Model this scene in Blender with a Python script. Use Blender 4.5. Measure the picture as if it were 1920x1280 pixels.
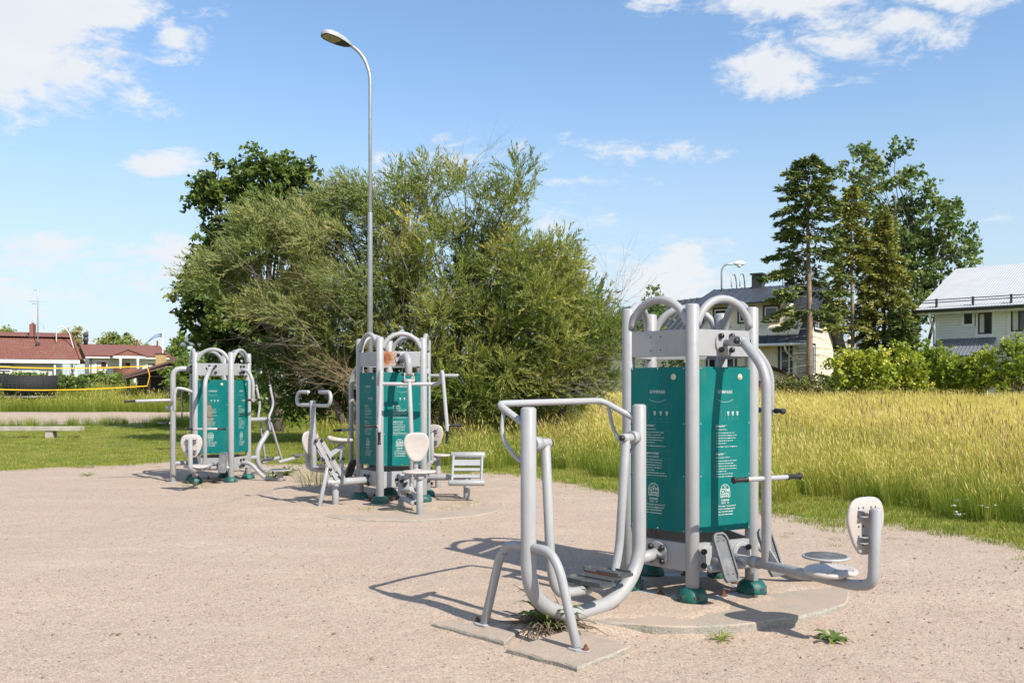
import bpy, bmesh, math, random
import numpy as np
from mathutils import Vector, Matrix
for o in list(bpy.data.objects): bpy.data.objects.remove(o)
SC = bpy.context.scene
COL = SC.collection
R_ = math.radians
rng = np.random.default_rng(7)
random.seed(7)

# ------------------------------------------------------------------ camera
CAM_H, FPX, HOR = 1.561, 1660.0, 731.0
cam_d = bpy.data.cameras.new('camera')
cam_d.sensor_width = 36.0
cam_d.lens = 36.0 * FPX / 1920.0
cam_d.shift_y = (HOR - 640.0) / 1920.0
cam_d.clip_start, cam_d.clip_end = 0.1, 3000.0
cam = bpy.data.objects.new('camera', cam_d)
COL.objects.link(cam)
cam.location = (0, 0, CAM_H)
cam.rotation_euler = (R_(90), 0, 0)
SC.camera = cam

# ------------------------------------------------------------------ light
SUN_AZ = (0.66, -0.75)          # horizontal direction towards the sun
SUN_EL = 43.0
_h = math.hypot(*SUN_AZ)
SUN_DIR = Vector((SUN_AZ[0] / _h * math.cos(R_(SUN_EL)), SUN_AZ[1] / _h * math.cos(R_(SUN_EL)), math.sin(R_(SUN_EL))))
sun_d = bpy.data.lights.new('sun', 'SUN')
sun_d.energy = 3.75
sun_d.angle = R_(0.55)
sun_d.color = (1.0, 0.93, 0.82)
sun = bpy.data.objects.new('sun', sun_d)
COL.objects.link(sun)
sun.location = (20, -20, 30)
sun.rotation_euler = SUN_DIR.to_track_quat('Z', 'Y').to_euler()

vs = SC.view_settings
vs.view_transform = 'Standard'
vs.look = 'None'
vs.exposure = 0.94
vs.gamma = 1.0
vs.use_curve_mapping = False
SC.cycles.max_bounces = 5
SC.cycles.transparent_max_bounces = 8
SC.cycles.sample_clamp_indirect = 6.0


class NT:
    """small node-tree writer"""
    def __init__(self, tree):
        self.t = tree
        tree.nodes.clear()

    def n(self, typ, ins=None, **kw):
        nd = self.t.nodes.new(typ)
        for k, v in kw.items():
            setattr(nd, k, v)
        for k, v in (ins or {}).items():
            s = nd.inputs[k]
            if hasattr(v, 'links') or isinstance(v, bpy.types.NodeSocket):
                self.t.links.new(v, s)
            else:
                s.default_value = v
        return nd

    def math(self, op, a, b=None, c=None, clamp=False):
        ins = {0: a}
        if b is not None: ins[1] = b
        if c is not None: ins[2] = c
        return self.n('ShaderNodeMath', ins, operation=op, use_clamp=clamp).outputs[0]

    def ramp(self, fac, stops, interp='LINEAR'):
        r = self.n('ShaderNodeValToRGB', {0: fac})
        cr = r.color_ramp
        cr.interpolation = interp
        while len(cr.elements) < len(stops):
            cr.elements.new(0.5)
        for e, (p, c) in zip(cr.elements, stops):
            e.position = p
            e.color = (c[0], c[1], c[2], 1) if hasattr(c, '__len__') else (c, c, c, 1)
        return r.outputs[0]

    def mix(self, fac, a, b, blend='MIX'):
        m = self.n('ShaderNodeMix', data_type='RGBA', blend_type=blend)
        for idx, v in ((0, fac), (6, a), (7, b)):
            s = m.inputs[idx]
            if isinstance(v, bpy.types.NodeSocket): self.t.links.new(v, s)
            elif idx == 0: s.default_value = v
            else: s.default_value = (*v[:3], 1) if hasattr(v, '__len__') else (v, v, v, 1)
        return m.outputs[2]

    def noise(self, scale, detail=4, rough=0.55, vec=None, dist=0.0):
        ins = {'Scale': scale, 'Detail': detail, 'Roughness': rough, 'Distortion': dist}
        if vec is not None: ins['Vector'] = vec
        return self.n('ShaderNodeTexNoise', ins).outputs[0]


# ------------------------------------------------------------------ sky
W = bpy.data.worlds.new('World')
SC.world = W
W.use_nodes = True
w = NT(W.node_tree)
sky = w.n('ShaderNodeTexSky', sky_type='NISHITA')
sky.sun_disc = False
sky.sun_elevation = R_(SUN_EL)
sky.sun_rotation = math.atan2(SUN_DIR.x, SUN_DIR.y)
sky.altitude = 0
sky.air_density = 1.0
sky.dust_density = 0.35
sky.ozone_density = 1.6
tc = w.n('ShaderNodeTexCoord').outputs['Generated']
sep = w.n('ShaderNodeSeparateXYZ', {0: tc})
dx, dy, dz = sep.outputs
ysafe = w.math('MAXIMUM', dy, 0.15)
px = w.math('DIVIDE', dx, ysafe)
pz = w.math('DIVIDE', dz, ysafe)
front = w.math('GREATER_THAN', dy, 0.15)
# cumulus banks: direction (as slope right / up of north), half sizes, weight
BANKS = [(40, 70, 290, 175, 1.25), (150, 20, 200, 120, 1.0), (330, 75, 90, 66, 0.82), (250, 190, 70, 40, 0.6),
         (1450, 118, 120, 72, 1.0), (1590, 82, 170, 60, 0.95), (1680, 50, 130, 55, 0.9), (1480, 8, 190, 40, 0.8), (1240, 4, 70, 26, 0.75), (1780, 0, 160, 30, 0.7),
         (300, 306, 85, 26, 0.75), (1180, 286, 130, 15, 0.30), (1100, 341, 120, 11, 0.28), (980, 275, 60, 26, 0.3),
         (340, 480, 90, 50, 0.75), (90, 520, 420, 60, 0.42), (60, 455, 240, 24, 0.32), (1250, 520, 210, 90, 0.75), (1130, 405, 60, 26, 0.55),
         (1060, 400, 70, 34, 0.3), (840, 300, 130, 40, 0.32), (1880, 405, 90, 22, 0.4), (760, 330, 90, 40, 0.25)]
best = None
for (u, v, ru, rv, wt) in BANKS:
    ex = w.math('MULTIPLY_ADD', px, FPX / ru, -(u - 960) / ru)
    ez = w.math('MULTIPLY_ADD', pz, FPX / rv, -(HOR - v) / rv)
    r2 = w.math('MULTIPLY_ADD', ex, ex, w.math('MULTIPLY', ez, ez))
    e = w.math('MULTIPLY', w.math('SUBTRACT', 1.0, w.math('SQRT', r2)), wt)
    best = e if best is None else w.math('MAXIMUM', best, e)
best = w.math('MULTIPLY', w.math('MAXIMUM', best, -1.0), front)
# unseen rest of the sky: broken cloud made denser to brighten shadows
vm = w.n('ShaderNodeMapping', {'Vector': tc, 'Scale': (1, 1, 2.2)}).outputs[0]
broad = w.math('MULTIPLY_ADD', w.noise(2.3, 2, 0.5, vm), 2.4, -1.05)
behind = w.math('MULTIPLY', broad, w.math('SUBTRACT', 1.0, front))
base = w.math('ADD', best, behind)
n1 = w.noise(11, 9, 0.66, vm, 0.45)
n2 = w.noise(38, 6, 0.66, vm, 0.6)
puff = w.math('ADD', w.math('MULTIPLY_ADD', n1, 2.1, -1.05), w.math('MULTIPLY_ADD', n2, 0.9, -0.45))
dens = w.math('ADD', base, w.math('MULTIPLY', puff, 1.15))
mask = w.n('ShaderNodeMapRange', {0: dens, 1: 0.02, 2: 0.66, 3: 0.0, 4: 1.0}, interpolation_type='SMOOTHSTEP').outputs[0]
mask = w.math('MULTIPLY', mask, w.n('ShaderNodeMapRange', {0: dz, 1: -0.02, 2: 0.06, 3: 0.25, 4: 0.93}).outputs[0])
shade = w.n('ShaderNodeMapRange', {0: w.noise(9, 5, 0.55, w.n('ShaderNodeMapping', {'Vector': vm, 'Location': (0.05, 0, -0.12)}).outputs[0]), 1: 0.35, 2: 0.7, 3: 1.0, 4: 0.78}).outputs[0]
ccol = w.mix(shade, (3.5, 3.85, 4.4), (4.75, 4.85, 5.0))
# thin haze of bright air low over the horizon
low = w.n('ShaderNodeMapRange', {0: dz, 1: 0.0, 2: 0.36, 3: 0.80, 4: 0.0}, interpolation_type='SMOOTHSTEP').outputs[0]
tf = w.n('ShaderNodeMapRange', {0: dz, 1: 0.05, 2: 0.42, 3: 0.0, 4: 1.0}, interpolation_type='SMOOTHSTEP').outputs[0]
skyb = w.mix(1.0, sky.outputs[0], w.mix(tf, (0.95, 0.95, 0.93), (1.0, 1.09, 1.13)), 'MULTIPLY')
skyc = w.mix(low, skyb, (3.25, 3.95, 4.55))
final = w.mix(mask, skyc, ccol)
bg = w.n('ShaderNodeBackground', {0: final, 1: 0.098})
w.n('ShaderNodeOutputWorld', {0: bg.outputs[0]})

# ------------------------------------------------------------------ materials
def new_mat(name):
    m = bpy.data.materials.new(name)
    m.use_nodes = True
    return m, NT(m.node_tree)


def finish(t, bsdf, disp=None):
    t.n('ShaderNodeOutputMaterial', {0: bsdf})


def solid(name, col, rough=0.5, metal=0.0, var=0.12, vscale=6.0, bump=0.0, bscale=60.0, spec=0.5, dirt=None, dirt_amt=0.35, dscale=3.0, coat=0.0):
    """paint / plastic / stone: base colour with soft variation, grime with a shape of its own and fine relief"""
    m, t = new_mat(name)
    tc = t.n('ShaderNodeTexCoord').outputs['Object']
    n = t.noise(vscale, 5, 0.6, tc)
    f = t.n('ShaderNodeMapRange', {0: n, 1: 0.3, 2: 0.7, 3: 1 - var, 4: 1 + var}).outputs[0]
    c = t.n('ShaderNodeVectorMath', {0: (*col,), 3: f}, operation='SCALE').outputs[0]
    if dirt is not None:
        d = t.noise(dscale, 7, 0.68, tc)
        df = t.n('ShaderNodeMapRange', {0: d, 1: 0.5, 2: 0.72, 3: 0.0, 4: dirt_amt}).outputs[0]
        c = t.mix(df, c, dirt)
    ins = {'Base Color': c, 'Metallic': metal, 'Specular IOR Level': spec, 'Coat Weight': coat}
    rn = t.noise(vscale * 2.3, 3, 0.6, tc)
    ins['Roughness'] = t.n('ShaderNodeMapRange', {0: rn, 1: 0.3, 2: 0.7, 3: max(0.03, rough - 0.08), 4: min(1, rough + 0.1)}).outputs[0]
    if bump > 0:
        b = t.n('ShaderNodeBump', {'Height': t.noise(bscale, 4, 0.6, tc), 'Strength': bump, 'Distance': 0.01}).outputs[0]
        ins['Normal'] = b
    p = t.n('ShaderNodeBsdfPrincipled', ins)
    finish(t, p.outputs[0])
    return m


def chipped(name, col, rough):
    """old powder coat on steel: streaky grime, chalky patches, chips down to rust"""
    m, t = new_mat(name)
    tc = t.n('ShaderNodeTexCoord').outputs['Object']
    n = t.noise(4.0, 6, 0.62, tc)
    c = t.ramp(n, [(0.3, tuple(k * 0.93 for k in col)), (0.7, tuple(k * 1.05 for k in col))])
    st = t.noise(1.0, 6, 0.7, t.n('ShaderNodeMapping', {'Vector': tc, 'Scale': (26, 26, 2.2)}).outputs[0])
    c = t.mix(t.n('ShaderNodeMapRange', {0: st, 1: 0.52, 2: 0.75, 3: 0, 4: 0.30}).outputs[0], c, (0.19, 0.175, 0.15))
    d = t.noise(7, 8, 0.72, tc)
    c = t.mix(t.n('ShaderNodeMapRange', {0: d, 1: 0.55, 2: 0.78, 3: 0, 4: 0.4}).outputs[0], c, (0.21, 0.195, 0.17))
    ch = t.math('MULTIPLY', t.n('ShaderNodeMapRange', {0: t.noise(60, 4, 0.75, tc), 1: 0.66, 2: 0.70, 3: 0, 4: 1}).outputs[0], t.n('ShaderNodeMapRange', {0: t.noise(3.1, 3, 0.6, tc), 1: 0.52, 2: 0.62, 3: 0, 4: 1}).outputs[0])
    c = t.mix(ch, c, (0.13, 0.06, 0.03))
    b = t.n('ShaderNodeBump', {'Height': t.noise(150, 4, 0.6, tc), 'Strength': 0.08, 'Distance': 0.01}).outputs[0]
    p = t.n('ShaderNodeBsdfPrincipled', {'Base Color': c, 'Roughness': t.n('ShaderNodeMapRange', {0: d, 1: 0.3, 2: 0.7, 3: rough - 0.06, 4: rough + 0.22}).outputs[0], 'Normal': b})
    finish(t, p.outputs[0])
    return m


def leafmat(name, stops, trans=0.3, rough=0.5, spec=0.35):
    """leaf colour picked per leaf from its own random number"""
    m, t = new_mat(name)
    a = t.n('ShaderNodeAttribute', attribute_name='tint').outputs['Fac']
    c = t.ramp(a, stops)
    p = t.n('ShaderNodeBsdfPrincipled', {'Base Color': c, 'Roughness': rough, 'Specular IOR Level': spec})
    tr = t.n('ShaderNodeBsdfTranslucent', {'Color': t.mix(1.0, c, (1.0, 1.05, 0.55), 'MULTIPLY')})
    mx = t.n('ShaderNodeMixShader', {0: trans, 1: p.outputs[0], 2: tr.outputs[0]})
    finish(t, mx.outputs[0])
    return m


M = {}
M['paint'] = chipped('grey_paint', (0.305, 0.31, 0.32), 0.36)
M['paint_new'] = solid('grey_paint_clean', (0.34, 0.345, 0.355), 0.34, 0.0, 0.03, 3.0, 0.03, 200)
M['black'] = solid('black_plastic', (0.014, 0.014, 0.016), 0.38, 0, 0.2, 30)
M['grip'] = solid('black_rubber_grip', (0.012, 0.012, 0.013), 0.55, 0, 0.2, 20, 0.3, 300)
M['green_panel'] = None
M['foot'] = solid('green_rubber', (0.003, 0.085, 0.072), 0.5, 0, 0.15, 8, 0.12, 120, dirt=(0.30, 0.25, 0.20), dirt_amt=0.35, dscale=9)
M['seat'] = solid('pale_pink_plastic', (0.43, 0.39, 0.365), 0.33, 0, 0.04, 5, 0.02, 80, dirt=(0.30, 0.27, 0.24), dirt_amt=0.3, dscale=7)
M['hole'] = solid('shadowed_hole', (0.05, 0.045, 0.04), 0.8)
M['pedal'] = solid('grey_rubber_plate', (0.105, 0.112, 0.122), 0.55, 0, 0.12, 14, 0.35, 160, dirt=(0.36, 0.32, 0.27), dirt_amt=0.4, dscale=8)
M['pedal_dark'] = solid('dark_rubber_plate', (0.06, 0.065, 0.07), 0.55, 0, 0.15, 14, 0.5, 120, dirt=(0.30, 0.27, 0.23), dirt_amt=0.45, dscale=10)
M['rust'] = solid('rusty_steel', (0.16, 0.065, 0.03), 0.8, 0.2, 0.4, 40, 0.6, 200)
M['white_print'] = solid('white_print', (0.42, 0.47, 0.46), 0.5, 0, 0.1, 40)
M['faint_print'] = solid('faded_print', (0.045, 0.20, 0.185), 0.5, 0, 0.1, 40)
M['cream_disc'] = solid('cream_plastic', (0.50, 0.46, 0.32), 0.4, 0, 0.05, 20)
M['steel'] = solid('galvanised_steel', (0.34, 0.37, 0.39), 0.42, 0.6, 0.12, 14, 0.05, 60)
M['strip'] = solid('painted_base_strip', (0.34, 0.355, 0.36), 0.5, 0, 0.1, 9, 0.1, 100, dirt=(0.32, 0.25, 0.19), dirt_amt=0.8, dscale=6)


def panel_material(scorch=False):
    m, t = new_mat('green_sign_laminate')
    tc = t.n('ShaderNodeTexCoord').outputs['Object']
    s = t.n('ShaderNodeMapping', {'Vector': tc, 'Scale': (9, 9, 2.2)}).outputs[0]
    n = t.noise(1.0, 6, 0.6, s)
    c = t.ramp(n, [(0.3, (0.0, 0.112, 0.105)), (0.7, (0.0, 0.140, 0.132))])
    sp = t.n('ShaderNodeSeparateXYZ', {0: tc})
    # stain that runs down from one upper corner
    sx = t.math('ABSOLUTE', t.math('ADD', sp.outputs[0], 0.205))
    st = t.math('MULTIPLY', t.n('ShaderNodeMapRange', {0: sx, 1: 0.0, 2: 0.03, 3: 1, 4: 0}).outputs[0],
                t.n('ShaderNodeMapRange', {0: sp.outputs[2], 1: 1.58, 2: 1.70, 3: 0, 4: 1}).outputs[0])
    st = t.math('MULTIPLY', st, t.n('ShaderNodeMapRange', {0: t.noise(30, 5, 0.7, tc), 1: 0.35, 2: 0.65, 3: 0, 4: 0.6}).outputs[0])
    c = t.mix(st, c, (0.12, 0.09, 0.03))
    d = t.n('ShaderNodeMapRange', {0: t.noise(70, 5, 0.75, tc), 1: 0.62, 2: 0.8, 3: 0, 4: 0.3}).outputs[0]
    c = t.mix(d, c, (0.05, 0.20, 0.18))
    # sun-bleached cloudiness, a little road dust low down and wiped smears
    fd = t.n('ShaderNodeMapRange', {0: t.noise(3.2, 5, 0.6, tc), 1: 0.42, 2: 0.7, 3: 0.0, 4: 0.22}).outputs[0]
    c = t.mix(fd, c, (0.06, 0.20, 0.185))
    if scorch:
        ex = t.math('MULTIPLY_ADD', sp.outputs[0], 1 / 0.075, 0.07 / 0.075); ez = t.math('MULTIPLY_ADD', sp.outputs[2], 1 / 0.22, -1.16 / 0.22)
        e = t.math('SUBTRACT', 1.0, t.math('MULTIPLY_ADD', ex, ex, t.math('MULTIPLY', ez, ez)))
        e = t.math('ADD', e, t.math('MULTIPLY_ADD', t.noise(22, 5, 0.6, tc), 0.8, -0.4))
        c = t.mix(t.n('ShaderNodeMapRange', {0: e, 1: 0.0, 2: 0.5, 3: 0, 4: 0.85}).outputs[0], c, (0.17, 0.10, 0.05))
    p = t.n('ShaderNodeBsdfPrincipled', {'Base Color': c, 'Roughness': 0.5, 'Specular IOR Level': 0.16})
    finish(t, p.outputs[0])
    return m


M['green_panel'] = panel_material()
M['green_panel_scorched'] = panel_material(True)


def rust_beam_material(name, spots):
    """painted beam with rust patches eaten through the paint"""
    m, t = new_mat(name)
    tc = t.n('ShaderNodeTexCoord').outputs['Object']
    sp = t.n('ShaderNodeSeparateXYZ', {0: tc})
    n = t.noise(26, 8, 0.72, tc)
    tot = None
    for (sx, sz, rx, rz) in spots:
        ex = t.math('MULTIPLY_ADD', sp.outputs[0], 1 / rx, -sx / rx)
        ez = t.math('MULTIPLY_ADD', sp.outputs[2], 1 / rz, -sz / rz)
        e = t.math('SUBTRACT', 1.0, t.math('SQRT', t.math('MULTIPLY_ADD', ex, ex, t.math('MULTIPLY', ez, ez))))
        tot = e if tot is None else t.math('MAXIMUM', tot, e)
    f = t.math('ADD', tot, t.math('MULTIPLY_ADD', n, 1.5, -0.78))
    mk = t.n('ShaderNodeMapRange', {0: f, 1: 0.05, 2: 0.55, 3: 0, 4: 1}).outputs[0]
    rc = t.ramp(f, [(0.1, (0.40, 0.22, 0.10)), (0.45, (0.28, 0.11, 0.03)), (0.85, (0.13, 0.035, 0.012))])
    c = t.mix(mk, (0.285, 0.29, 0.30), rc)
    p = t.n('ShaderNodeBsdfPrincipled', {'Base Color': c, 'Roughness': t.math('MULTIPLY_ADD', mk, 0.45, 0.36)})
    finish(t, p.outputs[0])
    return m


M['beam_rusty'] = rust_beam_material('rust_stained_beam', [(-0.26, 1.93, 0.27, 0.17), (0.245, 1.90, 0.010, 0.10)])

# ------------------------------------------------------------------ mesh helpers
class MB:
    """collects vertices and faces of one mesh"""
    def __init__(self):
        self.v, self.f, self.s = [], [], []

    def add(self, vs, fs, smooth=False):
        b = len(self.v)
        self.v.extend([tuple(map(float, p)) for p in vs])
        self.f.extend([tuple(b + i for i in q) for q in fs])
        self.s.extend([smooth] * len(fs))
        return self

    def box(self, c, size, rot=None):
        x, y, z = (s / 2 for s in size)
        P = [Vector(p) for p in ((-x, -y, -z), (x, -y, -z), (x, y, -z), (-x, y, -z), (-x, -y, z), (x, -y, z), (x, y, z), (-x, y, z))]
        if rot is not None:
            P = [rot @ p for p in P]
        c = Vector(c)
        return self.add([p + c for p in P], [(0, 3, 2, 1), (4, 5, 6, 7), (0, 1, 5, 4), (1, 2, 6, 5), (2, 3, 7, 6), (3, 0, 4, 7)])

    def box2(self, a, b):
        return self.box([(p + q) / 2 for p, q in zip(a, b)], [abs(q - p) for p, q in zip(a, b)])

    def tube(self, pts, r, seg=14, bend=0.0, cap='dome', nb=6, smooth=True, endr=None):
        pts = [Vector(p) for p in pts]
        path = []
        n = len(pts)
        for i, p in enumerate(pts):
            if 0 < i < n - 1 and bend > 0:
                a, b = pts[i - 1] - p, pts[i + 1] - p
                d = min(bend, a.length * 0.495, b.length * 0.495)
                A, B = p + a.normalized() * d, p + b.normalized() * d
                for k in range(nb + 1):
                    t = k / nb
                    path.append(A * (1 - t) ** 2 + p * 2 * t * (1 - t) + B * t * t)
            else:
                path.append(p)
        q = [path[0]]
        for p in path[1:]:
            if (p - q[-1]).length > 1e-5: q.append(p)
        path = q
        n = len(path)
        T = []
        for i in range(n):
            d = path[min(i + 1, n - 1)] - path[max(i - 1, 0)]
            T.append(d.normalized())
        up = Vector((0, 0, 1)) if abs(T[0].z) < 0.9 else Vector((1, 0, 0))
        N = (up - T[0] * up.dot(T[0])).normalized()
        rr = r if hasattr(r, '__len__') else None
        rings = []
        L = [0.0]
        for i in range(1, n): L.append(L[-1] + (path[i] - path[i - 1]).length)
        for i in range(n):
            N = (N - T[i] * N.dot(T[i])).normalized()
            B = T[i].cross(N)
            rad = r if rr is None else r[0] + (r[1] - r[0]) * L[i] / L[-1]
            rings.append((path[i], N.copy(), B, rad, T[i]))
        if cap == 'dome':
            p, Nn, B, rad, t = rings[0]
            rings = [(p + t * rad * 0.06 - t * rad * 0.20, Nn, B, rad * 0.62, t), (p + t * rad * 0.0, Nn, B, rad * 0.90, t), (p + t * rad * 0.14, Nn, B, rad, t)] + rings[1:]
            p, Nn, B, rad, t = rings[-1]
            rings = rings[:-1] + [(p - t * rad * 0.14, Nn, B, rad, t), (p, Nn, B, rad * 0.90, t), (p + t * rad * 0.14, Nn, B, rad * 0.62, t)]
        V, F = [], []
        for (p, Nn, B, rad, t) in rings:
            for k in range(seg):
                a = 2 * math.pi * k / seg
                V.append(p + (Nn * math.cos(a) + B * math.sin(a)) * rad)
        for i in range(len(rings) - 1):
            for k in range(seg):
                k2 = (k + 1) % seg
                F.append((i * seg + k, i * seg + k2, (i + 1) * seg + k2, (i + 1) * seg + k))
        self.add(V, F, smooth)
        if cap != 'open':
            b = len(self.v) - len(V)
            self.f.append(tuple(b + k for k in reversed(range(seg)))); self.s.append(False)
            e = b + (len(rings) - 1) * seg
            self.f.append(tuple(e + k for k in range(seg))); self.s.append(False)
        return self

    def lathe(self, prof, origin=(0, 0, 0), axis=(0, 0, 1), seg=24, smooth=True):
        ax = Vector(axis).normalized()
        up = Vector((0, 0, 1)) if abs(ax.z) < 0.9 else Vector((1, 0, 0))
        N = (up - ax * up.dot(ax)).normalized()
        B = ax.cross(N)
        o = Vector(origin)
        V, F = [], []
        for (r, h) in prof:
            for k in range(seg):
                a = 2 * math.pi * k / seg
                V.append(o + ax * h + (N * math.cos(a) + B * math.sin(a)) * max(r, 1e-4))
        for i in range(len(prof) - 1):
            for k in range(seg):
                k2 = (k + 1) % seg
                F.append((i * seg + k, i * seg + k2, (i + 1) * seg + k2, (i + 1) * seg + k))
        F.append(tuple(reversed(range(seg))))
        e = (len(prof) - 1) * seg
        F.append(tuple(e + k for k in range(seg)))
        return self.add(V, F, smooth)

    def prism(self, poly, fn0, fn1):
        """polygon of 2D points, fn maps (a,b) to 3D for the two faces"""
        n = len(poly)
        V = [fn0(*p) for p in poly] + [fn1(*p) for p in poly]
        F = [tuple(reversed(range(n))), tuple(range(n, 2 * n))] + [(i, (i + 1) % n, n + (i + 1) % n, n + i) for i in range(n)]
        return self.add(V, F)

    def mesh(self, name, mat, bevel=0.0, recalc=True):
        me = bpy.data.meshes.new(name)
        me.from_pydata(self.v, [], self.f)
        me.polygons.foreach_set('use_smooth', self.s)
        if recalc or bevel:
            bm = bmesh.new(); bm.from_mesh(me)
            bmesh.ops.recalc_face_normals(bm, faces=bm.faces)
            if bevel:
                ed = [e for e in bm.edges if len(e.link_faces) == 2 and e.calc_face_angle(0) > 0.6]
                bmesh.ops.bevel(bm, geom=ed, offset=bevel, segments=2, affect='EDGES', profile=0.6)
            bm.to_mesh(me); bm.free()
        if mat: me.materials.append(mat)
        me.update()
        return me

    def build(self, name, mat, parent=None, loc=None, rz=0.0, bevel=0.0):
        return link(name, self.mesh(name, mat, bevel), parent, loc, rz)


def link(name, me, parent=None, loc=None, rz=0.0, rot=None):
    o = bpy.data.objects.new(name, me)
    COL.objects.link(o)
    if parent: o.parent = parent
    if loc is not None: o.location = loc
    if rz: o.rotation_euler = (0, 0, rz)
    if rot is not None: o.rotation_euler = rot
    return o


def tag(o, label=None, cat=None, group=None, kind=None):
    if label: o['label'] = label
    if cat: o['category'] = cat
    if group: o['group'] = group
    if kind: o['kind'] = kind
    return o


def empty(name, loc, rz, label, cat, group=None):
    e = bpy.data.objects.new(name, None)
    COL.objects.link(e)
    e.empty_display_size = 0.3
    e.location = loc
    e.rotation_euler = (0, 0, rz)
    return tag(e, label, cat, group)


def at(u, v, Y):
    """point seen at photo pixel (u, v) when it stands Y metres north of the camera"""
    return Vector(((u - 960) / FPX * Y, Y, CAM_H + (HOR - v) / FPX * Y))


def sstep(a, b, x):
    t = np.clip((np.asarray(x, float) - a) / (b - a), 0, 1)
    return t * t * (3 - 2 * t)


A_C, B_C, C_C = (1.404, 7.044), (-1.591, 12.142), (-5.065, 15.28)


def ground_z(x, y):
    x = np.asarray(x, float); y = np.asarray(y, float)
    z = -0.058 + 0.055 * sstep(5.8, 7.9, y) - 0.022 * np.exp(-((x - 1.4) / 0.95) ** 2 - ((y - 5.7) / 0.42) ** 2)
    z = z + 0.064 * np.exp(-(((x - B_C[0]) / 2.6) ** 2 + ((y - B_C[1]) / 2.2) ** 2))
    z = z + 0.55 * sstep(14, 44, y) * sstep(-3, 6, x) + 0.55 * sstep(44, 56, y) * sstep(4, 12, x)
    z = z + 1.25 * sstep(64, 78, y) * sstep(-8, -16, x)
    z = z + 0.012 * np.sin(x * 1.3 + 0.7) * np.sin(y * 0.9) * sstep(2.0, 3.2, np.hypot(x - A_C[0], y - A_C[1]))
    return z

# ------------------------------------------------------------------ ground
BX = [-60, -40, -20, -11.5, -9.7, -9.0, -7.5, -6, -4.7, -2.5, -0.29, 1.19, 3.3, 4.29, 4.8, 6.0, 7.0, 8.0, 9.5]
BY = [11, 12, 14.6, 16.3, 16.9, 17.4, 18.6, 18.5, 18.3, 17.4, 16.2, 14.0, 10.6, 9.5, 8.3, 5.2, 1.5, -4, -11.5]


def gravel_edge(x):
    x = np.asarray(x, float)
    b = np.interp(x, BX, BY)
    return b + 0.26 * np.sin(x * 2.3 + 0.4) * np.sin(x * 0.9 + 1) + 0.14 * np.sin(x * 5.1) * np.sin(x * 1.7 + 1) + 0.08 * np.sin(x * 13.0 + 2) + 0.04 * np.sin(x * 31)


_bx = np.array(BX, float); _by = np.array(BY, float)


def edge_scale(x):
    """cosine of the gravel edge's slant, so that distances can be measured square to it"""
    sl = np.interp(x, (_bx[1:] + _bx[:-1]) / 2, np.diff(_by) / np.diff(_bx))
    return 1 / np.sqrt(1 + np.clip(np.abs(sl), 0, 3.5) ** 2)


def edge_dist(x, y): return (np.asarray(y, float) - gravel_edge(x)) * edge_scale(x)


def grid_mesh(xs, ys, zf):
    X, Y = np.meshgrid(xs, ys)
    Z = zf(X, Y)
    V = np.stack([X.ravel(), Y.ravel(), Z.ravel()], 1)
    nx, ny = len(xs), len(ys)
    i = np.arange(nx - 1)[None, :] + nx * np.arange(ny - 1)[:, None]
    F = np.stack([i, i + 1, i + nx + 1, i + nx], -1).reshape(-1, 4)
    return V, F


def np_mesh(name, V, F, mat, smooth=True, tint=None):
    me = bpy.data.meshes.new(name)
    nv, nf, k = len(V), len(F), F.shape[1]
    me.vertices.add(nv); me.loops.add(nf * k); me.polygons.add(nf)
    me.vertices.foreach_set('co', np.ascontiguousarray(V, dtype=np.float32).ravel())
    me.loops.foreach_set('vertex_index', np.ascontiguousarray(F, dtype=np.int32).ravel())
    me.polygons.foreach_set('loop_start', np.arange(0, nf * k, k, dtype=np.int32))
    me.polygons.foreach_set('loop_total', np.full(nf, k, dtype=np.int32))
    me.polygons.foreach_set('use_smooth', np.full(nf, smooth, dtype=bool))
    if mat: me.materials.append(mat)
    if tint is not None:
        a = me.attributes.new('tint', 'FLOAT', 'FACE')
        a.data.foreach_set('value', np.ascontiguousarray(tint, dtype=np.float32))
    me.update(calc_edges=True)
    return me


def ground_material():
    m, t = new_mat('grassy_earth')
    tc = t.n('ShaderNodeTexCoord').outputs['Object']
    n = t.noise(0.35, 6, 0.6, tc)
    n2 = t.noise(9, 6, 0.7, tc)
    c = t.ramp(n2, [(0.25, (0.06, 0.095, 0.018)), (0.5, (0.13, 0.17, 0.03)), (0.75, (0.21, 0.235, 0.055))])
    c2 = t.ramp(n2, [(0.25, (0.12, 0.14, 0.026)), (0.5, (0.21, 0.21, 0.05)), (0.75, (0.31, 0.28, 0.09))])
    c = t.mix(t.n('ShaderNodeMapRange', {0: n, 1: 0.4, 2: 0.62, 3: 0, 4: 1}).outputs[0], c, c2)
    b = t.n('ShaderNodeBump', {'Height': t.noise(40, 4, 0.7, tc), 'Strength': 0.8, 'Distance': 0.05}).outputs[0]
    p = t.n('ShaderNodeBsdfPrincipled', {'Base Color': c, 'Roughness': 0.9, 'Specular IOR Level': 0.2, 'Normal': b})
    finish(t, p.outputs[0])
    return m


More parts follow.
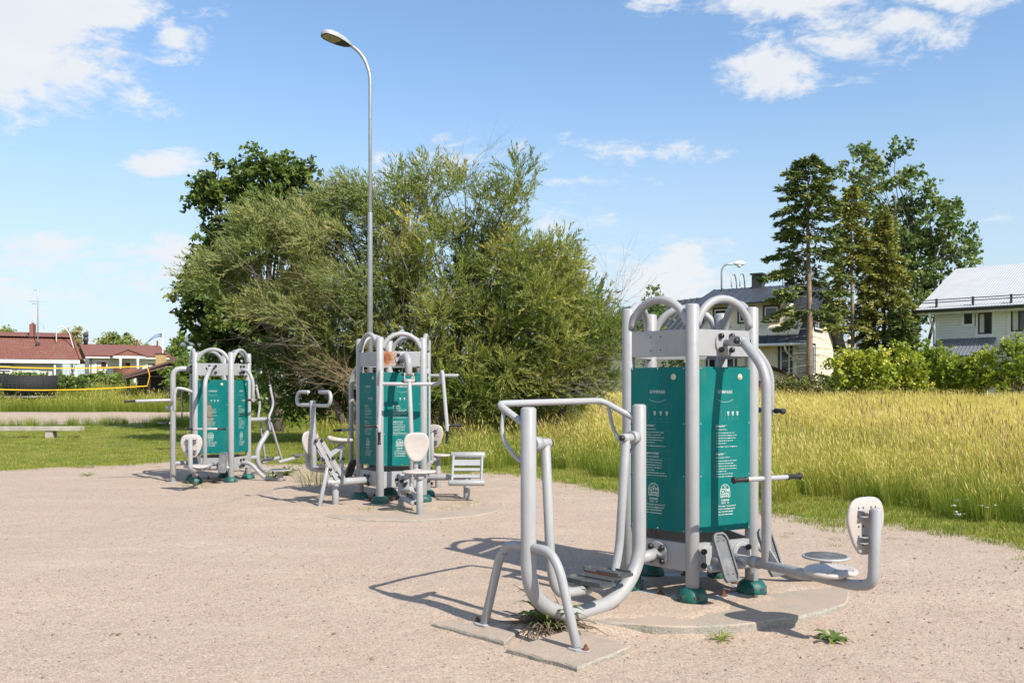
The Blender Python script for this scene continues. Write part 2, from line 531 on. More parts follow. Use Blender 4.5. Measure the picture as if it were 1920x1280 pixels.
def gravel_material():
    m, t = new_mat('pink_beige_gravel')
    tc = t.n('ShaderNodeTexCoord').outputs['Object']
    big = t.noise(0.42, 5, 0.6, tc)
    mid = t.noise(2.6, 7, 0.66, tc)
    c = t.ramp(mid, [(0.25, (0.334, 0.250, 0.185)), (0.5, (0.388, 0.296, 0.230)), (0.72, (0.435, 0.348, 0.268))])
    c = t.mix(t.n('ShaderNodeMapRange', {0: big, 1: 0.35, 2: 0.68, 3: 0.0, 4: 0.75}).outputs[0], c, (0.388, 0.310, 0.257))
    # moss-tinged and damp-looking smudges
    sm = t.n('ShaderNodeMapRange', {0: t.noise(1.1, 7, 0.7, t.n('ShaderNodeMapping', {'Vector': tc, 'Location': (3.3, 1.7, 0), 'Scale': (0.8, 1.5, 1)}).outputs[0]), 1: 0.60, 2: 0.74, 3: 0, 4: 0.55}).outputs[0]
    c = t.mix(sm, c, (0.194, 0.162, 0.107))
    # pale fine sand blown into drifts, greyer trodden ground between
    dr = t.noise(0.8, 7, 0.68, t.n('ShaderNodeMapping', {'Vector': tc, 'Location': (7.7, 4.1, 0), 'Rotation': (0, 0, 0.5), 'Scale': (0.7, 1.8, 1)}).outputs[0])
    c = t.mix(t.n('ShaderNodeMapRange', {0: dr, 1: 0.50, 2: 0.68, 3: 0, 4: 0.8}).outputs[0], c, (0.482, 0.394, 0.309))
    c = t.mix(t.n('ShaderNodeMapRange', {0: dr, 1: 0.46, 2: 0.30, 3: 0, 4: 0.5}).outputs[0], c, (0.300, 0.247, 0.217))
    # grains
    v1 = t.n('ShaderNodeTexVoronoi', {'Vector': tc, 'Scale': 115.0, 'Randomness': 1.0})
    g = t.n('ShaderNodeSeparateColor', {0: v1.outputs['Color']})
    gc = t.ramp(g.outputs[0], [(0.0, (0.132, 0.116, 0.105)), (0.10, (0.256, 0.177, 0.133)), (0.3, (0.388, 0.285, 0.216)), (0.6, (0.435, 0.325, 0.252)), (0.85, (0.496, 0.410, 0.327)), (1.0, (0.606, 0.540, 0.460))])
    c = t.mix(0.55, c, gc)
    v2 = t.n('ShaderNodeTexVoronoi', {'Vector': tc, 'Scale': 330.0})
    g2 = t.n('ShaderNodeSeparateColor', {0: v2.outputs['Color']})
    f2 = t.ramp(g2.outputs[1], [(0.0, 0.55), (0.12, 0.86), (0.5, 1.0), (0.9, 1.1), (1.0, 1.35)])
    c = t.mix(1.0, c, f2, 'MULTIPLY')
    h = t.math('ADD', t.math('MULTIPLY', v1.outputs['Distance'], -1.2), t.math('ADD', t.math('MULTIPLY', t.noise(210, 4, 0.7, tc), 0.8), t.math('MULTIPLY', t.noise(12, 5, 0.65, tc), 1.6)))
    b = t.n('ShaderNodeBump', {'Height': h, 'Strength': 0.5, 'Distance': 0.006}).outputs[0]
    b = t.n('ShaderNodeBump', {'Height': t.math('ADD', t.noise(3.4, 5, 0.6, tc), t.math('MULTIPLY', t.noise(9.5, 3, 0.5, tc, 0.4), 0.5)), 'Strength': 0.34, 'Distance': 0.05, 'Normal': b}).outputs[0]
    p = t.n('ShaderNodeBsdfPrincipled', {'Base Color': c, 'Roughness': 0.92, 'Specular IOR Level': 0.2, 'Normal': b})
    finish(t, p.outputs[0])
    return m


def concrete_material(name, col, sand, amt):
    m, t = new_mat(name)
    tc = t.n('ShaderNodeTexCoord').outputs['Object']
    c = t.ramp(t.noise(9, 7, 0.7, tc), [(0.3, tuple(k * 0.82 for k in col)), (0.7, tuple(k * 1.1 for k in col))])
    pits = t.n('ShaderNodeTexVoronoi', {'Vector': tc, 'Scale': 130.0})
    gp = t.n('ShaderNodeSeparateColor', {0: pits.outputs['Color']})
    c = t.mix(1.0, c, t.ramp(gp.outputs[0], [(0, 0.62), (0.15, 0.9), (0.6, 1.0), (1, 1.18)]), 'MULTIPLY')
    nz = t.n('ShaderNodeSeparateXYZ', {0: t.n('ShaderNodeNewGeometry').outputs['Normal']}).outputs[2]
    f = t.n('ShaderNodeMapRange', {0: t.noise(2.4, 7, 0.65, tc), 1: 0.30, 2: 0.58, 3: 0.25, 4: amt}).outputs[0]
    f = t.math('MULTIPLY', f, t.math('GREATER_THAN', nz, 0.7))
    c = t.mix(f, c, sand)
    b = t.n('ShaderNodeBump', {'Height': t.math('ADD', t.noise(110, 5, 0.7, tc), pits.outputs['Distance']), 'Strength': 0.6, 'Distance': 0.006}).outputs[0]
    p = t.n('ShaderNodeBsdfPrincipled', {'Base Color': c, 'Roughness': 0.9, 'Specular IOR Level': 0.2, 'Normal': b})
    finish(t, p.outputs[0])
    return m


M['ground'] = ground_material()
M['gravel'] = gravel_material()
M['concrete'] = concrete_material('old_concrete', (0.31, 0.285, 0.24), (0.39, 0.305, 0.245), 0.95)

xs = np.unique(np.concatenate([np.linspace(-900, -60, 22), np.arange(-60, 60.01, 0.6), np.linspace(60, 900, 22)]))
ys = np.unique(np.concatenate([np.linspace(-300, -12, 8), np.arange(-12, 50, 0.5), np.arange(50, 100, 1.5), np.linspace(100, 1500, 20)]))


def low_ground(X, Y):
    z = ground_z(X, Y)
    return z - 0.07 * sstep(-0.45, 0.4, -edge_dist(X, Y)) * (X < 9) * (X > -60)


V, F = grid_mesh(xs, ys, low_ground)
ground = link('ground', np_mesh('ground', V, F, M['ground']))
tag(ground, kind='structure')

gx = np.concatenate([np.arange(-60, -14, 0.5), np.arange(-14, 9.4, 0.07)])
rows = np.concatenate([np.linspace(0, 0.3, 8)[:-1], np.linspace(0.3, 1, 210)])
GX = np.repeat(gx[None, :], len(rows), 0)
y0, y1 = -12.0, gravel_edge(gx) + 0.6 / edge_scale(gx)
GY = y0 + (y1 - y0)[None, :] * rows[:, None]
GZ = ground_z(GX, GY) + 0.006 - 0.02 * (rows[:, None] > 0.9999)
# trodden sand heaped softly round the feet of the near station
def sand_drift(X, Y, c, z, front, back, n0):
    ang = np.arctan2(Y - c[1], X - c[0])
    fr = 0.5 + 0.5 * np.cos(ang - math.radians(-55))
    rad = back + (front - back) * sstep(0.25, 0.95, fr) + 0.09 * np.sin(3 * ang + n0) + 0.07 * np.sin(7 * ang + 2 * n0) + 0.05 * np.sin(17 * ang + n0)
    m = 1 - sstep(-0.22, 0.16, np.hypot(X - c[0], Y - c[1]) - rad)
    rip = 0.004 * np.sin(X * 9 + n0) * np.sin(Y * 11) + 0.003 * np.sin(X * 23 + 1) * np.sin(Y * 19 + n0)
    return m, z + rip


for (cc, zz, fr_, bk_, n0) in ((A_C, 0.005, 0.84, 2.35, 0.4), (B_C, 0.066, 1.35, 2.4, 1.7), (C_C, 0.006, 1.25, 1.9, 2.9)):
    mk_, zt_ = sand_drift(GX, GY, cc, zz, fr_, bk_, n0)
    GZ = GZ * (1 - mk_) + np.maximum(GZ, zt_) * mk_
V = np.stack([GX.ravel(), GY.ravel(), GZ.ravel()], 1)
nx, ny = len(gx), len(rows)
i = np.arange(nx - 1)[None, :] + nx * np.arange(ny - 1)[:, None]
F = np.stack([i, i + 1, i + nx + 1, i + nx], -1).reshape(-1, 4)
gravel = link('gravel_yard', np_mesh('gravel_yard', V, F, M['gravel']))
tag(gravel, kind='structure')

# sand court far left, beyond the lawn
cx = np.concatenate([np.arange(-110, -30, 3.0), np.arange(-30, -15.5, 0.3)])


def court_near(x): return np.interp(x, [-110, -30, -22, -19, -17, -15.5], [36, 38.2, 38.8, 40.0, 43.5, 52]) + 0.5 * np.sin(x * 1.9) + 0.25 * np.sin(x * 4.7)
def court_far(x): return np.interp(x, [-110, -22, -17, -15.5], [63, 62, 59, 53]) + 0.6 * np.sin(x * 1.1 + 1)


rr = np.linspace(0, 1, 12)
CX = np.repeat(cx[None, :], 12, 0)
CY = court_near(cx) + (court_far(cx) - court_near(cx))[None, :] * rr[:, None]
CZ = ground_z(CX, CY) + 0.02
V = np.stack([CX.ravel(), CY.ravel(), CZ.ravel()], 1)
nx, ny = len(cx), 12
i = np.arange(nx - 1)[None, :] + nx * np.arange(ny - 1)[:, None]
F = np.stack([i, i + 1, i + nx + 1, i + nx], -1).reshape(-1, 4)
tag(link('sand_court', np_mesh('sand_court', V, F, M['gravel'])), kind='structure')


# ------------------------------------------------------------------ concrete slabs
def wobble_disc(name, c, r, ztop, th, label, seed, nseg=140, sx=1.0):
    g = np.random.default_rng(seed)
    ph = g.uniform(0, 6.28, 6)
    mb = MB()
    top, edge, low = [], [], []
    for k in range(nseg):
        a = 2 * math.pi * k / nseg
        rr = r * (1 + 0.014 * math.sin(3 * a + ph[0]) + 0.009 * math.sin(7 * a + ph[1]) + 0.005 * math.sin(19 * a + ph[2]) + g.uniform(-0.004, 0.003))
        top.append((c[0] + (rr - 0.012) * math.cos(a) * sx, c[1] + (rr - 0.012) * math.sin(a), ztop + 0.003 * math.sin(5 * a + ph[3])))
        edge.append((c[0] + rr * math.cos(a) * sx, c[1] + rr * math.sin(a), ztop - 0.012 + 0.004 * math.sin(11 * a + ph[4])))
        low.append((c[0] + (rr + 0.006) * math.cos(a) * sx, c[1] + (rr + 0.006) * math.sin(a), ztop - th))
    V = [(c[0], c[1], ztop + 0.004)] + top + edge + low
    F = []
    for k in range(nseg):
        k2 = (k + 1) % nseg
        F.append((0, 1 + k, 1 + k2))
        F.append((1 + k, 1 + nseg + k, 1 + nseg + k2, 1 + k2))
        F.append((1 + nseg + k, 1 + 2 * nseg + k, 1 + 2 * nseg + k2, 1 + nseg + k2))
    mb.add(V, F)
    o = mb.build(name, M['concrete'])
    return tag(o, label, 'slab')


wobble_disc('concrete_slab', (1.14, 7.45), 1.57, -0.004, 0.12, 'large round concrete slab under the nearest exercise station', 1)


def quad_slab(name, pts, ztop, th, label):
    mb = MB()
    V, n = [], 10
    c = sum((Vector(p) for p in pts), Vector((0, 0))) / 4
    ring = []
    for i in range(4):
        a, b = Vector(pts[i]), Vector(pts[(i + 1) % 4])
        for k in range(n):
            p = a.lerp(b, k / n)
            d = (p - c).normalized()
            q_ = (i * n + k) / (4 * n) * 6.283
            ring.append(p + d * (0.006 * math.sin(3 * q_ + 1) + 0.004 * math.sin(7 * q_ + 2) + 0.003 * math.sin(11 * q_)))
    m = len(ring)
    V = [(c.x, c.y, ztop)] + [(p.x - (p - c).x * 0.03, p.y - (p - c).y * 0.03, ztop + random.uniform(-.002, .002)) for p in ring]
    V += [(p.x, p.y, ztop - 0.010 + 0.003 * math.sin(j * 1.1)) for j, p in enumerate(ring)] + [(p.x * 1.0, p.y, ztop - th) for p in ring]
    F = []
    for k in range(m):
        k2 = (k + 1) % m
        F += [(0, 1 + k, 1 + k2), (1 + k, 1 + m + k, 1 + m + k2, 1 + k2), (1 + m + k, 1 + 2 * m + k, 1 + 2 * m + k2, 1 + m + k2)]
    mb.add(V, F)
    return tag(mb.build(name, M['concrete']), label, 'slab')


def gp(u, v, z=-0.03):
    Y = (CAM_H - z) * FPX / (v - HOR)
    return ((u - 960) / FPX * Y, Y)


quad_slab('concrete_slab', [gp(952, 1216), gp(1082, 1252), gp(1186, 1212), gp(1070, 1180)], -0.022, 0.09, 'square concrete slab under the near front leg of the air walker')
quad_slab('concrete_slab', [gp(812, 1168), gp(945, 1204), gp(1000, 1160), gp(920, 1140)], -0.026, 0.06, 'square concrete slab under the left leg of the air walker')
wobble_disc('concrete_slab', (-1.40, 11.60), 1.32, 0.056, 0.14, 'round sand-strewn concrete slab under the middle exercise station', 5)
wobble_disc('concrete_slab', (-5.45, 14.85), 1.25, 0.000, 0.12, 'round half-buried concrete slab under the farthest exercise station', 9)

# ------------------------------------------------------------------ exercise stations
RP, AP = 0.494, 0.494 * math.cos(R_(36))
PH = 2.2


def P(s, t, z): return (s, -t, z)          # face frame: s to the right, t outwards, z up


def shared(name, mb, mat, bevel=0.0):
    return (name, mb.mesh(name, mat, bevel))


ME = {}
ME['post'] = MB().tube([(0, 0, 0.03), (0, 0, PH - 0.007)], 0.051, 22).mesh('post', M['paint'])
# arch between two posts, in the face frame
ar = []
for k in range(21):
    a = R_(12) + (math.pi - 2 * R_(12)) * k / 20
    ar.append(P(0.262 * math.cos(a), 0.012, 1.985 + 0.262 * math.sin(a)))
ME['arch'] = MB().tube(ar, 0.031, 14, cap='flat').mesh('arch', M['paint'])
ME['upper_beam'] = MB().box(P(0, 0.0, 1.914), (0.50, 0.045, 0.197)).mesh('upper_beam', M['paint'], 0.003)
ME['upper_beam_rusty'] = MB().box(P(0, 0.0, 1.914), (0.50, 0.045, 0.197)).mesh('upper_beam', M['beam_rusty'], 0.003)
ME['lower_beam'] = MB().box(P(0, 0.0, 0.321), (0.50, 0.045, 0.206)).mesh('lower_beam', M['paint'], 0.003)
ME['sign_panel'] = MB().box(P(0, 0.022, 1.118), (0.496, 0.012, 1.232)).mesh('sign_panel', M['green_panel'], 0.002)
ME['sign_panel_scorched'] = MB().box(P(0, 0.022, 1.118), (0.496, 0.012, 1.232)).mesh('sign_panel', M['green_panel_scorched'], 0.002)
ft = MB().lathe([(0.113, 0.0), (0.1135, 0.028), (0.110, 0.05), (0.099, 0.075), (0.082, 0.094), (0.066, 0.102), (0.054, 0.103)], seg=28)
ME['foot_cover'] = ft.mesh('foot_cover', M['foot'])
ME['foot_slot'] = MB().box((0, -0.107, 0.045), (0.042, 0.016, 0.018)).mesh('slot', M['hole'], 0.003)
ME['foot_seam'] = MB().tube([(0.02, -0.1125, 0.004), (0.02, -0.1125, 0.03), (0.02, -0.108, 0.052), (0.02, -0.097, 0.076), (0.02, -0.08, 0.096)], 0.0018, 6).mesh('seam', M['foot'])
ME['base_strip'] = MB().box(P(0, 0.0, 0.003), (0.50, 0.105, 0.010)).mesh('base_strip', M['strip'], 0.002)
wb = MB().lathe([(0.03, 0.008), (0.032, 0.012), (0.030, 0.016), (0.013, 0.017), (0.013, 0.034), (0.009, 0.036), (0.009, 0.05), (0.006, 0.052)], seg=14)
ME['anchor_bolt'] = wb.mesh('anchor_bolt', M['rust'])
ME['anchor_bolt_small'] = MB().lathe([(0.022, 0.0), (0.022, 0.006), (0.014, 0.007), (0.014, 0.022), (0.008, 0.026), (0.008, 0.032)], seg=12).mesh('anchor_bolt', M['rust'])
ME['screw'] = MB().lathe([(0.0062, 0.0), (0.0055, 0.003), (0.002, 0.0042)], axis=(0, -1, 0), seg=10).mesh('screw', M['steel'])
ME['disc'] = MB().lathe([(0.023, 0.0), (0.023, 0.003), (0.020, 0.005), (0.006, 0.0055), (0.006, 0.0075), (0.004, 0.008)], axis=(0, -1, 0), seg=20).mesh('reflector_disc', M['cream_disc'])
ME['flange'] = MB().lathe([(0.093, 0.0), (0.094, 0.004), (0.092, 0.013), (0.088, 0.014)], axis=(0, -1, 0), seg=32).mesh('flange', M['paint'])
ME['bolt_cap'] = MB().lathe([(0.021, 0.0), (0.022, 0.012), (0.020, 0.022), (0.013, 0.029), (0.004, 0.032)], axis=(0, -1, 0), seg=14).mesh('bolt_cap', M['black'])
ME['bolt_hole'] = MB().lathe([(0.006, 0.0), (0.0055, 0.0012)], axis=(0, -1, 0), seg=10).mesh('bolt_hole', M['hole'])


def rounded(w, h, r, n=5):
    pts = []
    for cx, cy, a0 in ((w / 2 - r, h / 2 - r, 0), (-w / 2 + r, h / 2 - r, 90), (-w / 2 + r, -h / 2 + r, 180), (w / 2 - r, -h / 2 + r, 270)):
        for k in range(n + 1):
            a = R_(a0 + 90 * k / n)
            pts.append((cx + r * math.cos(a), cy + r * math.sin(a)))
    return pts


def foot_plate_mesh(name, mat):
    """moulded foot plate with raised rim, narrower rounded heel; lies in xy, faces +z, long axis y"""
    mb = MB()
    poly = []
    L, Wd = 0.36, 0.135
    base = [(-0.5, -0.40), (-0.40, -0.5), (0.40, -0.5), (0.5, -0.40), (0.5, 0.36), (0.42, 0.445), (0.25, 0.5), (-0.25, 0.5), (-0.42, 0.445), (-0.5, 0.36)]
    out = [(x * Wd, y * L) for x, y in base]
    inn = [(x * (Wd - 0.026), y * (L - 0.03)) for x, y in base]
    n = len(out)
    V = [(x, y, -0.012) for x, y in out] + [(x, y, 0.013) for x, y in out] + [(x, y, 0.015) for x, y in inn] + [(x * 0.985, y * 0.99, 0.0) for x, y in inn]
    F = [tuple(reversed(range(n)))]
    for r in range(3):
        for k in range(n):
            k2 = (k + 1) % n
            F.append((r * n + k, r * n + k2, (r + 1) * n + k2, (r + 1) * n + k))
    F.append(tuple(3 * n + k for k in range(n)))
    mb.add(V, F)
    for sx in (-1, 1):
        for k in range(12):
            mb.box((sx * 0.046, -0.14 + k * 0.024, 0.001), (0.006, 0.008, 0.004))
    for r in range(2):
        for k in range(4):
            mb.lathe([(0.005, 0.0), (0.004, 0.003)], (-0.024 + k * 0.016 + r * 0.006, 0.145 - r * 0.014, 0.0), seg=8)
    return mb.mesh(name, mat)


ME['foot_plate'] = foot_plate_mesh('foot_plate', M['pedal'])
ME['foot_plate_dark'] = foot_plate_mesh('foot_plate', M['pedal_dark'])
sl = MB()
for sx in (-1, 1):
    for y in (0.118, -0.125):
        sl.box((sx * 0.024, y, 0.0012), (0.022, 0.007, 0.002))
ME['plate_slots'] = sl.mesh('slot', M['hole'])


def seat_outline(kind, n=44):
    pts = []
    for k in range(n):
        a = 2 * math.pi * k / n
        c, s = math.cos(a), math.sin(a)
        if kind == 'seat':
            r = 0.165 * (1 + 0.06 * math.cos(2 * a)) * (1 + 0.05 * math.sin(a))
            pts.append((r * c * 1.08, r * s * 0.98))
        else:   # backrest: wide shoulders tapering to a narrower base
            ex = 3.2
            rr = (abs(c) ** ex + abs(s) ** ex) ** (-1 / ex)
            x, y = rr * c, rr * s
            wv = 0.162 if y > 0.2 else 0.162 - 0.060 * min(1, (0.2 - y) / 1.0) ** 1.2
            pts.append((x * wv, y * 0.18))
    return pts


def cushion(kind):
    """moulded plastic seat or back in xy, front side +z"""
    out = seat_outline(kind)
    n = len(out)
    lev = [(0.93, -0.006), (1.0, 0.003), (1.0, 0.015), (0.95, 0.026), (0.82, 0.028), (0.6, 0.018), (0.3, 0.013)]
    if kind == 'back': lev = [(0.92, -0.004), (1.0, 0.002), (1.0, 0.014), (0.95, 0.024), (0.85, 0.026), (0.65, 0.018), (0.3, 0.015)]
    V, F = [], []
    for sc, z in lev:
        for x, y in out:
            zz = z
            if kind == 'seat':
                zz += 0.022 * math.exp(-(x / 0.03) ** 2) * max(0, y / 0.17) * (1 if sc < 0.99 else 0.6)
            V.append((x * sc, y * sc, zz))
    for r in range(len(lev) - 1):
        for k in range(n):
            k2 = (k + 1) % n
            F.append((r * n + k, r * n + k2, (r + 1) * n + k2, (r + 1) * n + k))
    F.append(tuple(reversed(range(n))))
    F.append(tuple((len(lev) - 1) * n + k for k in range(n)))
    return MB().add(V, F, True)


ME['seat'] = cushion('seat').mesh('seat', M['seat'])
ME['backrest'] = cushion('back').mesh('backrest', M['seat'])
bh = MB()
for zz in (0.115, 0.06, 0.0, -0.06, -0.115):
    for xx in (-0.075, -0.035, 0.035, 0.075):
        if zz < -0.1 and abs(xx) > 0.05: continue
        bh.lathe([(0.0075, 0.0), (0.007, 0.0015)], (xx, zz, -0.0035), axis=(0, 0, -1), seg=10)
ME['back_holes'] = bh.mesh('drain_holes', M['hole'])
bk = MB().box((0.003, 0, -0.006), (0.060, 0.036, 0.004))
for sy in (-1, 1):
    bk.box((0.0, sy * 0.018, -0.026), (0.064, 0.004, 0.044))
ME['back_bracket'] = bk.mesh('bracket', M['paint'], 0.001)
ME['grip'] = MB().lathe([(0.021, 0), (0.022, 0.005), (0.022, 0.012), (0.0175, 0.014), (0.0175, 0.10), (0.018, 0.112), (0.024, 0.116), (0.025, 0.124), (0.021, 0.130), (0.008, 0.132)], seg=16).mesh('grip', M['grip'])
ME['twist_disc'] = MB().lathe([(0.16, -0.006), (0.186, -0.004), (0.189, 0.004), (0.186, 0.012), (0.176, 0.014), (0.03, 0.0135)], seg=40).mesh('twist_disc', M['paint_new'])
td = MB().lathe([(0.168, 0.0138), (0.167, 0.0165), (0.05, 0.0165), (0.02, 0.0165)], seg=40)
for ring, cnt in ((0.155, 44), (0.135, 38), (0.11, 30), (0.085, 22), (0.06, 14)):
    for k in range(cnt):
        a = 2 * math.pi * k / cnt
        td.box((ring * math.cos(a), ring * math.sin(a), 0.0175), (0.008, 0.008, 0.003))
ME['disc_mat'] = td.mesh('disc_mat', M['pedal'])


def printing():
    """flat white print of the sign: heading, curve, figure box, paragraphs and maker's mark, in the face frame"""
    def text(mb, s, size, x, z, align='CENTER', off=0.0, wide=1.0):
        cu = bpy.data.curves.new('t', 'FONT')
        cu.body = s; cu.size = size; cu.align_x = align; cu.offset = off; cu.resolution_u = 2
        ob = bpy.data.objects.new('t', cu)
        COL.objects.link(ob)
        bpy.context.view_layer.update()
        me = bpy.data.meshes.new_from_object(ob.evaluated_get(bpy.context.evaluated_depsgraph_get()))
        mb.add([P(x + v.co.x * wide, TT, z + v.co.y) for v in me.vertices], [tuple(p.vertices) for p in me.polygons])
        bpy.data.objects.remove(ob); bpy.data.meshes.remove(me)
    TT = 0.0292
    def bar(mb, x0, x1, z, h=0.0016):
        mb.add([P(x0, TT, z - h), P(x1, TT, z - h), P(x1, TT, z + h), P(x0, TT, z + h)], [(0, 1, 2, 3)])
    def strip(mb, pts, w):
        for (a, b) in zip(pts[:-1], pts[1:]):
            d = Vector((b[0] - a[0], b[1] - a[1])); n = Vector((-d.y, d.x)).normalized() * w
            mb.add([P(a[0] - n.x, TT, a[1] - n.y), P(b[0] - n.x, TT, b[1] - n.y), P(b[0] + n.x, TT, b[1] + n.y), P(a[0] + n.x, TT, a[1] + n.y)], [(0, 1, 2, 3)])
    def frame(mb, x0, x1, z0, z1, w=0.0009):
        strip(mb, [(x0, z0), (x1, z0), (x1, z1), (x0, z1), (x0, z0)], w)
    out = []
    for kind in (0, 1):
        g = random.Random(11 + kind)
        mb, fb = MB(), MB()
        text(mb, 'GYMPARK', 0.0345, 0, 1.535, off=0.0004, wide=0.92)
        # serifs under the heading's letters are too fine to tell; the curve beneath it
        strip(mb, [(0.092 * math.cos(a), 1.555 - 0.072 + 0.0 - 0.055 * (math.sin(a) - 0.75) * 0.9) for a in [R_(35 + 110 * k / 14) for k in range(15)]], 0.0012)
        if kind == 0: frame(fb, -0.145, 0.125, 1.318, 1.452)
        # body figure (faint) and three muscle marks
        hx = -0.10 if kind == 0 else -0.02
        fig = fb
        strip(fig, [(hx - 0.012 + 0.012 * math.cos(a) + 0.012, 1.432 + 0.011 * math.sin(a)) for a in [R_(36 * k) for k in range(11)]], 0.0013)
        strip(fig, [(hx - 0.018, 1.415), (hx - 0.02, 1.37), (hx - 0.01, 1.33)], 0.002)
        strip(fig, [(hx + 0.018, 1.415), (hx + 0.02, 1.37), (hx + 0.01, 1.33)], 0.002)
        for q, mx in enumerate((-0.025, 0.03, 0.085) if kind == 0 else (0.03, 0.075, 0.12)):
            for sx in (-1, 1):
                mb.add([P(mx + sx * 0.006 - 0.005, TT, 1.40), P(mx + sx * 0.006 + 0.005, TT, 1.40), P(mx + sx * 0.003 + 0.002, TT, 1.368), P(mx + sx * 0.003 - 0.002, TT, 1.368)], [(0, 1, 2, 3)])
            strip(fb, [(mx - 0.006 + 0.006 * math.cos(a) + 0.006, 1.432 + 0.007 * math.sin(a)) for a in [R_(45 * k) for k in range(9)]], 0.001)
            bar(fb, mx - 0.004, mx + 0.004, 1.345, 0.006)
        x0 = -0.125 if kind == 0 else -0.09
        heads = ('K\u00e4velylaite *', 'Stegannordning *') if kind == 0 else ('Jalkapr\u00e4ssi *', 'Fotpr\u00e4ss *')
        subs = ('Toiminnan kuvaus:', 'Beskrivning av funktion:')
        for q, z in enumerate((1.285, 1.075)):
            text(mb, heads[q], 0.0215, x0, z, 'LEFT', 0.0006)
            text(mb, subs[q], 0.0145, x0, z - 0.024, 'LEFT', 0.0003)
            for ln in range(6 if q == 0 else 7):
                zz = z - 0.046 - ln * 0.0195
                if ln == 5 and q == 0: zz -= 0.006
                x = x0 + 0.004; end = x0 + 0.215 * g.uniform(0.72, 1.0)
                if ln in (4,): end = x0 + 0.10
                while x < end:
                    wd = g.uniform(0.010, 0.030)
                    bar(mb, x, min(x + wd, end), zz, g.uniform(0.0017, 0.0030)); x += wd + 0.0045
            if kind == 0: frame(fb, x0 - 0.006, x0 + 0.235, z - 0.185, z - 0.034)
        # maker's mark: an arch over GYM and a PARK block
        lx = -0.035 if kind == 0 else 0.0
        arch = [(lx + 0.046 * math.cos(a), 0.800 + 0.052 * math.sin(a)) for a in [R_(180 - 180 * k / 16) for k in range(17)]]
        strip(mb, [(lx - 0.030, 0.752), (lx - 0.046, 0.758)] + arch + [(lx + 0.046, 0.758), (lx + 0.030, 0.752)], 0.0026)
        text(mb, 'GYM', 0.040, lx, 0.793, off=0.0012, wide=0.95)
        for a in (-0.008, 0.008): strip(mb, [(lx, 0.823), (lx + a * 1.6, 0.843)], 0.0022)
        mb.add([P(lx - 0.036, TT, 0.757), P(lx + 0.036, TT, 0.757), P(lx + 0.036, TT, 0.786), P(lx - 0.036, TT, 0.786)], [(0, 1, 2, 3)])
        text(mb, 'GYMPARK', 0.0185, lx, 0.727, off=0.0007, wide=0.95)
        for q, ox in enumerate((-0.03, -0.014, 0.004, 0.028)):
            strip(mb, [(lx + ox + 0.006 * math.cos(a), 0.713 + 0.006 * math.sin(a)) for a in [R_((60 if q == 2 else 0) + (240 if q == 2 else 360) * k / 8) for k in range(9)]], 0.0016)
        for q, s in enumerate(('Homepage: www.gympark.fi', 'E-mail: myynti@gympark.fi', 'Fax: +358', 'Tel: +358')):
            zz = 0.686 - q * 0.0215
            text(mb, s, 0.0150, lx - 0.066, zz, 'LEFT', 0.0004)
            if q > 1:
                x = lx - 0.066 + 0.066
                for wd in (0.016, 0.012, 0.018, 0.016): bar(mb, x, x + wd, zz + 0.005, 0.0036); x += wd + 0.004
        # PARK letters cut dark into the white block
        pk = MB()
        TT = 0.0297
        text(pk, 'PARK', 0.0255, lx, 0.7625, off=0.0005, wide=1.05)
        TT = 0.0292
        out.append((mb.mesh('lettering', M['white_print'], recalc=False), fb.mesh('faded_figures', M['faint_print'], recalc=False), pk.mesh('logo_letters', M['green_panel'], recalc=False)))
    return out


PRINTS = printing()


class Station:
    def __init__(self, c, th, g, label):
        self.root = empty('exercise_station', (c[0], c[1], g), th, label, 'gym station', 'outdoor exercise stations on the gravel')
        self.c, self.th, self.g = c, th, g

    def fr(self, k):
        m = R_(72 * k + 36)
        return (AP * math.sin(m), -AP * math.cos(m), 0.0), m

    def part(self, name, me, k, label=None):
        loc, m = self.fr(k)
        o = link(name, me, self.root, loc, m)
        if label: o['label'] = label
        return o

    def flange(self, parent_k, s, z, caps=(1, 1, 1, 1), t=0.0225, sp=0.052):
        loc, m = self.fr(parent_k)
        fl = link('flange', ME['flange'], self.root, Vector(loc) + Matrix.Rotation(m, 3, 'Z') @ Vector(P(s, t, z)), m)
        for i, (a, b) in enumerate(((-1, 1), (1, 1), (-1, -1), (1, -1))):
            if caps[i]: link('bolt_cap', ME['bolt_cap'], fl, P(a * sp, 0.014, b * sp))
        return fl


def cap_at(parent, p, axis=(0, -1, 0), sc=1.0):
    o = link('bolt_cap', ME['bolt_cap'], parent, p)
    o.rotation_euler = Vector(axis).to_track_quat('-Y', 'Z').to_euler()
    o.scale = (sc, sc, sc)
    return o


def grip_at(parent, p, d, length=0.132):
    o = link('grip', ME['grip'], parent, p)
    o.rotation_euler = Vector(d).to_track_quat('Z', 'Y').to_euler()
    o.scale = (1, 1, length / 0.132)
    return o


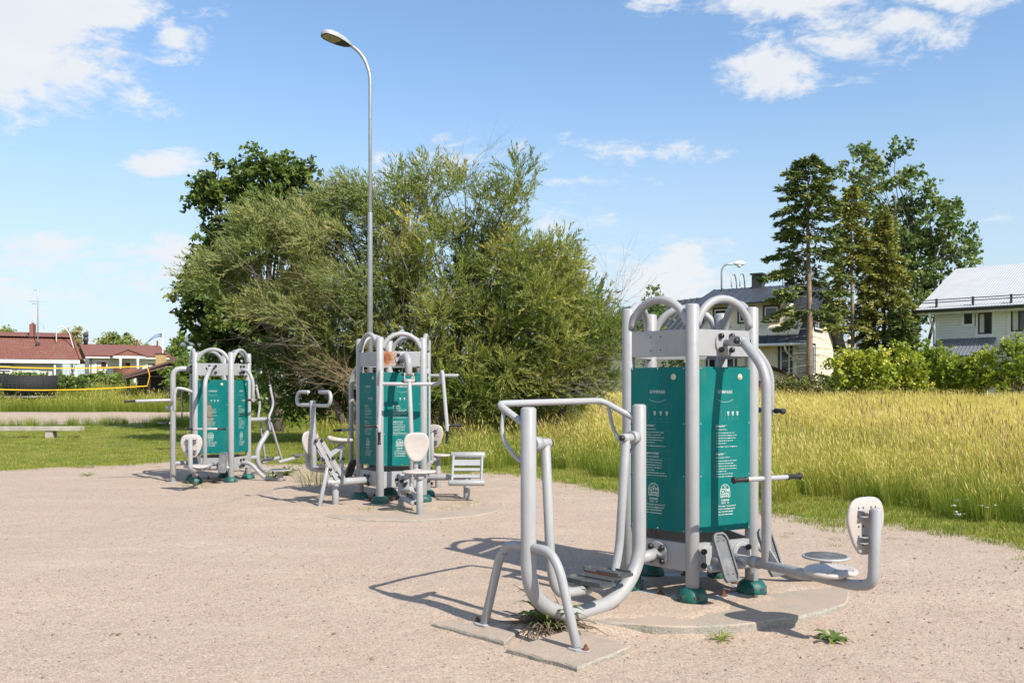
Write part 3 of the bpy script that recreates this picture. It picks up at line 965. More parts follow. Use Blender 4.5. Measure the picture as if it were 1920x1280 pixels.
def tower(st, prints, rusty=None, holes=(), scorched=None):
    for k in range(5):
        a = R_(72 * k)
        p = (RP * math.sin(a), -RP * math.cos(a), 0)
        link('post', ME['post'], st.root, p)
        fc = link('foot_cover', ME['foot_cover'], st.root, p, a + R_((0, 20, 170, 150, -30)[k]))
        for q in (0.25, -0.9):
            link('slot', ME['foot_slot'], fc, None, q)
        link('seam', ME['foot_seam'], fc)
        st.part('arch', ME['arch'], k)
        ub = st.part('upper_beam', ME['upper_beam_rusty' if rusty == k else 'upper_beam'], k, 'upper beam with an orange rust patch' if rusty == k else None)
        if k in holes:
            for (x, z) in ((-0.045, 0.05), (0.045, 0.05), (-0.045, -0.05), (0.045, -0.05)):
                link('bolt_hole', ME['bolt_hole'], ub, P(x - 0.02, 0.0226, 1.914 + z))
        st.part('lower_beam', ME['lower_beam'], k)
        sp = st.part('sign_panel', ME['sign_panel_scorched' if k == scorched else 'sign_panel'], k, 'green sign panel with a brown scorch mark' if k == scorched else None)
        for x in (-0.235, 0.0, 0.235):
            for z in (1.722, 0.514):
                link('screw', ME['screw'], sp, P(x, 0.028, z))
        for x in (-0.235, 0.235):
            for z in (1.31, 0.92):
                link('screw', ME['screw'], sp, P(x, 0.028, z))
        link('reflector_disc', ME['disc'], sp, P(0.145, 0.028, 1.66))
        pr = prints.get(k)
        if pr is not None:
            tag(link('lettering', PRINTS[pr][0], sp), kind='stuff')
            tag(link('faded_figures', PRINTS[pr][1], sp), kind='stuff')
            tag(link('logo_letters', PRINTS[pr][2], sp), kind='stuff')
        bs = st.part('base_strip', ME['base_strip'], k)
        link('anchor_bolt', ME['anchor_bolt'], bs, P(0.01, 0.0, 0))


# ---- machines hung on the faces (each built in its face frame)
def pivot_hanger(st, k, swing=0.0):
    """upper flange, stub and hinged sleeve"""
    st.flange(k, 0, 1.915)
    h = MB()
    h.tube([P(0, 0.03, 1.915), P(0, 0.17, 1.920)], 0.026, 16, cap='flat')
    o = st.part('hanger_stub', h.mesh('hanger_stub', M['paint']), k)
    b = MB()
    for sx in (-1, 1):
        b.prism([(0.125, -0.037), (0.205, -0.037), (0.235, -0.028), (0.247, 0.0), (0.235, 0.028), (0.205, 0.037), (0.125, 0.037)],
                lambda a, c, sx=sx: P(sx * 0.036, a, 1.921 + c), lambda a, c, sx=sx: P(sx * 0.044, a, 1.921 + c))
    b.box(P(0, 0.13, 1.921), (0.08, 0.012, 0.072))
    link('hinge_bracket', b.mesh('hinge_bracket', M['paint'], 0.001), o)
    for sx in (-1, 1): cap_at(o, P(sx * 0.044, 0.212, 1.921), (sx, 0, 0))
    sl = MB().tube([P(-0.034, 0.212, 1.921), P(0.034, 0.212, 1.921)], 0.034, 18, cap='flat')
    link('hinge_sleeve', sl.mesh('hinge_sleeve', M['paint']), o)
    return o


def leg_press(st, k, dt=0.0, dark=False, plates=True):
    """swinging seat with back, cross handle and two foot plates fixed to the tower"""
    pivot_hanger(st, k)
    t0 = 0.458 + dt
    arm = MB().tube([P(0, 0.225, 1.915), P(0, t0, 1.70), P(0, t0, 0.33)], 0.035, 18, bend=0.14)
    a = st.part('swing_arm', arm.mesh('swing_arm', M['paint']), k)
    hb = MB().tube([P(-0.20, t0, 0.935), P(0.21, t0, 0.935)], 0.0175, 12)
    hd = link('cross_handle', hb.mesh('cross_handle', M['paint_new']), a)
    grip_at(a, P(0.20, t0, 0.935), (1, 0, 0)); grip_at(a, P(-0.18, t0, 0.935), (-1, 0, 0))
    fr = MB().tube([P(0, t0 - 0.10, 0.322), P(0, t0 + 0.78, 0.326), P(0, t0 + 0.915, 0.36), P(0, t0 + 0.935, 0.83)], 0.035, 18, bend=0.13)
    sfr = st.part('seat_frame', fr.mesh('seat_frame', M['paint']), k)
    gs = MB().prism([(t0 + 0.033, 0.355), (t0 + 0.12, 0.355), (t0 + 0.033, 0.44)], lambda a, c: P(-0.004, a, c), lambda a, c: P(0.004, a, c))
    link('gusset', gs.mesh('gusset', M['paint']), sfr)
    lk = MB().tube([P(0, 0.03, 0.318), P(0, t0 - 0.10, 0.322)], 0.034, 16, cap='flat')
    lk.tube([P(0, t0 - 0.145, 0.322), P(0, t0 - 0.07, 0.322)], 0.043, 20, cap='flat')
    st.part('stop_buffer', lk.mesh('stop_buffer', M['paint']), k)
    se = link('seat', ME['seat'], sfr, P(0, t0 + 0.575, 0.372))
    se.rotation_euler = (R_(-3), 0, R_(180))
    sp = MB().box(P(0, t0 + 0.575, 0.362), (0.10, 0.20, 0.012))
    link('seat_plate', sp.mesh('seat_plate', M['paint'], 0.002), sfr)
    bb = link('backrest', ME['backrest'], sfr, P(0, t0 + 0.865, 0.715))
    # faces the tower (towards -t = +y)
    bb.rotation_euler = Vector((0, 1, 0.10)).normalized().to_track_quat('Z', 'Y').to_euler()
    bb.rotation_euler = (Matrix(((1, 0, 0), (0, 0, 1), (0, 1, 0))).transposed().to_euler()) if False else Matrix(((-1, 0, 0), (0, 0, 1), (0, 1, 0))).transposed().to_euler()
    tag(link('drain_holes', ME['back_holes'], bb), kind='stuff')
    for q in range(4): link('bracket', ME['back_bracket'], bb, ((0.052, -0.052)[q % 2], (0.082, -0.082)[q // 2], 0))
    if plates:
        st.flange(k, -0.165, 0.315, (1, 0, 1, 0)); st.flange(k, 0.165, 0.315, (0, 1, 0, 1))
        cb = MB().tube([P(-0.30, 0.20, 0.275), P(0.30, 0.20, 0.275)], 0.028, 14)
        for sx in (-1, 1): cb.tube([P(sx * 0.12, 0.03, 0.30), P(sx * 0.12, 0.20, 0.275)], 0.026, 12, cap='flat')
        c = st.part('foot_bar', cb.mesh('foot_bar', M['paint']), k)
        for sx in (-1, 1):
            fp = link('foot_plate', ME['foot_plate_dark' if dark else 'foot_plate'], c, P(sx * 0.215, 0.275, 0.365))
            up = Vector(P(0, -0.42, 0.9)).normalized(); nr = Vector(P(0, 0.9, 0.42)).normalized()
            x = up.cross(nr)
            fp.rotation_euler = Matrix((x, up, nr)).transposed().to_euler()
            link('slot', ME['plate_slots'], fp)


def twister(st, k, t=0.78, zt=0.2, handle_t=0.30, tubes=True):
    """standing twist disc on a stub, curved ground tube and hanging T-handle"""
    st.flange(k, 0, 1.915); st.flange(k, 0, 0.32)
    arm = MB().tube([P(0, 0.03, 1.915), P(0, 0.16, 1.90), P(0, handle_t, 1.72), P(0, handle_t, 1.36)], 0.030, 16, bend=0.12)
    a = st.part('handle_arm', arm.mesh('handle_arm', M['paint']), k)
    hb = MB().tube([P(-0.10, handle_t, 1.395), P(0.10, handle_t, 1.395)], 0.0165, 12)
    link('cross_handle', hb.mesh('cross_handle', M['paint_new']), a)
    grip_at(a, P(0.09, handle_t, 1.395), (1, 0, 0)); grip_at(a, P(-0.09, handle_t, 1.395), (-1, 0, 0))
    lo = MB().tube([P(0, 0.03, 0.32), P(0, 0.20, 0.315), P(0, 0.47, 0.055), P(0, t, 0.035)], 0.034, 16, bend=0.13)
    lo.lathe([(0.055, 0.0), (0.055, 0.10), (0.045, zt - 0.07), (0.05, zt - 0.03), (0.06, zt - 0.012)], P(0, t, 0.0), seg=20)
    o = st.part('disc_support', lo.mesh('disc_support', M['paint']), k)
    d = link('twist_disc', ME['twist_disc'], o, P(0, t, zt - 0.012))
    link('disc_mat', ME['disc_mat'], o, P(0, t, zt - 0.012))


def air_walker(st, k):
    """free-standing U frame with hand rail and two swinging foot boards"""
    st.flange(k, 0, 0.32)
    T0, T1 = 0.262, 1.468
    fr = MB().tube([P(0, T0, 1.45), P(0, T0, 0.26), P(0, 0.55, 0.04), P(0, 1.12, 0.035), P(0, T1, 0.24), P(0, T1, 1.445)], 0.051, 22, bend=0.27, nb=10)
    f = st.part('walker_frame', fr.mesh('walker_frame', M['paint']), k)
    ln = MB().tube([P(0, 0.03, 0.32), P(0, T0, 0.312)], 0.044, 18, cap='flat')
    st.part('walker_bracket', ln.mesh('walker_bracket', M['paint']), k)
    # hand rail on the far side of the frame
    d = -0.27
    rl = MB().tube([P(0, T1 - 0.01, 1.315), P(d, T1 + 0.01, 1.470), P(d, 0.37, 1.482), P(0, T0 + 0.01, 1.335)], 0.023, 14, bend=0.06)
    r = link('hand_rail', rl.mesh('hand_rail', M['paint_new']), f)
    for tt in (T1, T0):
        br = MB().tube([P(d * 0.80, tt + (0.008 if tt > 1 else 0.09), 1.43), P(d * 0.82, tt + 0.03, 1.25), P(d * 0.38, tt + 0.01, 1.12), P(-0.03, tt, 1.085)], 0.014, 10, bend=0.12)
        link('rail_brace', br.mesh('rail_brace', M['paint_new']), f)
    # splayed legs at the free end
    for sx in (-1, 1):
        lg = MB().tube([P(sx * 0.03, T1, 0.552), P(sx * 0.185, T1, 0.548), P(sx * 0.265, T1, 0.445), P(sx * 0.405, T1, -0.012)], 0.030, 16, bend=0.10)
        g = link('leg', lg.mesh('leg', M['paint']), f)
        fp = MB().prism([(sx * 0.365, -0.045), (sx * 0.44, -0.05), (sx * 0.50, -0.02), (sx * 0.50, 0.02), (sx * 0.44, 0.05), (sx * 0.365, 0.045)],
                        lambda a, c: P(a, T1 + c, -0.022), lambda a, c: P(a, T1 + c, -0.012))
        link('foot_flange', fp.mesh('foot_flange', M['strip'], 0.002), f)
        link('anchor_bolt', ME['anchor_bolt_small'], f, P(sx * 0.475, T1, -0.012))
    # hinges and swing legs
    for q, (tt, sg, sw) in enumerate(((T1, -1, 0.045), (T0, 1, -0.06))):
        hb = MB().tube([P(0, tt + sg * 0.04, 1.212), P(0, tt + sg * 0.105, 1.212)], 0.047, 20, cap='flat')
        hb.tube([P(0, tt + sg * 0.10, 1.212), P(0, tt + sg * 0.20, 1.212)], 0.033, 18)
        link('hinge_hub', hb.mesh('hinge_hub', M['paint']), f)
        cap_at(f, P(0, tt + sg * 0.202, 1.212), P(0, sg, 0))
        te = tt + sg * 0.165
        ce = 0.905 if q == 0 else 0.56
        sl = MB().tube([P(0, te, 1.20), P(sw, te, 0.40), P(sw, te + sg * 0.06, 0.215), P(sw, ce, 0.195)], 0.032, 16, bend=0.14)
        s = st.part('swing_leg', sl.mesh('swing_leg', M['paint']), k)
        br = MB().box(P(sw, ce, 0.224), (0.22, 0.07, 0.028))
        link('board_bracket', br.mesh('board_bracket', M['paint'], 0.003), s)
        bd = MB()
        n = 16
        L, Wd = 0.37, 0.15
        pl = rounded(L, Wd, 0.03, 3)
        bd.prism(pl, lambda a, c: P(sw + a, ce + c, 0.238), lambda a, c: P(sw + a, ce + c, 0.254))
        for sy in (-1, 1): bd.box(P(sw + (0.0 if q == 0 else 0.05), ce + sy * 0.068, 0.261), (0.30 if q == 0 else 0.20, 0.014, 0.016))
        bd.box(P(sw - 0.176, ce, 0.261), (0.014, 0.12, 0.016))
        for a in range(9):
            for c in range(4):
                bd.box(P(sw - 0.13 + a * 0.033, ce - 0.045 + c * 0.03, 0.2555), (0.018, 0.010, 0.004), Matrix.Rotation(R_(45 if (a + c) % 2 else -45), 3, 'Z'))
        w_ = link('foot_board', bd.mesh('foot_board', M['pedal_dark'], 0), s)
        if q == 1:
            w_['label'] = 'foot board with a broken rusty edge'
            rs = MB().box(P(sw - 0.02, ce + 0.0755, 0.247), (0.20, 0.004, 0.013))
            link('rusty_edge', rs.mesh('rusty_edge', M['rust']), s)


def t_handle(st, k):
    """hanging arm with a low cross handle only"""
    pivot_hanger(st, k)
    arm = MB().tube([P(0, 0.225, 1.915), P(0, 0.33, 1.72), P(0, 0.33, 0.62)], 0.033, 16, bend=0.12)
    a = st.part('swing_arm', arm.mesh('swing_arm', M['paint']), k)
    link('cross_handle', MB().tube([P(-0.16, 0.33, 1.06), P(0.16, 0.33, 1.06)], 0.0175, 12).mesh('cross_handle', M['paint_new']), a)
    grip_at(a, P(0.15, 0.33, 1.06), (1, 0, 0)); grip_at(a, P(-0.15, 0.33, 1.06), (-1, 0, 0))


def pull_down(st, k, half=0.40, straight=False):
    """curved gooseneck with hinged pull bars, seat with back on a post, linkage by the ground"""
    st.flange(k, 0, 1.915); st.flange(k, 0, 0.32)
    gn = MB().tube([P(0.0, 0.03, 1.915), P(0.0, 0.30, 1.945), P(0.01, 0.40, 1.88), P(0.01, 0.41, 1.70)], 0.044, 18, bend=0.20, nb=9)
    g = st.part('gooseneck', gn.mesh('gooseneck', M['paint']), k)
    ln = MB()
    for sx in (-1, 1):
        ln.prism([(0.38, 1.72), (0.43, 1.72), (0.455, 1.60), (0.405, 1.60)], lambda a, c, sx=sx: P(0.01 + sx * 0.055, a, c), lambda a, c, sx=sx: P(0.01 + sx * 0.064, a, c))
    ln.tube([P(-0.055, 0.405, 1.70), P(0.075, 0.405, 1.70)], 0.020, 12, cap='flat')
    ln.tube([P(-0.06, 0.43, 1.615), P(0.08, 0.43, 1.615)], 0.028, 14, cap='flat')
    link('hinge_links', ln.mesh('hinge_links', M['paint']), g)
    for (t, z) in ((0.405, 1.70), (0.43, 1.615)):
        for sx in (-1, 1): cap_at(g, P(0.01 + sx * 0.068, t, z), (sx, 0, 0), 0.95)
    lift = 0.13 if straight else 0.0
    bar = MB().tube([P(-half, 0.42, 1.578 + lift), P(half, 0.42, 1.578 + lift)], 0.024, 14)
    for sx in (() if straight else (-1, 1)):
        bar.tube([P(sx * (half - 0.07), 0.42, 1.578), P(sx * half, 0.44, 1.585), P(sx * (half - 0.01), 0.66, 1.76), P(sx * (half + 0.03), 0.74, 1.06), P(sx * (half + 0.03), 0.745, 0.98)], 0.024, 14, bend=0.07)
    b = st.part('pull_bar', bar.mesh('pull_bar', M['paint_new']), k)
    if straight:
        for sx in (-1, 1): grip_at(b, P(sx * half, 0.42, 1.578 + lift), (sx * 0.55, -0.1, -0.83), 0.15)
    for sx in (() if straight else (-1, 1)):
        hz = MB().tube([P(sx * (half + 0.03), 0.74, 1.055), P(sx * (half + 0.08), 0.74, 1.055)], 0.016, 10)
        link('side_handle', hz.mesh('side_handle', M['paint_new']), b)
        grip_at(b, P(sx * (half + 0.06), 0.74, 1.055), (sx, 0, 0), 0.16)
        grip_at(b, P(sx * (half + 0.03), 0.745, 0.985), (0, 0, -1), 0.16)
    ct = MB().tube([P(0.012, 0.43, 1.60), P(0.03, 0.50, 0.78), P(0.03, 0.50, 0.30)], 0.030, 14, bend=0.1)
    st.part('link_rod', ct.mesh('link_rod', M['paint']), k)
    sp = MB().tube([P(0, 1.10, -0.03), P(0, 1.10, 0.44)], 0.043, 18)
    sp.tube([P(0, 0.95, 0.455), P(0, 1.16, 0.455)], 0.04, 14)
    sp.tube([P(0, 0.86, 0.44), P(0, 0.86, 0.86)], 0.034, 16)
    sp.tube([P(0, 0.86, 0.45), P(0, 1.05, 0.45)], 0.034, 14)
    sp.box(P(0, 1.06, 0.485), (0.17, 0.24, 0.014))
    s = st.part('seat_post', sp.mesh('seat_post', M['paint']), k)
    se = link('seat', ME['seat'], s, P(0, 1.07, 0.497)); se.scale = (1.12, 0.95, 1)
    se.rotation_euler = (0, 0, 0)
    bb = link('backrest', ME['backrest'], s, P(0, 0.91, 0.80))
    bb.rotation_euler = Matrix(((1, 0, 0), (0, 0, 1), (0, -1, 0))).transposed().to_euler()
    tag(link('drain_holes', ME['back_holes'], bb), kind='stuff')
    for q in range(4): link('bracket', ME['back_bracket'], bb, ((0.052, -0.052)[q % 2], (0.082, -0.082)[q // 2], 0))
    lk = MB().tube([P(-0.10, 0.45, -0.02), P(-0.10, 0.45, 0.40)], 0.040, 16)
    lk.tube([P(0.0, 0.03, 0.32), P(0.0, 0.20, 0.32)], 0.030, 14)
    lk.tube([P(-0.05, 0.20, 0.33), P(-0.05, 0.75, 0.43)], 0.03, 14)
    lk.tube([P(-0.10, 0.46, 0.14), P(-0.02, 0.80, 0.10)], 0.034, 14)
    lk.tube([P(-0.10, 0.46, 0.23), P(0.0, 0.62, 0.25)], 0.036, 14)
    lk.tube([P(0.02, 0.50, 0.30), P(0.02, 0.82, 0.10)], 0.022, 12)
    l = st.part('lever_linkage', lk.mesh('lever_linkage', M['paint']), k)
    for (s_, t_, z_) in ((-0.15, 0.45, 0.36), (-0.15, 0.47, 0.14), (-0.07, 0.55, 0.30), (0.06, 0.60, 0.24), (0.02, 0.84, 0.10), (-0.1, 0.50, 0.34)):
        cap_at(l, P(s_, t_, z_), (-0.5, -0.8, 0), 1.1)


def rider(st, k):
    """horse-riding style rower: saddle, crossed levers, looped handle bar"""
    st.flange(k, 0, 0.30)
    fr = MB().tube([P(0, 0.03, 0.292), P(0, 0.62, 0.292)], 0.050, 20)
    fr.tube([P(0, 0.50, 0.29), P(0, 0.50, -0.03)], 0.045, 18)
    f = st.part('rider_frame', fr.mesh('rider_frame', M['paint']), k)
    sp = MB().tube([P(0, 0.60, 0.32), P(0, 0.42, 0.42), P(0, 0.40, 0.80)], 0.034, 16, bend=0.16)
    s = st.part('saddle_post', sp.mesh('saddle_post', M['paint']), k)
    sd = cushion('seat').mesh('saddle', M['seat'])
    so = link('saddle', sd, s, P(0, 0.43, 0.835)); so.scale = (0.80, 1.15, 1.3); so.rotation_euler = (R_(4), 0, R_(180))
    link('saddle_bracket', MB().box(P(0, 0.43, 0.815), (0.10, 0.26, 0.03)).mesh('saddle_bracket', M['paint'], 0.003), s)
    lb = MB()
    for sx in (-1, 1):
        for (t0, z0, t1, z1) in ((0.80, 0.86, 0.50, 0.33), (0.72, 0.86, 0.38, 0.30)):
            a, b = Vector(P(sx * 0.045, t0, z0)), Vector(P(sx * 0.045, t1, z1))
            d = b - a
            lb.box((a + b) / 2, (0.014, 0.05, d.length), d.to_track_quat('Z', 'X').to_matrix() @ Matrix.Rotation(math.pi / 2, 3, 'Z'))
    lb.tube([P(0.02, 0.62, 0.50), P(0.02, 0.74, -0.03)], 0.028, 12)
    a, b = Vector(P(0, 0.70, 0.58)), Vector(P(0, 0.42, 0.76))
    lb.box((a + b) / 2, (0.06, 0.055, (b - a).length), (b - a).to_track_quat('Z', 'X').to_matrix() @ Matrix.Rotation(math.pi / 2, 3, 'Z'))
    l = st.part('lever_bars', lb.mesh('lever_bars', M['paint']), k)
    for (t_, z_) in ((0.80, 0.85), (0.70, 0.60), (0.56, 0.62), (0.72, 0.85), (0.60, 0.47), (0.42, 0.60)):
        cap_at(l, P(0.055, t_, z_), (1, 0, 0)); cap_at(l, P(-0.055, t_, z_), (-1, 0, 0))
    hp = MB().tube([P(0, 0.82, 1.36), P(0, 0.80, 0.50)], 0.036, 16)
    h = st.part('handle_post', hp.mesh('handle_post', M['paint']), k)
    lp = MB()
    for sx in (-1, 1):
        pts = [P(0, 0.82, 1.305)]
        for q in range(13):
            a = R_(-90 + 180 * q / 12)
            pts.append(P(sx * (0.44 + 0.085 * math.cos(a)), 0.82 - 0.02 * q / 12, 1.39 + 0.085 * math.sin(a)))
        pts.append(P(sx * 0.17, 0.80, 1.475))
        lp.tube(pts, 0.023, 12)
    link('handle_loop', lp.mesh('handle_loop', M['paint_new']), h)
    st_ = MB().box(P(0.036, 0.40, 0.735), (0.002, 0.03, 0.045))
    link('warning_sticker', st_.mesh('warning_sticker', M['white_print']), s)


def sit_up_bench(st, k):
    """short curved slatted bench on one post"""
    st.flange(k, 0, 0.31)
    a = MB().tube([P(0, 0.03, 0.305), P(0, 0.62, 0.305)], 0.042, 18)
    a.tube([P(0, 0.57, 0.30), P(0, 0.57, -0.04)], 0.045, 18)
    f = st.part('bench_support', a.mesh('bench_support', M['paint']), k)
    t0, t1 = 0.365, 0.80
    fr = MB()
    prof = [(0.10, 0.60), (0.04, 0.575), (-0.06, 0.50), (-0.20, 0.36), (-0.30, 0.265)]
    for t in (t0 + 0.02, t1 - 0.02):
        fr.tube([P(s, t, z) for s, z in prof], 0.018, 12, bend=0.05)
    fr.tube([P(0.10, t0 - 0.015, 0.60), P(0.10, t1 + 0.015, 0.60)], 0.046, 18)
    fr.tube([P(-0.31, t0 - 0.02, 0.26), P(-0.31, t1 + 0.02, 0.26)], 0.040, 18)
    b = st.part('bench_frame', fr.mesh('bench_frame', M['paint']), k)
    for i in range(3):
        s, z = [(-0.03, 0.505), (-0.12, 0.42), (-0.21, 0.335)][i]
        sl = MB().box(P(s, (t0 + t1) / 2, z), (0.105 if i == 0 else 0.05, t1 - t0 - 0.04, 0.014), Matrix.Rotation(R_(-42), 3, 'Y'))
        link('slat', sl.mesh('slat', M['paint'], 0.002), b)


def hoop_frame(st, k):
    """tall hoop post with a long handle bar and a short one"""
    st.flange(k, 0, 1.915); st.flange(k, 0, 0.32)
    t0 = 0.335
    h = MB().tube([P(0, 0.03, 1.925), P(0, t0, 1.925), P(0, t0, -0.03)], 0.047, 20, bend=0.24, nb=10)
    h.lathe([(0.075, -0.004), (0.075, 0.012), (0.05, 0.014)], P(0, t0, 0.0), seg=18)
    o = st.part('hoop_post', h.mesh('hoop_post', M['paint']), k)
    lw = MB().tube([P(0, 0.03, 0.325), P(0, t0, 0.325)], 0.035, 16)
    st.part('hoop_strut', lw.mesh('hoop_strut', M['paint']), k)
    hb = MB().tube([P(0.0, t0 - 0.03, 1.395), P(0.0, 0.92, 1.38)], 0.026, 14)
    link('long_handle', hb.mesh('long_handle', M['paint_new']), o)
    grip_at(o, P(0, 0.91, 1.38), P(0, 1, -0.02), 0.18)
    hub = MB().tube([P(0.0, t0 + 0.02, 1.26), P(0.0, t0 + 0.10, 1.26)], 0.035, 16)
    link('hub', hub.mesh('hub', M['paint']), o)
    s2 = MB().tube([P(0, t0 + 0.03, 1.005), P(0, t0 + 0.09, 1.005)], 0.018, 12)
    link('short_handle', s2.mesh('short_handle', M['paint_new']), o)
    grip_at(o, P(0, t0 + 0.07, 1.005), P(0, 1, 0), 0.18)
    bk = MB().tube([P(0.28, 0.02, 1.52), P(0.30, 0.16, 1.58), P(0.30, 0.30, 1.60), P(0.30, 0.33, 1.50), P(0.31, 0.33, 1.22)], 0.028, 14, bend=0.09)
    st.part('bent_handle', bk.mesh('bent_handle', M['paint']), k)


def strider(st, k):
    """cross trainer: curved stand, two levers, two foot plates"""
    st.flange(k, 0, 0.34)
    c = MB().tube([P(0, 0.72, 1.03), P(0, 0.80, 0.85), P(0, 0.50, 0.50), P(0, 0.48, 0.26), P(0, 0.66, 0.075), P(0, 1.0, 0.06)], 0.046, 18, bend=0.18, nb=8)
    o = st.part('strider_stand', c.mesh('strider_stand', M['paint']), k)
    top = MB().tube([P(0, 0.02, 1.035), P(0, 0.74, 1.03)], 0.04, 18)
    st.part('strider_strut', MB().tube([P(0, 0.03, 0.345), P(0, 0.5, 0.345)], 0.04, 16).mesh('strider_strut', M['paint']), k)
    st.part('strider_arm', top.mesh('strider_arm', M['paint']), k)
    for sx, dt in ((-1, 0.10), (1, -0.06)):
        lv = MB().tube([P(sx * 0.13, 0.62 + dt * 0.5, 1.66), P(sx * 0.13, 0.72 + dt * .5, 1.30), P(sx * 0.13, 0.64, 1.05), P(sx * 0.13, 0.70, 0.96), P(sx * 0.13, 0.88 + dt, 0.26)], 0.022, 12, bend=0.1)
        l = st.part('lever', lv.mesh('lever', M['paint_new']), k)
        grip_at(l, P(sx * 0.13, 0.622 + dt * .5, 1.62), P(0, -0.1 if False else -0.06, 1), 0.17)
        ax = MB().tube([P(0, 0.68, 1.02), P(sx * 0.15, 0.68, 1.02)], 0.026, 14)
        link('axle', ax.mesh('axle', M['paint']), l)
        cap_at(l, P(sx * 0.155, 0.68, 1.02), (sx, 0, 0))
        lm = MB().tube([P(sx * 0.13, 0.80 + dt, 0.235), P(sx * 0.14, 1.30 + dt, 0.30)], 0.03, 12)
        link('foot_link', lm.mesh('foot_link', M['paint']), l)
        t_ = 1.36 + dt if sx < 0 else 0.80
        z_ = 0.335 if sx < 0 else 0.30
        fp = link('foot_plate', ME['foot_plate'], l, P(sx * 0.14, t_, z_))
        fp.scale = (1.15, 1.1, 1)


SA = Station(A_C, -0.14, 0.0, 'nearest grey tower with green sign panels, air walker and swing seat attached')
tower(SA, {4: 0, 0: 1, 1: 0, 2: 1, 3: 0}, holes=(4, 2))
air_walker(SA, 4)
leg_press(SA, 0)
twister(SA, 1, t=0.785, zt=0.205)

SB = Station(B_C, -0.307, 0.061, 'middle station with rust-stained beam, pink seats, riding saddle and pull-down bars')
tower(SB, {4: 1, 0: 0, 1: 1, 2: 0, 3: 1}, rusty=0, holes=(4,))
rider(SB, 4)
pull_down(SB, 0)
sit_up_bench(SB, 1)
pull_down(SB, 2, 0.60, True)
leg_press(SB, 3, 0.01, dark=True)

SCt = Station(C_C, 0.735, -0.003, 'farthest station at left with hoop post, twist disc and cross trainer')
tower(SCt, {4: 0, 0: 1, 1: 0, 2: 1, 3: 0}, scorched=4)
leg_press(SCt, 4, 0.13)
twister(SCt, 0, t=0.75, zt=0.215, handle_t=0.25)
hoop_frame(SCt, 3)
strider(SCt, 1)

# ------------------------------------------------------------------ houses and yard things beyond the lawn
def siding(name, col, pitch=0.14, vertical=False, rough=0.7, strength=0.5):
    """painted boards too far off to tell apart: fine relief and darker grooves"""
    m, t = new_mat(name)
    tc = t.n('ShaderNodeTexCoord').outputs['Object']
    sp = t.n('ShaderNodeSeparateXYZ', {0: tc})
    if vertical: a = t.math('ADD', sp.outputs[0], sp.outputs[1])
    else: a = sp.outputs[2]
    fr = t.math('FRACT', t.math('DIVIDE', a, pitch))
    groove = t.n('ShaderNodeMapRange', {0: fr, 1: 0.0, 2: 0.16, 3: 0.0, 4: 1.0}).outputs[0]
    b = t.n('ShaderNodeBump', {'Height': groove, 'Strength': strength, 'Distance': 0.03}).outputs[0]
    n = t.noise(1.2, 5, 0.6, tc)
    c = t.ramp(n, [(0.3, tuple(k * 0.93 for k in col)), (0.7, col)])
    c = t.mix(1.0, c, t.ramp(groove, [(0, 0.72), (0.8, 1.0)]), 'MULTIPLY')
    p = t.n('ShaderNodeBsdfPrincipled', {'Base Color': c, 'Roughness': rough, 'Normal': b, 'Specular IOR Level': 0.3})
    finish(t, p.outputs[0])
    return m


M['white_siding'] = siding('white_boards', (0.80, 0.79, 0.75), 0.13)
M['cream_siding'] = siding('cream_boards', (0.80, 0.72, 0.55), 0.15, True)
M['cream_siding_h'] = siding('cream_boards_level', (0.80, 0.72, 0.55), 0.15)
M['blue_siding'] = siding('pale_blue_boards', (0.48, 0.56, 0.62), 0.32, strength=1.0)
M['plaster'] = solid('white_plaster', (0.66, 0.65, 0.62), 0.8, 0, 0.05, 0.6, 0.1, 20)
M['cream_plaster'] = solid('pale_plaster', (0.60, 0.58, 0.52), 0.8, 0, 0.05, 0.6)
M['white_trim'] = solid('white_trim', (0.74, 0.74, 0.72), 0.5, 0, 0.04, 2)
M['dark_frame'] = solid('dark_brown_frame', (0.035, 0.022, 0.018), 0.5)
M['charcoal'] = solid('charcoal_frame', (0.035, 0.038, 0.042), 0.5)
M['red_frame'] = solid('dark_red_frame', (0.16, 0.03, 0.025), 0.5)
M['dark_metal'] = solid('dark_roof_metal', (0.045, 0.05, 0.06), 0.42, 0.0, 0.15, 1.0, spec=0.6)
M['light_metal'] = solid('white_roof_metal', (0.46, 0.465, 0.475), 0.42, 0.0, 0.05, 1.5, spec=0.5)
M['grey_metal_roof'] = solid('grey_roof_metal', (0.16, 0.18, 0.21), 0.4, 0.0, 0.1, 1.0, spec=0.5)
M['brown_metal'] = solid('brown_roof_metal', (0.13, 0.075, 0.065), 0.45, 0, 0.12, 1.0, spec=0.5)
M['brown_dark'] = solid('dark_brown_boards', (0.035, 0.022, 0.016), 0.7)
M['brown_band'] = solid('red_brown_boards', (0.22, 0.085, 0.05), 0.7, 0, 0.1, 2)
M['tile'] = solid('red_roof_tile', (0.20, 0.082, 0.062), 0.75, 0, 0.25, 5.0, 0.2, 30, dirt=(0.22, 0.16, 0.13), dirt_amt=0.55, dscale=0.55)
M['red_sheet'] = solid('red_sheet_roof', (0.185, 0.075, 0.055), 0.65, 0, 0.08, 1.0)
M['yellow_brick'] = solid('yellow_brick', (0.42, 0.29, 0.12), 0.85, 0, 0.3, 9)
M['curtain'] = solid('pale_curtain', (0.55, 0.55, 0.52), 0.8, 0, 0.2, 3)
M['wood_grey'] = solid('weathered_wood', (0.38, 0.34, 0.29), 0.85, 0, 0.25, 4, 0.5, 30, dirt=(0.22, 0.19, 0.15), dirt_amt=0.6, dscale=3)
M['yellow_band'] = solid('yellow_webbing', (0.78, 0.45, 0.01), 0.55, 0, 0.08, 5)
M['net_black'] = solid('black_netting', (0.012, 0.013, 0.014), 0.8)
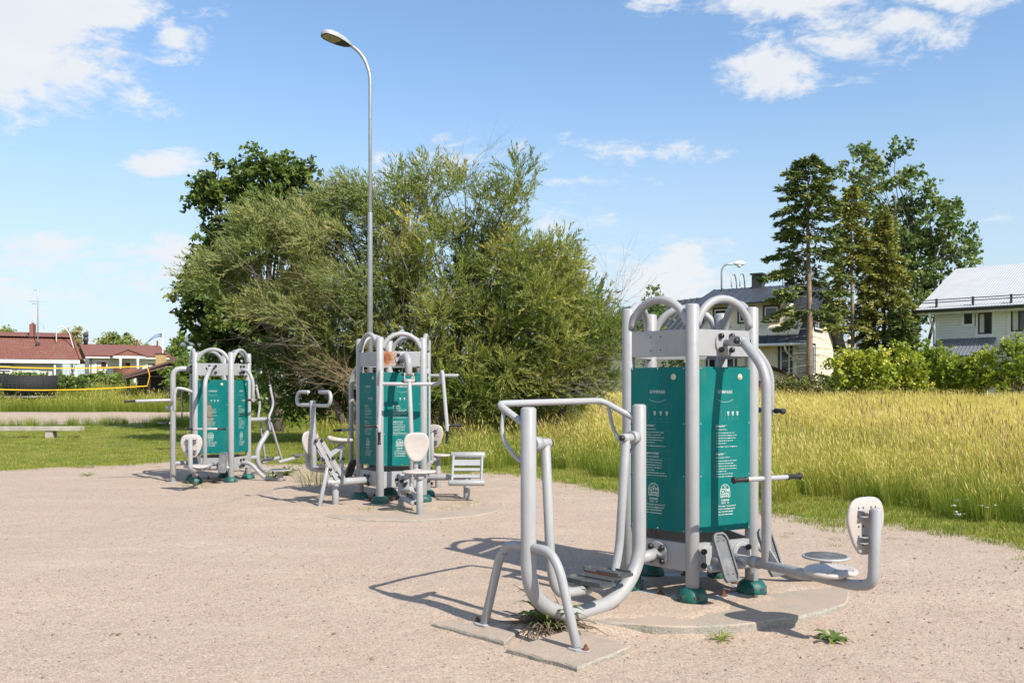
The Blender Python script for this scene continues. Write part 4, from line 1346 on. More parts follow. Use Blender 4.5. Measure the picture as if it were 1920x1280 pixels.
M['string'] = solid('dark_cord', (0.05, 0.05, 0.05), 0.8)
M['flag_blue'] = solid('blue_pennant', (0.04, 0.09, 0.26), 0.7)
M['flag_white'] = solid('white_pennant', (0.7, 0.72, 0.75), 0.7)


def glass_mat():
    m, t = new_mat('window_glass')
    p = t.n('ShaderNodeBsdfPrincipled', {'Base Color': (0.025, 0.03, 0.032, 1), 'Roughness': 0.06, 'Specular IOR Level': 0.8})
    finish(t, p.outputs[0])
    return m


M['glass'] = glass_mat()


class House:
    def __init__(self, name, O, phi, z0, label, cat='house'):
        self.r = empty(name, (O[0], O[1], z0), phi, label, cat)
        self.O, self.phi, self.z0 = Vector((O[0], O[1], z0)), phi, z0
        self.ex = Vector((math.cos(phi), math.sin(phi), 0)); self.ey = Vector((-math.sin(phi), math.cos(phi), 0))

    def wp(self, u, v, y=0.0):
        """photo pixel -> (x, z) on the house's own plane y"""
        d = Vector(((u - 960) / FPX, 1, (HOR - v) / FPX)); c = Vector((0, 0, CAM_H))
        k = ((self.O + self.ey * y) - c).dot(self.ey) / d.dot(self.ey)
        p = c + d * k - self.O
        return p.dot(self.ex), p.z

    def part(self, name, mb, mat, label=None, parent=None, bevel=0.0):
        o = mb.build(name, M[mat], parent or self.r, bevel=bevel)
        if label: o['label'] = label
        return o

    def window(self, x0, x1, z0, z1, y=0.0, frame='white_trim', trim=0.12, sash='dark_frame', mull=1, bars=0, face=(0, -1), curtain=False):
        """face (0,-1): in the wall y; face (1,0)/( -1,0): in a wall x=y with x as y"""
        def Q(a, d, z):
            return (a, y - d, z) if face == (0, -1) else (y + face[0] * d, a, z)
        def bx(mb, a0, a1, d0, d1, zz0, zz1):
            p, q = Q(a0, d0, zz0), Q(a1, d1, zz1)
            mb.box2(p, q)
        f = MB()
        bx(f, x0 - trim, x0, 0, 0.05, z0 - trim, z1 + trim); bx(f, x1, x1 + trim, 0, 0.05, z0 - trim, z1 + trim)
        bx(f, x0, x1, 0, 0.05, z1, z1 + trim); bx(f, x0, x1, 0, 0.07, z0 - trim, z0)
        w = self.part('window', f, frame)
        s = MB()
        e = 0.07
        bx(s, x0, x0 + e, 0, 0.035, z0, z1); bx(s, x1 - e, x1, 0, 0.035, z0, z1)
        bx(s, x0 + e, x1 - e, 0, 0.035, z0, z0 + e); bx(s, x0 + e, x1 - e, 0, 0.035, z1 - e, z1)
        for i in range(mull):
            c = x0 + (x1 - x0) * (i + 1) / (mull + 1)
            bx(s, c - 0.03, c + 0.03, 0, 0.033, z0 + e, z1 - e)
        for i in range(bars):
            c = z0 + (z1 - z0) * (i + 1) / (bars + 1)
            bx(s, x0 + e, x1 - e, 0, 0.031, c - 0.02, c + 0.02)
        self.part('sash', s, sash, parent=w)
        edges = [x0 + e] + [x0 + (x1 - x0) * (i + 1) / (mull + 1) for i in range(mull)] + [x1 - e]
        for i in range(mull + 1):
            g = MB(); bx(g, edges[i], edges[i + 1], 0.004, 0.015, z0 + e, z1 - e)
            self.part('pane', g, 'curtain' if (curtain and i == 0) else 'glass', parent=w)
        return w


def tile_roof(p00, p10, p01, p11, ncol, nrow, amp, step):
    """pantile surface: p00->p10 along the eaves, p00->p01 up the slope"""
    p00, p10, p01, p11 = (np.array(p, float) for p in (p00, p10, p01, p11))
    nu = ncol * 4 + 1
    rowsv, rowso = [], []
    for r in range(nrow):
        rowsv += [r / nrow, (r + 0.999) / nrow]; rowso += [step, 0.0]
    rowsv, rowso = np.array(rowsv), np.array(rowso)
    U = np.linspace(0, 1, nu)
    n = np.cross(p10 - p00, p01 - p00); n /= np.linalg.norm(n)
    if n[2] < 0: n = -n
    prof = amp * np.sin(U * ncol * 2 * np.pi)
    A = p00[None] + (p10 - p00)[None] * U[:, None]; B = p01[None] + (p11 - p01)[None] * U[:, None]
    V = A[None] * (1 - rowsv)[:, None, None] + B[None] * rowsv[:, None, None] + n[None, None] * (prof[None, :, None] + rowso[:, None, None])
    nr = len(rowsv)
    V = V.reshape(-1, 3)
    i = np.arange(nu - 1)[None, :] + nu * np.arange(nr - 1)[:, None]
    F = np.stack([i, i + 1, i + nu + 1, i + nu], -1).reshape(-1, 4)
    return V, F


def slab_poly(mb, pts, th):
    """thick sheet from a convex planar polygon"""
    pts = [Vector(p) for p in pts]
    n = (pts[1] - pts[0]).cross(pts[2] - pts[0]).normalized()
    if n.z < 0: n = -n
    k = len(pts)
    mb.add([p for p in pts] + [p - n * th for p in pts], [tuple(range(k)), tuple(reversed(range(k, 2 * k)))] + [(i, (i + 1) % k, k + (i + 1) % k, k + i) for i in range(k)])
    return mb


def seam_roof(h, name, p00, p10, p01, p11, n, mat, th=0.06, seam=0.035, each=True):
    """standing-seam roof: sheet panels side by side with raised seams"""
    p00, p10, p01, p11 = (Vector(p) for p in (p00, p10, p01, p11))
    base = MB()
    slab_poly(base, [p00, p10, p11, p01], th)
    r = h.part(name, base, mat)
    nrm = (p10 - p00).cross(p01 - p00).normalized()
    if nrm.z < 0: nrm = -nrm
    for i in range(n + 1):
        a, b = p00.lerp(p10, i / n), p01.lerp(p11, i / n)
        m = MB(); dirv = (b - a).normalized(); side = dirv.cross(nrm) * 0.015
        m.add([a - side, a + side, b + side, b - side, a - side + nrm * seam, a + side + nrm * seam, b + side + nrm * seam, b - side + nrm * seam],
              [(0, 3, 2, 1), (4, 5, 6, 7), (0, 1, 5, 4), (1, 2, 6, 5), (2, 3, 7, 6), (3, 0, 4, 7)])
        h.part('roof_seam', m, mat, parent=r)
    return r


# --- white two-storey house, far right
phi = math.atan2(-0.66, 0.75)
h = House('white_house', (20.6, 43.0), phi, 0.5, 'white boarded two-storey house with pale metal roof at far right')
_, ze = h.wp(1757, 577)
wall = MB().box2((0, 0, -0.5), (14, 12.4, ze)); wall.prism([(0, ze - 0.001), (12.4, ze - 0.001), (6.2, ze + 2.42)], lambda a, c: (0.0, a, c), lambda a, c: (14.0, a, c))
h.part('wall', wall, 'white_siding')
V, F = tile_roof((-0.75, -0.75, ze - 0.15), (14.6, -0.75, ze - 0.15), (-0.75, 6.2, ze + 2.60), (14.6, 6.2, ze + 2.60), 120, 1, 0.010, 0.02)
roof = link('roof', np_mesh('roof', V, F, M['light_metal']), h.r)
m = MB(); slab_poly(m, [(-0.75, 13.1, ze - 0.15), (14.6, 13.1, ze - 0.15), (14.6, 6.2, ze + 2.58), (-0.75, 6.2, ze + 2.58)], 0.08); h.part('roof', m, 'light_metal')
m = MB(); slab_poly(m, [(-0.70, -0.70, ze - 0.20), (14.5, -0.70, ze - 0.20), (14.5, 6.2, ze + 2.54), (-0.70, 6.2, ze + 2.54)], 0.10); h.part('roof_deck', m, 'white_trim')
h.part('eaves_board', MB().box2((-0.7, -0.68, ze - 0.36), (14.4, 0.0, ze - 0.30)), 'white_trim')
h.part('gutter', MB().tube([(-0.8, -0.84, ze - 0.20), (14.6, -0.84, ze - 0.20)], 0.08, 10), 'charcoal')
m = MB()
for dz in (0.12, 0.24): m.tube([(-0.5, -0.45, ze + 0.10 + dz), (14, -0.45, ze + 0.10 + dz)], 0.022, 6)
sg = h.part('snow_guard', m, 'charcoal')
for i in range(9): h.part('guard_bracket', MB().box2((0.1 + i * 1.6, -0.5, ze + 0.0), (0.18 + i * 1.6, -0.36, ze + 0.40)), 'charcoal', parent=sg)
h.part('downpipe', MB().tube([(-0.15, -0.75, ze - 0.28), (-0.1, -0.7, ze - 0.5), (-0.08, -0.08, ze - 1.1), (-0.08, -0.08, 0)], 0.05, 8, bend=0.15), 'white_trim')
h.part('corner_board', MB().box2((-0.03, -0.03, -0.3), (0.14, 0.0 - 0.001, ze - 0.36)), 'white_trim')
for (u0, u1, v0, v1, mu, cu) in ((1808, 1823.4, 588.5, 607.0, 0, False), (1834, 1860.3, 586.2, 625.7, 1, True), (1895.7, 1926, 580.5, 620.8, 1, True)):
    x0, z1 = h.wp(u0, v0); x1, z0 = h.wp(u1, v1)
    h.window(x0, x1, z0, z1, trim=0.16, mull=mu, curtain=cu)
x0, z1 = h.wp(1766, 640); x1, _ = h.wp(1868, 640)
m = MB(); slab_poly(m, [(x0 - 0.2, -0.02, z1 + 0.1), (x1, -0.02, z1 + 0.1), (x1, -1.5, z1 - 0.75), (x0 - 0.2, -1.5, z1 - 0.75)], 0.08)
pr = h.part('porch_roof', m, 'grey_metal_roof')
for i in range(16): h.part('roof_seam', MB().tube([(x0 - 0.15 + (x1 - x0 + 0.1) * i / 15, -0.02, z1 + 0.115), (x0 - 0.15 + (x1 - x0 + 0.1) * i / 15, -1.5, z1 - 0.735)], 0.022, 5), 'grey_metal_roof', parent=pr)
for xx in (x0, x1 - 0.2): h.part('porch_post', MB().box2((xx, -1.4, -0.5), (xx + 0.14, -1.26, z1 - 0.78)), 'white_trim')
h.part('porch_door', MB().box2((x0 + 0.5, -0.06, -0.3), (x0 + 1.5, 0, 2.0)), 'brown_band')
h.part('porch_door', MB().box2((x1 - 1.4, -0.06, -0.3), (x1 - 0.4, 0, 2.0)), 'brown_band')
cx_, cz = 5.3, ze + 2.6
h.part('vent_pipe', MB().lathe([(0.16, -0.6), (0.16, 0.55), (0.26, 0.56), (0.26, 0.95), (0.2, 1.0)], (6.2, 4.8, ze + 2.0), seg=14), 'charcoal')
h.part('roof_hatch', MB().box((8.4, 4.0, ze + 1.85), (1.5, 1.3, 0.35), Matrix.Rotation(R_(22), 3, 'X')), 'charcoal', bevel=0.03)
for dx_ in (0, 0.55):
    pts = [(3.6 + dx_, 6.2 + 0.5 * math.cos(R_(a)), ze + 2.3 + 0.75 * math.sin(R_(a))) for a in range(0, 181, 20)]
    h.part('ladder_hoop', MB().tube(pts, 0.035, 6), 'charcoal')

# --- cream house with dark seamed roofs
phi = math.atan2(0.84, 0.54)
h = House('cream_house', (14.9, 46.0), phi, 0.9, 'cream boarded house with dark seamed metal roof behind the spruces')
ze = CAM_H + (731 - 624) / FPX * 46 - 0.9
W2, D2, RZ = 7.6, 5.6, ze + 2.75
m = MB().box2((0, 0, -0.6), (W2, D2, ze)); h.part('wall', m, 'cream_siding')
m = MB().box2((W2 + 0.002, 1.3, -0.6), (15.5, D2, ze + 0.8)); h.part('wing_wall', m, 'cream_siding_h')
m = MB(); slab_poly(m, [(W2 + 0.3, 0.6, ze + 0.9), (16.2, 0.6, ze + 0.9), (16.2, D2 + 0.6, ze + 1.9), (W2 + 0.3, D2 + 0.6, ze + 1.9)], 0.12); h.part('wing_roof', m, 'dark_metal')
m = MB().prism([(0, ze), (W2, ze), (W2 / 2, RZ)], lambda a, c: (a, 0.01, c), lambda a, c: (a, D2, c)); h.part('gable_wall', m, 'cream_siding')
seam_roof(h, 'roof', (-0.7, D2 + 0.5, ze - 0.62), (-0.7, -0.6, ze - 0.62), (W2 / 2, D2 + 0.5, RZ + 0.12), (W2 / 2, -0.6, RZ + 0.12), 12, 'dark_metal')
seam_roof(h, 'roof', (W2 + 0.7, -0.6, ze - 0.62), (W2 + 0.7, D2 + 0.5, ze - 0.62), (W2 / 2, -0.6, RZ + 0.12), (W2 / 2, D2 + 0.5, RZ + 0.12), 12, 'dark_metal')
h.part('gutter', MB().tube([(-0.78, D2 + 0.5, ze - 0.62), (-0.78, -0.6, ze - 0.62)], 0.08, 8), 'white_trim')
h.part('downpipe', MB().tube([(-0.76, 0.5, ze - 0.66), (-0.7, 0.5, ze - 0.9), (-0.07, 0.12, ze - 1.5), (-0.07, 0.12, -0.3)], 0.055, 8, bend=0.12), 'white_trim')
# long dormer
zd = ze + 1.75
h.part('dormer_wall', MB().box2((0.75, 0.9, ze + 0.2), (3.6, 5.2, zd)), 'cream_siding')
seam_roof(h, 'dormer_roof', (0.05, 5.9, zd - 0.02), (0.05, 0.4, zd - 0.02), (W2 / 2, 5.9, RZ + 0.22), (W2 / 2, 0.4, RZ + 0.22), 10, 'dark_metal')
for yy in (1.3, 2.7, 4.1): h.window(yy, yy + 0.7, ze + 0.75, zd - 0.25, y=0.75, frame='charcoal', trim=0.10, sash='white_trim', mull=0, face=(-1, 0))
h.window(0.45, 0.95, 1.55, 3.15 if ze > 3.6 else ze - 0.4, y=0.0, frame='charcoal', trim=0.12, sash='white_trim', mull=0, face=(-1, 0))
for yy in (3.4, 4.4): h.window(yy, yy + 0.5, 1.55, 3.1, y=0.0, frame='charcoal', trim=0.12, sash='white_trim', mull=0, face=(-1, 0))
h.window(2.2, 3.2, 1.5, 3.1, frame='charcoal', trim=0.12, sash='white_trim', mull=0)
h.window(3.2, 5.0, ze + 0.4, ze + 1.7, y=0.01, frame='charcoal', trim=0.1, sash='white_trim', mull=1)
h.part('chimney', MB().box2((3.5, 3.0, RZ - 0.5), (4.1, 3.6, RZ + 0.85)), 'charcoal', bevel=0.03)
h.part('chimney_cap', MB().box2((3.42, 2.92, RZ + 0.9), (4.18, 3.68, RZ + 0.98)), 'charcoal')
for dy_ in (0, 0.7):
    pts = [(3.4 + 0.45 * math.cos(R_(a)), 4.1 + dy_ * 0.7, RZ + 0.2 + 0.8 * math.sin(R_(a))) for a in range(0, 181, 20)]
    h.part('ladder_hoop', MB().tube(pts, 0.035, 6), 'steel')
m = MB().tube([(3.8, 1.9, RZ), (3.8, 1.9, RZ + 1.9)], 0.03, 6); m.tube([(3.8, 3.0, RZ + 1.7), (3.8, 0.6, RZ + 2.1)], 0.03, 6)
an = h.part('aerial', m, 'steel')
for i in range(9):
    yy = 2.9 - i * 0.27
    h.part('aerial_rod', MB().tube([(3.45, yy, RZ + 1.72 + i * 0.045), (4.15, yy, RZ + 1.72 + i * 0.045)], 0.012, 5), 'steel', parent=an)
bal = MB().box2((7.7, -0.9, ze - 0.75), (15.2, -0.82, ze + 0.35)); bal.box2((7.7, -0.82, ze - 0.85), (15.2, 1.3, ze - 0.72)); bal.box2((15.12, -0.82, ze - 0.72), (15.2, 1.3, ze + 0.35))
h.part('balcony', bal, 'white_trim')
for xx in (7.8, 15.0): h.part('balcony_post', MB().box2((xx, -0.75, -0.5), (xx + 0.12, -0.63, ze - 0.85)), 'white_trim')

# --- small garden shed in front of it
h = House('garden_shed', at(1392, 731, 41)[:2], 0.35, 0.75, 'low grey-brown garden shed with dark roof beside the cream house', 'shed')
h.part('wall', MB().box2((0, 0, -0.5), (3.0, 2.4, 1.35)), 'cream_siding')
m = MB(); slab_poly(m, [(-0.3, -0.3, 1.75), (1.3, -0.3, 1.98), (1.3, 2.7, 1.98), (-0.3, 2.7, 1.75)], 0.08); slab_poly(m, [(1.3, -0.3, 1.98), (3.5, -0.3, 1.25), (3.5, 2.7, 1.25), (1.3, 2.7, 1.98)], 0.08)
h.part('roof', m, 'brown_dark'); h.part('gable_wall', MB().prism([(0, 1.35), (3.0, 1.35), (2.9, 1.40), (1.3, 1.86), (0, 1.7)], lambda a, c: (a, 0.01, c), lambda a, c: (a, 2.39, c)), 'cream_siding')
h.part('door', MB().box2((0.4, -0.04, -0.4), (1.2, 0, 1.25)), 'brown_band')

# --- house seen through the arches
h = House('gabled_house', at(1284, 731, 62)[:2], 0.55, 0.9, 'cream gabled house with dark striped roof seen through the nearest tower')
m = MB().box2((0, 0, -0.6), (7.5, 11, 4.2)); m.prism([(0, 4.2), (7.5, 4.2), (3.75, 7.4)], lambda a, c: (a, 0.01, c), lambda a, c: (a, 10.99, c)); h.part('wall', m, 'cream_siding_h')
seam_roof(h, 'roof', (-0.6, 11.5, 3.75), (-0.6, -0.6, 3.75), (3.75, 11.5, 7.55), (3.75, -0.6, 7.55), 18, 'dark_metal', seam=0.06)
seam_roof(h, 'roof', (8.1, -0.6, 3.75), (8.1, 11.5, 3.75), (3.75, -0.6, 7.55), (3.75, 11.5, 7.55), 18, 'dark_metal', seam=0.06)
m = MB(); slab_poly(m, [(-0.62, -0.66, 3.80), (-0.62, -0.58, 3.80), (3.75, -0.58, 7.60), (3.75, -0.66, 7.60)], 0.3); slab_poly(m, [(8.12, -0.66, 3.80), (8.12, -0.58, 3.80), (3.75, -0.58, 7.60), (3.75, -0.66, 7.60)], 0.3); h.part('verge_board', m, 'white_trim')
for xx in (1.0, 2.6, 5.0): h.window(xx, xx + 0.9, 1.6, 3.0, frame='charcoal', trim=0.1, sash='white_trim', mull=0)

# --- red-tiled bungalow, far left
YA = 75.0
h = House('tiled_bungalow', (-36.8, YA), 0.40, 1.2, 'low pale house with red tiled roof and tall aerial at far left')
ze = CAM_H + (731 - 675) / FPX * YA - 1.2
zm, zr = CAM_H + (731 - 637) / FPX * (YA + 2.6) - 1.2, CAM_H + (731 - 625) / FPX * (YA + 3.9) - 1.2
h.part('wall', MB().box2((-19, 0.0, -0.6), (-1.7, 8, ze)), 'cream_plaster')
V, F = tile_roof((-19.5, -0.6, ze), (0.25, -0.6, ze), (-19.5, 2.6, zm), (-0.55, 2.6, zm), 74, 11, 0.022, 0.035); link('roof', np_mesh('roof', V, F, M['tile'], False), h.r)
V, F = tile_roof((-19.5, 2.45, zm + 0.16), (-0.6, 2.45, zm + 0.16), (-19.5, 4.2, zr), (-1.0, 4.2, zr), 70, 4, 0.022, 0.035); link('roof_top', np_mesh('roof_top', V, F, M['tile'], False), h.r)
m = MB(); slab_poly(m, [(-19.5, 4.2, zr), (-1.0, 4.2, zr), (0.2, 8.8, ze), (-19.5, 8.8, ze)], 0.1); slab_poly(m, [(-19.5, -0.55, ze - 0.05), (0.2, -0.55, ze - 0.05), (-0.7, 2.5, zm - 0.06), (-19.5, 2.5, zm - 0.06)], 0.06)
slab_poly(m, [(-19.5, 2.5, zm - 0.0), (-0.7, 2.5, zm), (-1.05, 4.15, zr - 0.06), (-19.5, 4.15, zr - 0.06)], 0.06); h.part('roof_deck', m, 'red_sheet')
m = MB().tube([(0.28, -0.6, ze + 0.05), (-0.50, 2.6, zm + 0.08)], 0.11, 8); m.tube([(-0.55, 2.45, zm + 0.2), (-0.95, 4.2, zr + 0.05)], 0.11, 8); h.part('verge_tiles', m, 'red_sheet')
h.part('fascia', MB().box2((-19.5, -0.66, ze - 0.30), (0.2, -0.58, ze - 0.02)), 'white_trim')
cxx = h.wp(61.5, 620, 2.9)[0]
h.part('chimney', MB().box2((cxx - 0.24, 2.6, zm - 0.5), (cxx + 0.24, 3.1, zr + 0.62)), 'red_sheet', bevel=0.02)
h.part('chimney_pot', MB().box2((cxx - 0.1, 2.75, zr + 0.62), (cxx + 0.1, 2.95, zr + 0.75)), 'red_sheet')
px_, base_z = h.wp(71, 640, 1.4)[0], zm - 0.45
m = MB().tube([(px_, 1.4, base_z - 0.3), (px_, 1.4, base_z + 4.6)], 0.045, 6)
a_ = h.part('aerial', m, 'steel')
for (dz_, L_) in ((4.5, 0.35), (3.55, 0.7), (3.35, 0.45)): h.part('aerial_rod', MB().tube([(px_ - L_, 1.4, base_z + dz_), (px_ + L_, 1.4, base_z + dz_)], 0.02, 5), 'steel', parent=a_)
for sx in (-1, 1): h.part('aerial_rod', MB().tube([(px_, 1.4, base_z + 1.7), (px_ + sx * 0.35, 1.4, base_z + 1.7), (px_ + sx * 0.48, 1.4, base_z + 1.7 - sx * 0.5)], 0.015, 5, bend=0.2), 'steel', parent=a_)
h.part('aerial_foot', MB().box((px_, 1.4, base_z), (0.3, 0.3, 0.15)), 'charcoal')
pts = [(-1.9 + 1.35 * (k / 8), 1.9 - 0.2 * k / 8, zm + (0.2 if k in (0,) else 1.05 - 0.0 * k) - (1.0 if k == 8 else 0)) for k in (0, 0.5, 5, 8)]
h.part('ladder_hoop', MB().tube([(-1.75, 1.9, zm - 0.25), (-1.75, 1.9, zm + 0.9), (-1.3, 1.9, zm + 1.15), (-0.75, 1.6, zm + 0.6), (-0.35, 1.2, zm - 0.9)], 0.045, 8, bend=0.35), 'curtain')
# lean-to glazing
gl = MB().box2((-19, -1.42, ze - 0.95), (-4.7, -1.36, ze - 0.88)); gl.box2((-19, -0.1, ze - 0.1), (-4.7, -0.02, ze - 0.02))
g_ = h.part('glazing_frame', gl, 'white_trim')
for i in range(8):
    xa, xb = -19 + i * 1.7875, -19 + (i + 1) * 1.7875 - 0.14
    for j in range(2):
        ya, yb = -0.06 - j * 0.66, -0.06 - (j + 1) * 0.66 + 0.08
        za, zb = ze - 0.06 - j * 0.44, ze - 0.06 - (j + 1) * 0.44 + 0.05
        m = MB(); slab_poly(m, [(xa, ya, za), (xb, ya, za), (xb, yb, zb), (xa, yb, zb)], 0.03)
        h.part('pane', m, 'glass', parent=g_)
for xx in (-1.75, -0.15): h.part('porch_post', MB().box2((xx, -0.5, -0.6), (xx + 0.14, -0.36, ze - 0.3)), 'white_trim')
h.window(-4.4, -3.0, 0.9, 1.9, frame='white_trim', sash='white_trim', mull=1)
h.part('garage_door', MB().box2((-8.0, -0.05, -0.4), (-4.6, -0.001, ze - 0.4)), 'curtain')

# --- white villa with porch and curved balcony
YB = 86.0
h = House('white_villa', ((160 - 960) / FPX * YB, YB), 0.50, 1.25, 'white plastered villa with red roof, columned porch and curved brown balcony')
def vx(u): return h.wp(u, 680)[0]
def vz(v, d=0.0): return CAM_H + (731 - v) / FPX * (YB + d) - 1.25
ze = vz(664.5)
zr = vz(645, 4)
h.part('wall', MB().box2((0.35, 0, -0.6), (vx(316), 8, ze)), 'plaster')
gw = MB().prism([(0, ze), (8, ze), (4, zr - 0.15)], lambda a, c: (0.36, a, c), lambda a, c: (vx(314), a, c)); h.part('gable_wall', gw, 'plaster')
m = MB(); slab_poly(m, [(-0.1, -0.7, ze - 0.05), (vx(320), -0.7, ze - 0.05), (vx(309), 4, zr), (-0.35, 4, zr)], 0.14); slab_poly(m, [(-0.1, 8.7, ze - 0.05), (vx(320), 8.7, ze - 0.05), (vx(309), 4, zr), (-0.35, 4, zr)], 0.14)
h.part('roof', m, 'red_sheet')
h.part('eaves_board', MB().box2((0, -0.66, ze - 0.34), (vx(316), -0.02, ze - 0.22)), 'white_trim')
m = MB(); xa, xb, xm = vx(206), vx(273), vx(237); zp = vz(665.5); zt = vz(652.5)
slab_poly(m, [(xa, -1.8, zp), (xm, -1.8, zt), (xm, 1.2, zt), (xa, 1.2, zp)], 0.12); slab_poly(m, [(xb, -1.8, zp), (xm, -1.8, zt), (xm, 1.2, zt), (xb, 1.2, zp)], 0.12)
pr = h.part('porch_roof', m, 'red_sheet')
h.part('porch_gable', MB().prism([(xa + 0.3, zp - 0.05), (xb - 0.3, zp - 0.05), (xm, zt - 0.15)], lambda a, c: (a, -1.7, c), lambda a, c: (a, -1.6, c)), 'red_sheet', parent=pr)
h.part('porch_beam', MB().box2((xa + 0.15, -1.7, zp - 0.30), (xb - 0.15, -0.02, zp - 0.08)), 'white_trim', parent=pr)
for u in (223, 255): h.part('column', MB().lathe([(0.16, -0.6), (0.16, 0.2), (0.14, 0.25), (0.13, zp - 0.5), (0.18, zp - 0.4), (0.18, zp - 0.30)], (vx(u), -1.5, 0), seg=14), 'white_trim')
bc = MB()
n = 16; cxm = vx(237); rr_ = (vx(263) - vx(212)) / 2
pts = [(cxm + rr_ * math.cos(R_(180 + 180 * k / n)), -0.9 + 1.6 * math.sin(R_(180 + 180 * k / n))) for k in range(n + 1)]
zb0, zb1 = vz(705), vz(690.5)
for k in range(n):
    a, b = pts[k], pts[k + 1]
    h_ = MB().add([(a[0], a[1], zb0), (b[0], b[1], zb0), (b[0], b[1], zb1), (a[0], a[1], zb1), (a[0], a[1] + 0.06, zb0), (b[0], b[1] + 0.06, zb0), (b[0], b[1] + 0.06, zb1), (a[0], a[1] + 0.06, zb1)],
                  [(0, 1, 2, 3), (7, 6, 5, 4), (0, 4, 5, 1), (3, 2, 6, 7), (0, 3, 7, 4), (1, 5, 6, 2)])
    if k == 0: bal_ = h.part('balcony', MB().prism([(p[0], p[1]) for p in pts], lambda a, c: (a, c, zb0 - 0.16), lambda a, c: (a, c, zb0 - 0.01)), 'brown_band')
    h.part('balcony_panel', h_, 'brown_band', parent=bal_)
for (u0, u1, v0, v1, mu) in ((181, 199.5, 678, 691.5, 1), (229, 244, 678.5, 692, 1), (277, 296, 679, 690, 1)):
    h.window(vx(u0), vx(u1), vz(v1), vz(v0), frame='white_trim', trim=0.16, sash='red_frame', mull=mu, bars=2, curtain=True)
h.part('downpipe', MB().tube([(0.5, -0.1, ze - 0.3), (0.5, -0.1, -0.5)], 0.05, 6), 'red_frame')
h.part('chimney', MB().box2((vx(263), 3.4, zr - 0.4), (vx(266.5), 4.2, zr + 0.55)), 'red_sheet')
h.part('chimney', MB().box2((vx(303), 3.4, zr - 0.4), (vx(305), 4.0, zr + 0.5)), 'red_sheet')
h.part('vent_stack', MB().lathe([(0.2, 0), (0.2, 0.25), (0.26, 0.3), (0.24, 0.6), (0.16, 0.65), (0.24, 0.7), (0.26, 1.0), (0.12, 1.15)], (vx(165), 3.8, zr), seg=12), 'charcoal')

# --- low dark carport with brick stack
YC_ = 70.0
h = House('carport', ((231 - 960) / FPX * YC_, YC_), 0.0, 0.7, 'low carport with dark brown sloping roofs in front of the villa', 'carport')
def kx(u): return (u - 231) / FPX * YC_
def kz(v): return CAM_H + (731 - v) / FPX * YC_ - 0.7
m = MB(); slab_poly(m, [(kx(230), 0, kz(703)), (kx(326), 0, kz(674)), (kx(326), 6, kz(674) + 0.15), (kx(230), 6, kz(703) + 0.15)], 0.16); h.part('roof', m, 'brown_metal')
m = MB(); slab_poly(m, [(kx(240), -1.0, kz(708)), (kx(322), -1.0, kz(686)), (kx(322), 0.4, kz(686)), (kx(240), 0.4, kz(708))], 0.14); h.part('lower_roof', m, 'brown_metal')
h.part('shade_fill', MB().prism([(kx(241), -0.8), (kx(326), -0.8), (kx(326), kz(674) - 0.18), (kx(241), kz(700) - 0.18)], lambda a, c: (a, 1.6, c), lambda a, c: (a, 1.75, c)), 'brown_dark')  # dark sheet standing in for the shade under the carport roof
for u in (244, 283, 318): h.part('post', MB().box2((kx(u), -0.6, -0.8), (kx(u) + 0.16, -0.44, kz(709) + (u - 244) * 0.010)), 'brown_dark')
h.part('end_wall', MB().box2((kx(312), 0.8, -0.7), (kx(324), 5.4, kz(668))), 'brown_metal')
st_ = House('brick_stack', ((291.5 - 960) / FPX * 76, 76), 0.0, 1.0, 'yellow brick chimney stack rising behind the carport roof', 'chimney')
st_.part('stack', MB().box2((0, 0, -0.5), (0.68, 0.68, CAM_H + (731 - 663.5) / FPX * 76 - 1.0)), 'yellow_brick', bevel=0.02)
st_.part('stack_cap', MB().box2((-0.06, -0.06, CAM_H + (731 - 663.5) / FPX * 76 - 1.0), (0.74, 0.74, CAM_H + (731 - 662) / FPX * 76 - 1.0)), 'charcoal')
# --- flagpole with pennant
p0 = at(305.3, 731, 80); 
fl = empty('flagpole', (p0.x, 80, 1.2), 0, 'white flagpole flying a long blue and white pennant', 'flagpole')
zt_ = CAM_H + (731 - 622.5) / FPX * 80 - 1.2
MB().tube([(0, 0, -0.5), (0, 0, zt_)], (0.06, 0.035), 8).build('pole', M['white_trim'], fl)
MB().lathe([(0.02, 0), (0.07, 0.04), (0.07, 0.1), (0.01, 0.14)], (0, 0, zt_), seg=10).build('finial', M['white_trim'], fl)
for nm, mt, o0, o1 in (('pennant_stripe', 'flag_blue', 0.0, 0.09), ('pennant_stripe', 'flag_blue', 0.13, 0.22), ('pennant_stripe', 'flag_white', 0.09, 0.13)):
    Vv, Ff = [], []
    N = 16
    for k in range(N + 1):
        t = k / N
        x = -0.06 - 1.6 * t; z = zt_ - 0.12 - 0.40 * t - 0.55 * t ** 3 + 0.07 * math.sin(t * 7)
        y = 0.12 * math.sin(t * 9)
        wv = 1.5 * (1 - 0.75 * t)
        Vv += [(x, y, z - o0 * wv), (x, y, z - o1 * wv), (x, y + 0.008, z - o0 * wv), (x, y + 0.008, z - o1 * wv)]
    for k in range(N):
        a = 4 * k; Ff += [(a, a + 1, a + 5, a + 4), (a + 2, a + 6, a + 7, a + 3), (a, a + 4, a + 6, a + 2), (a + 1, a + 3, a + 7, a + 5)]
    MB().add(Vv, Ff).build(nm, M[mt], fl)

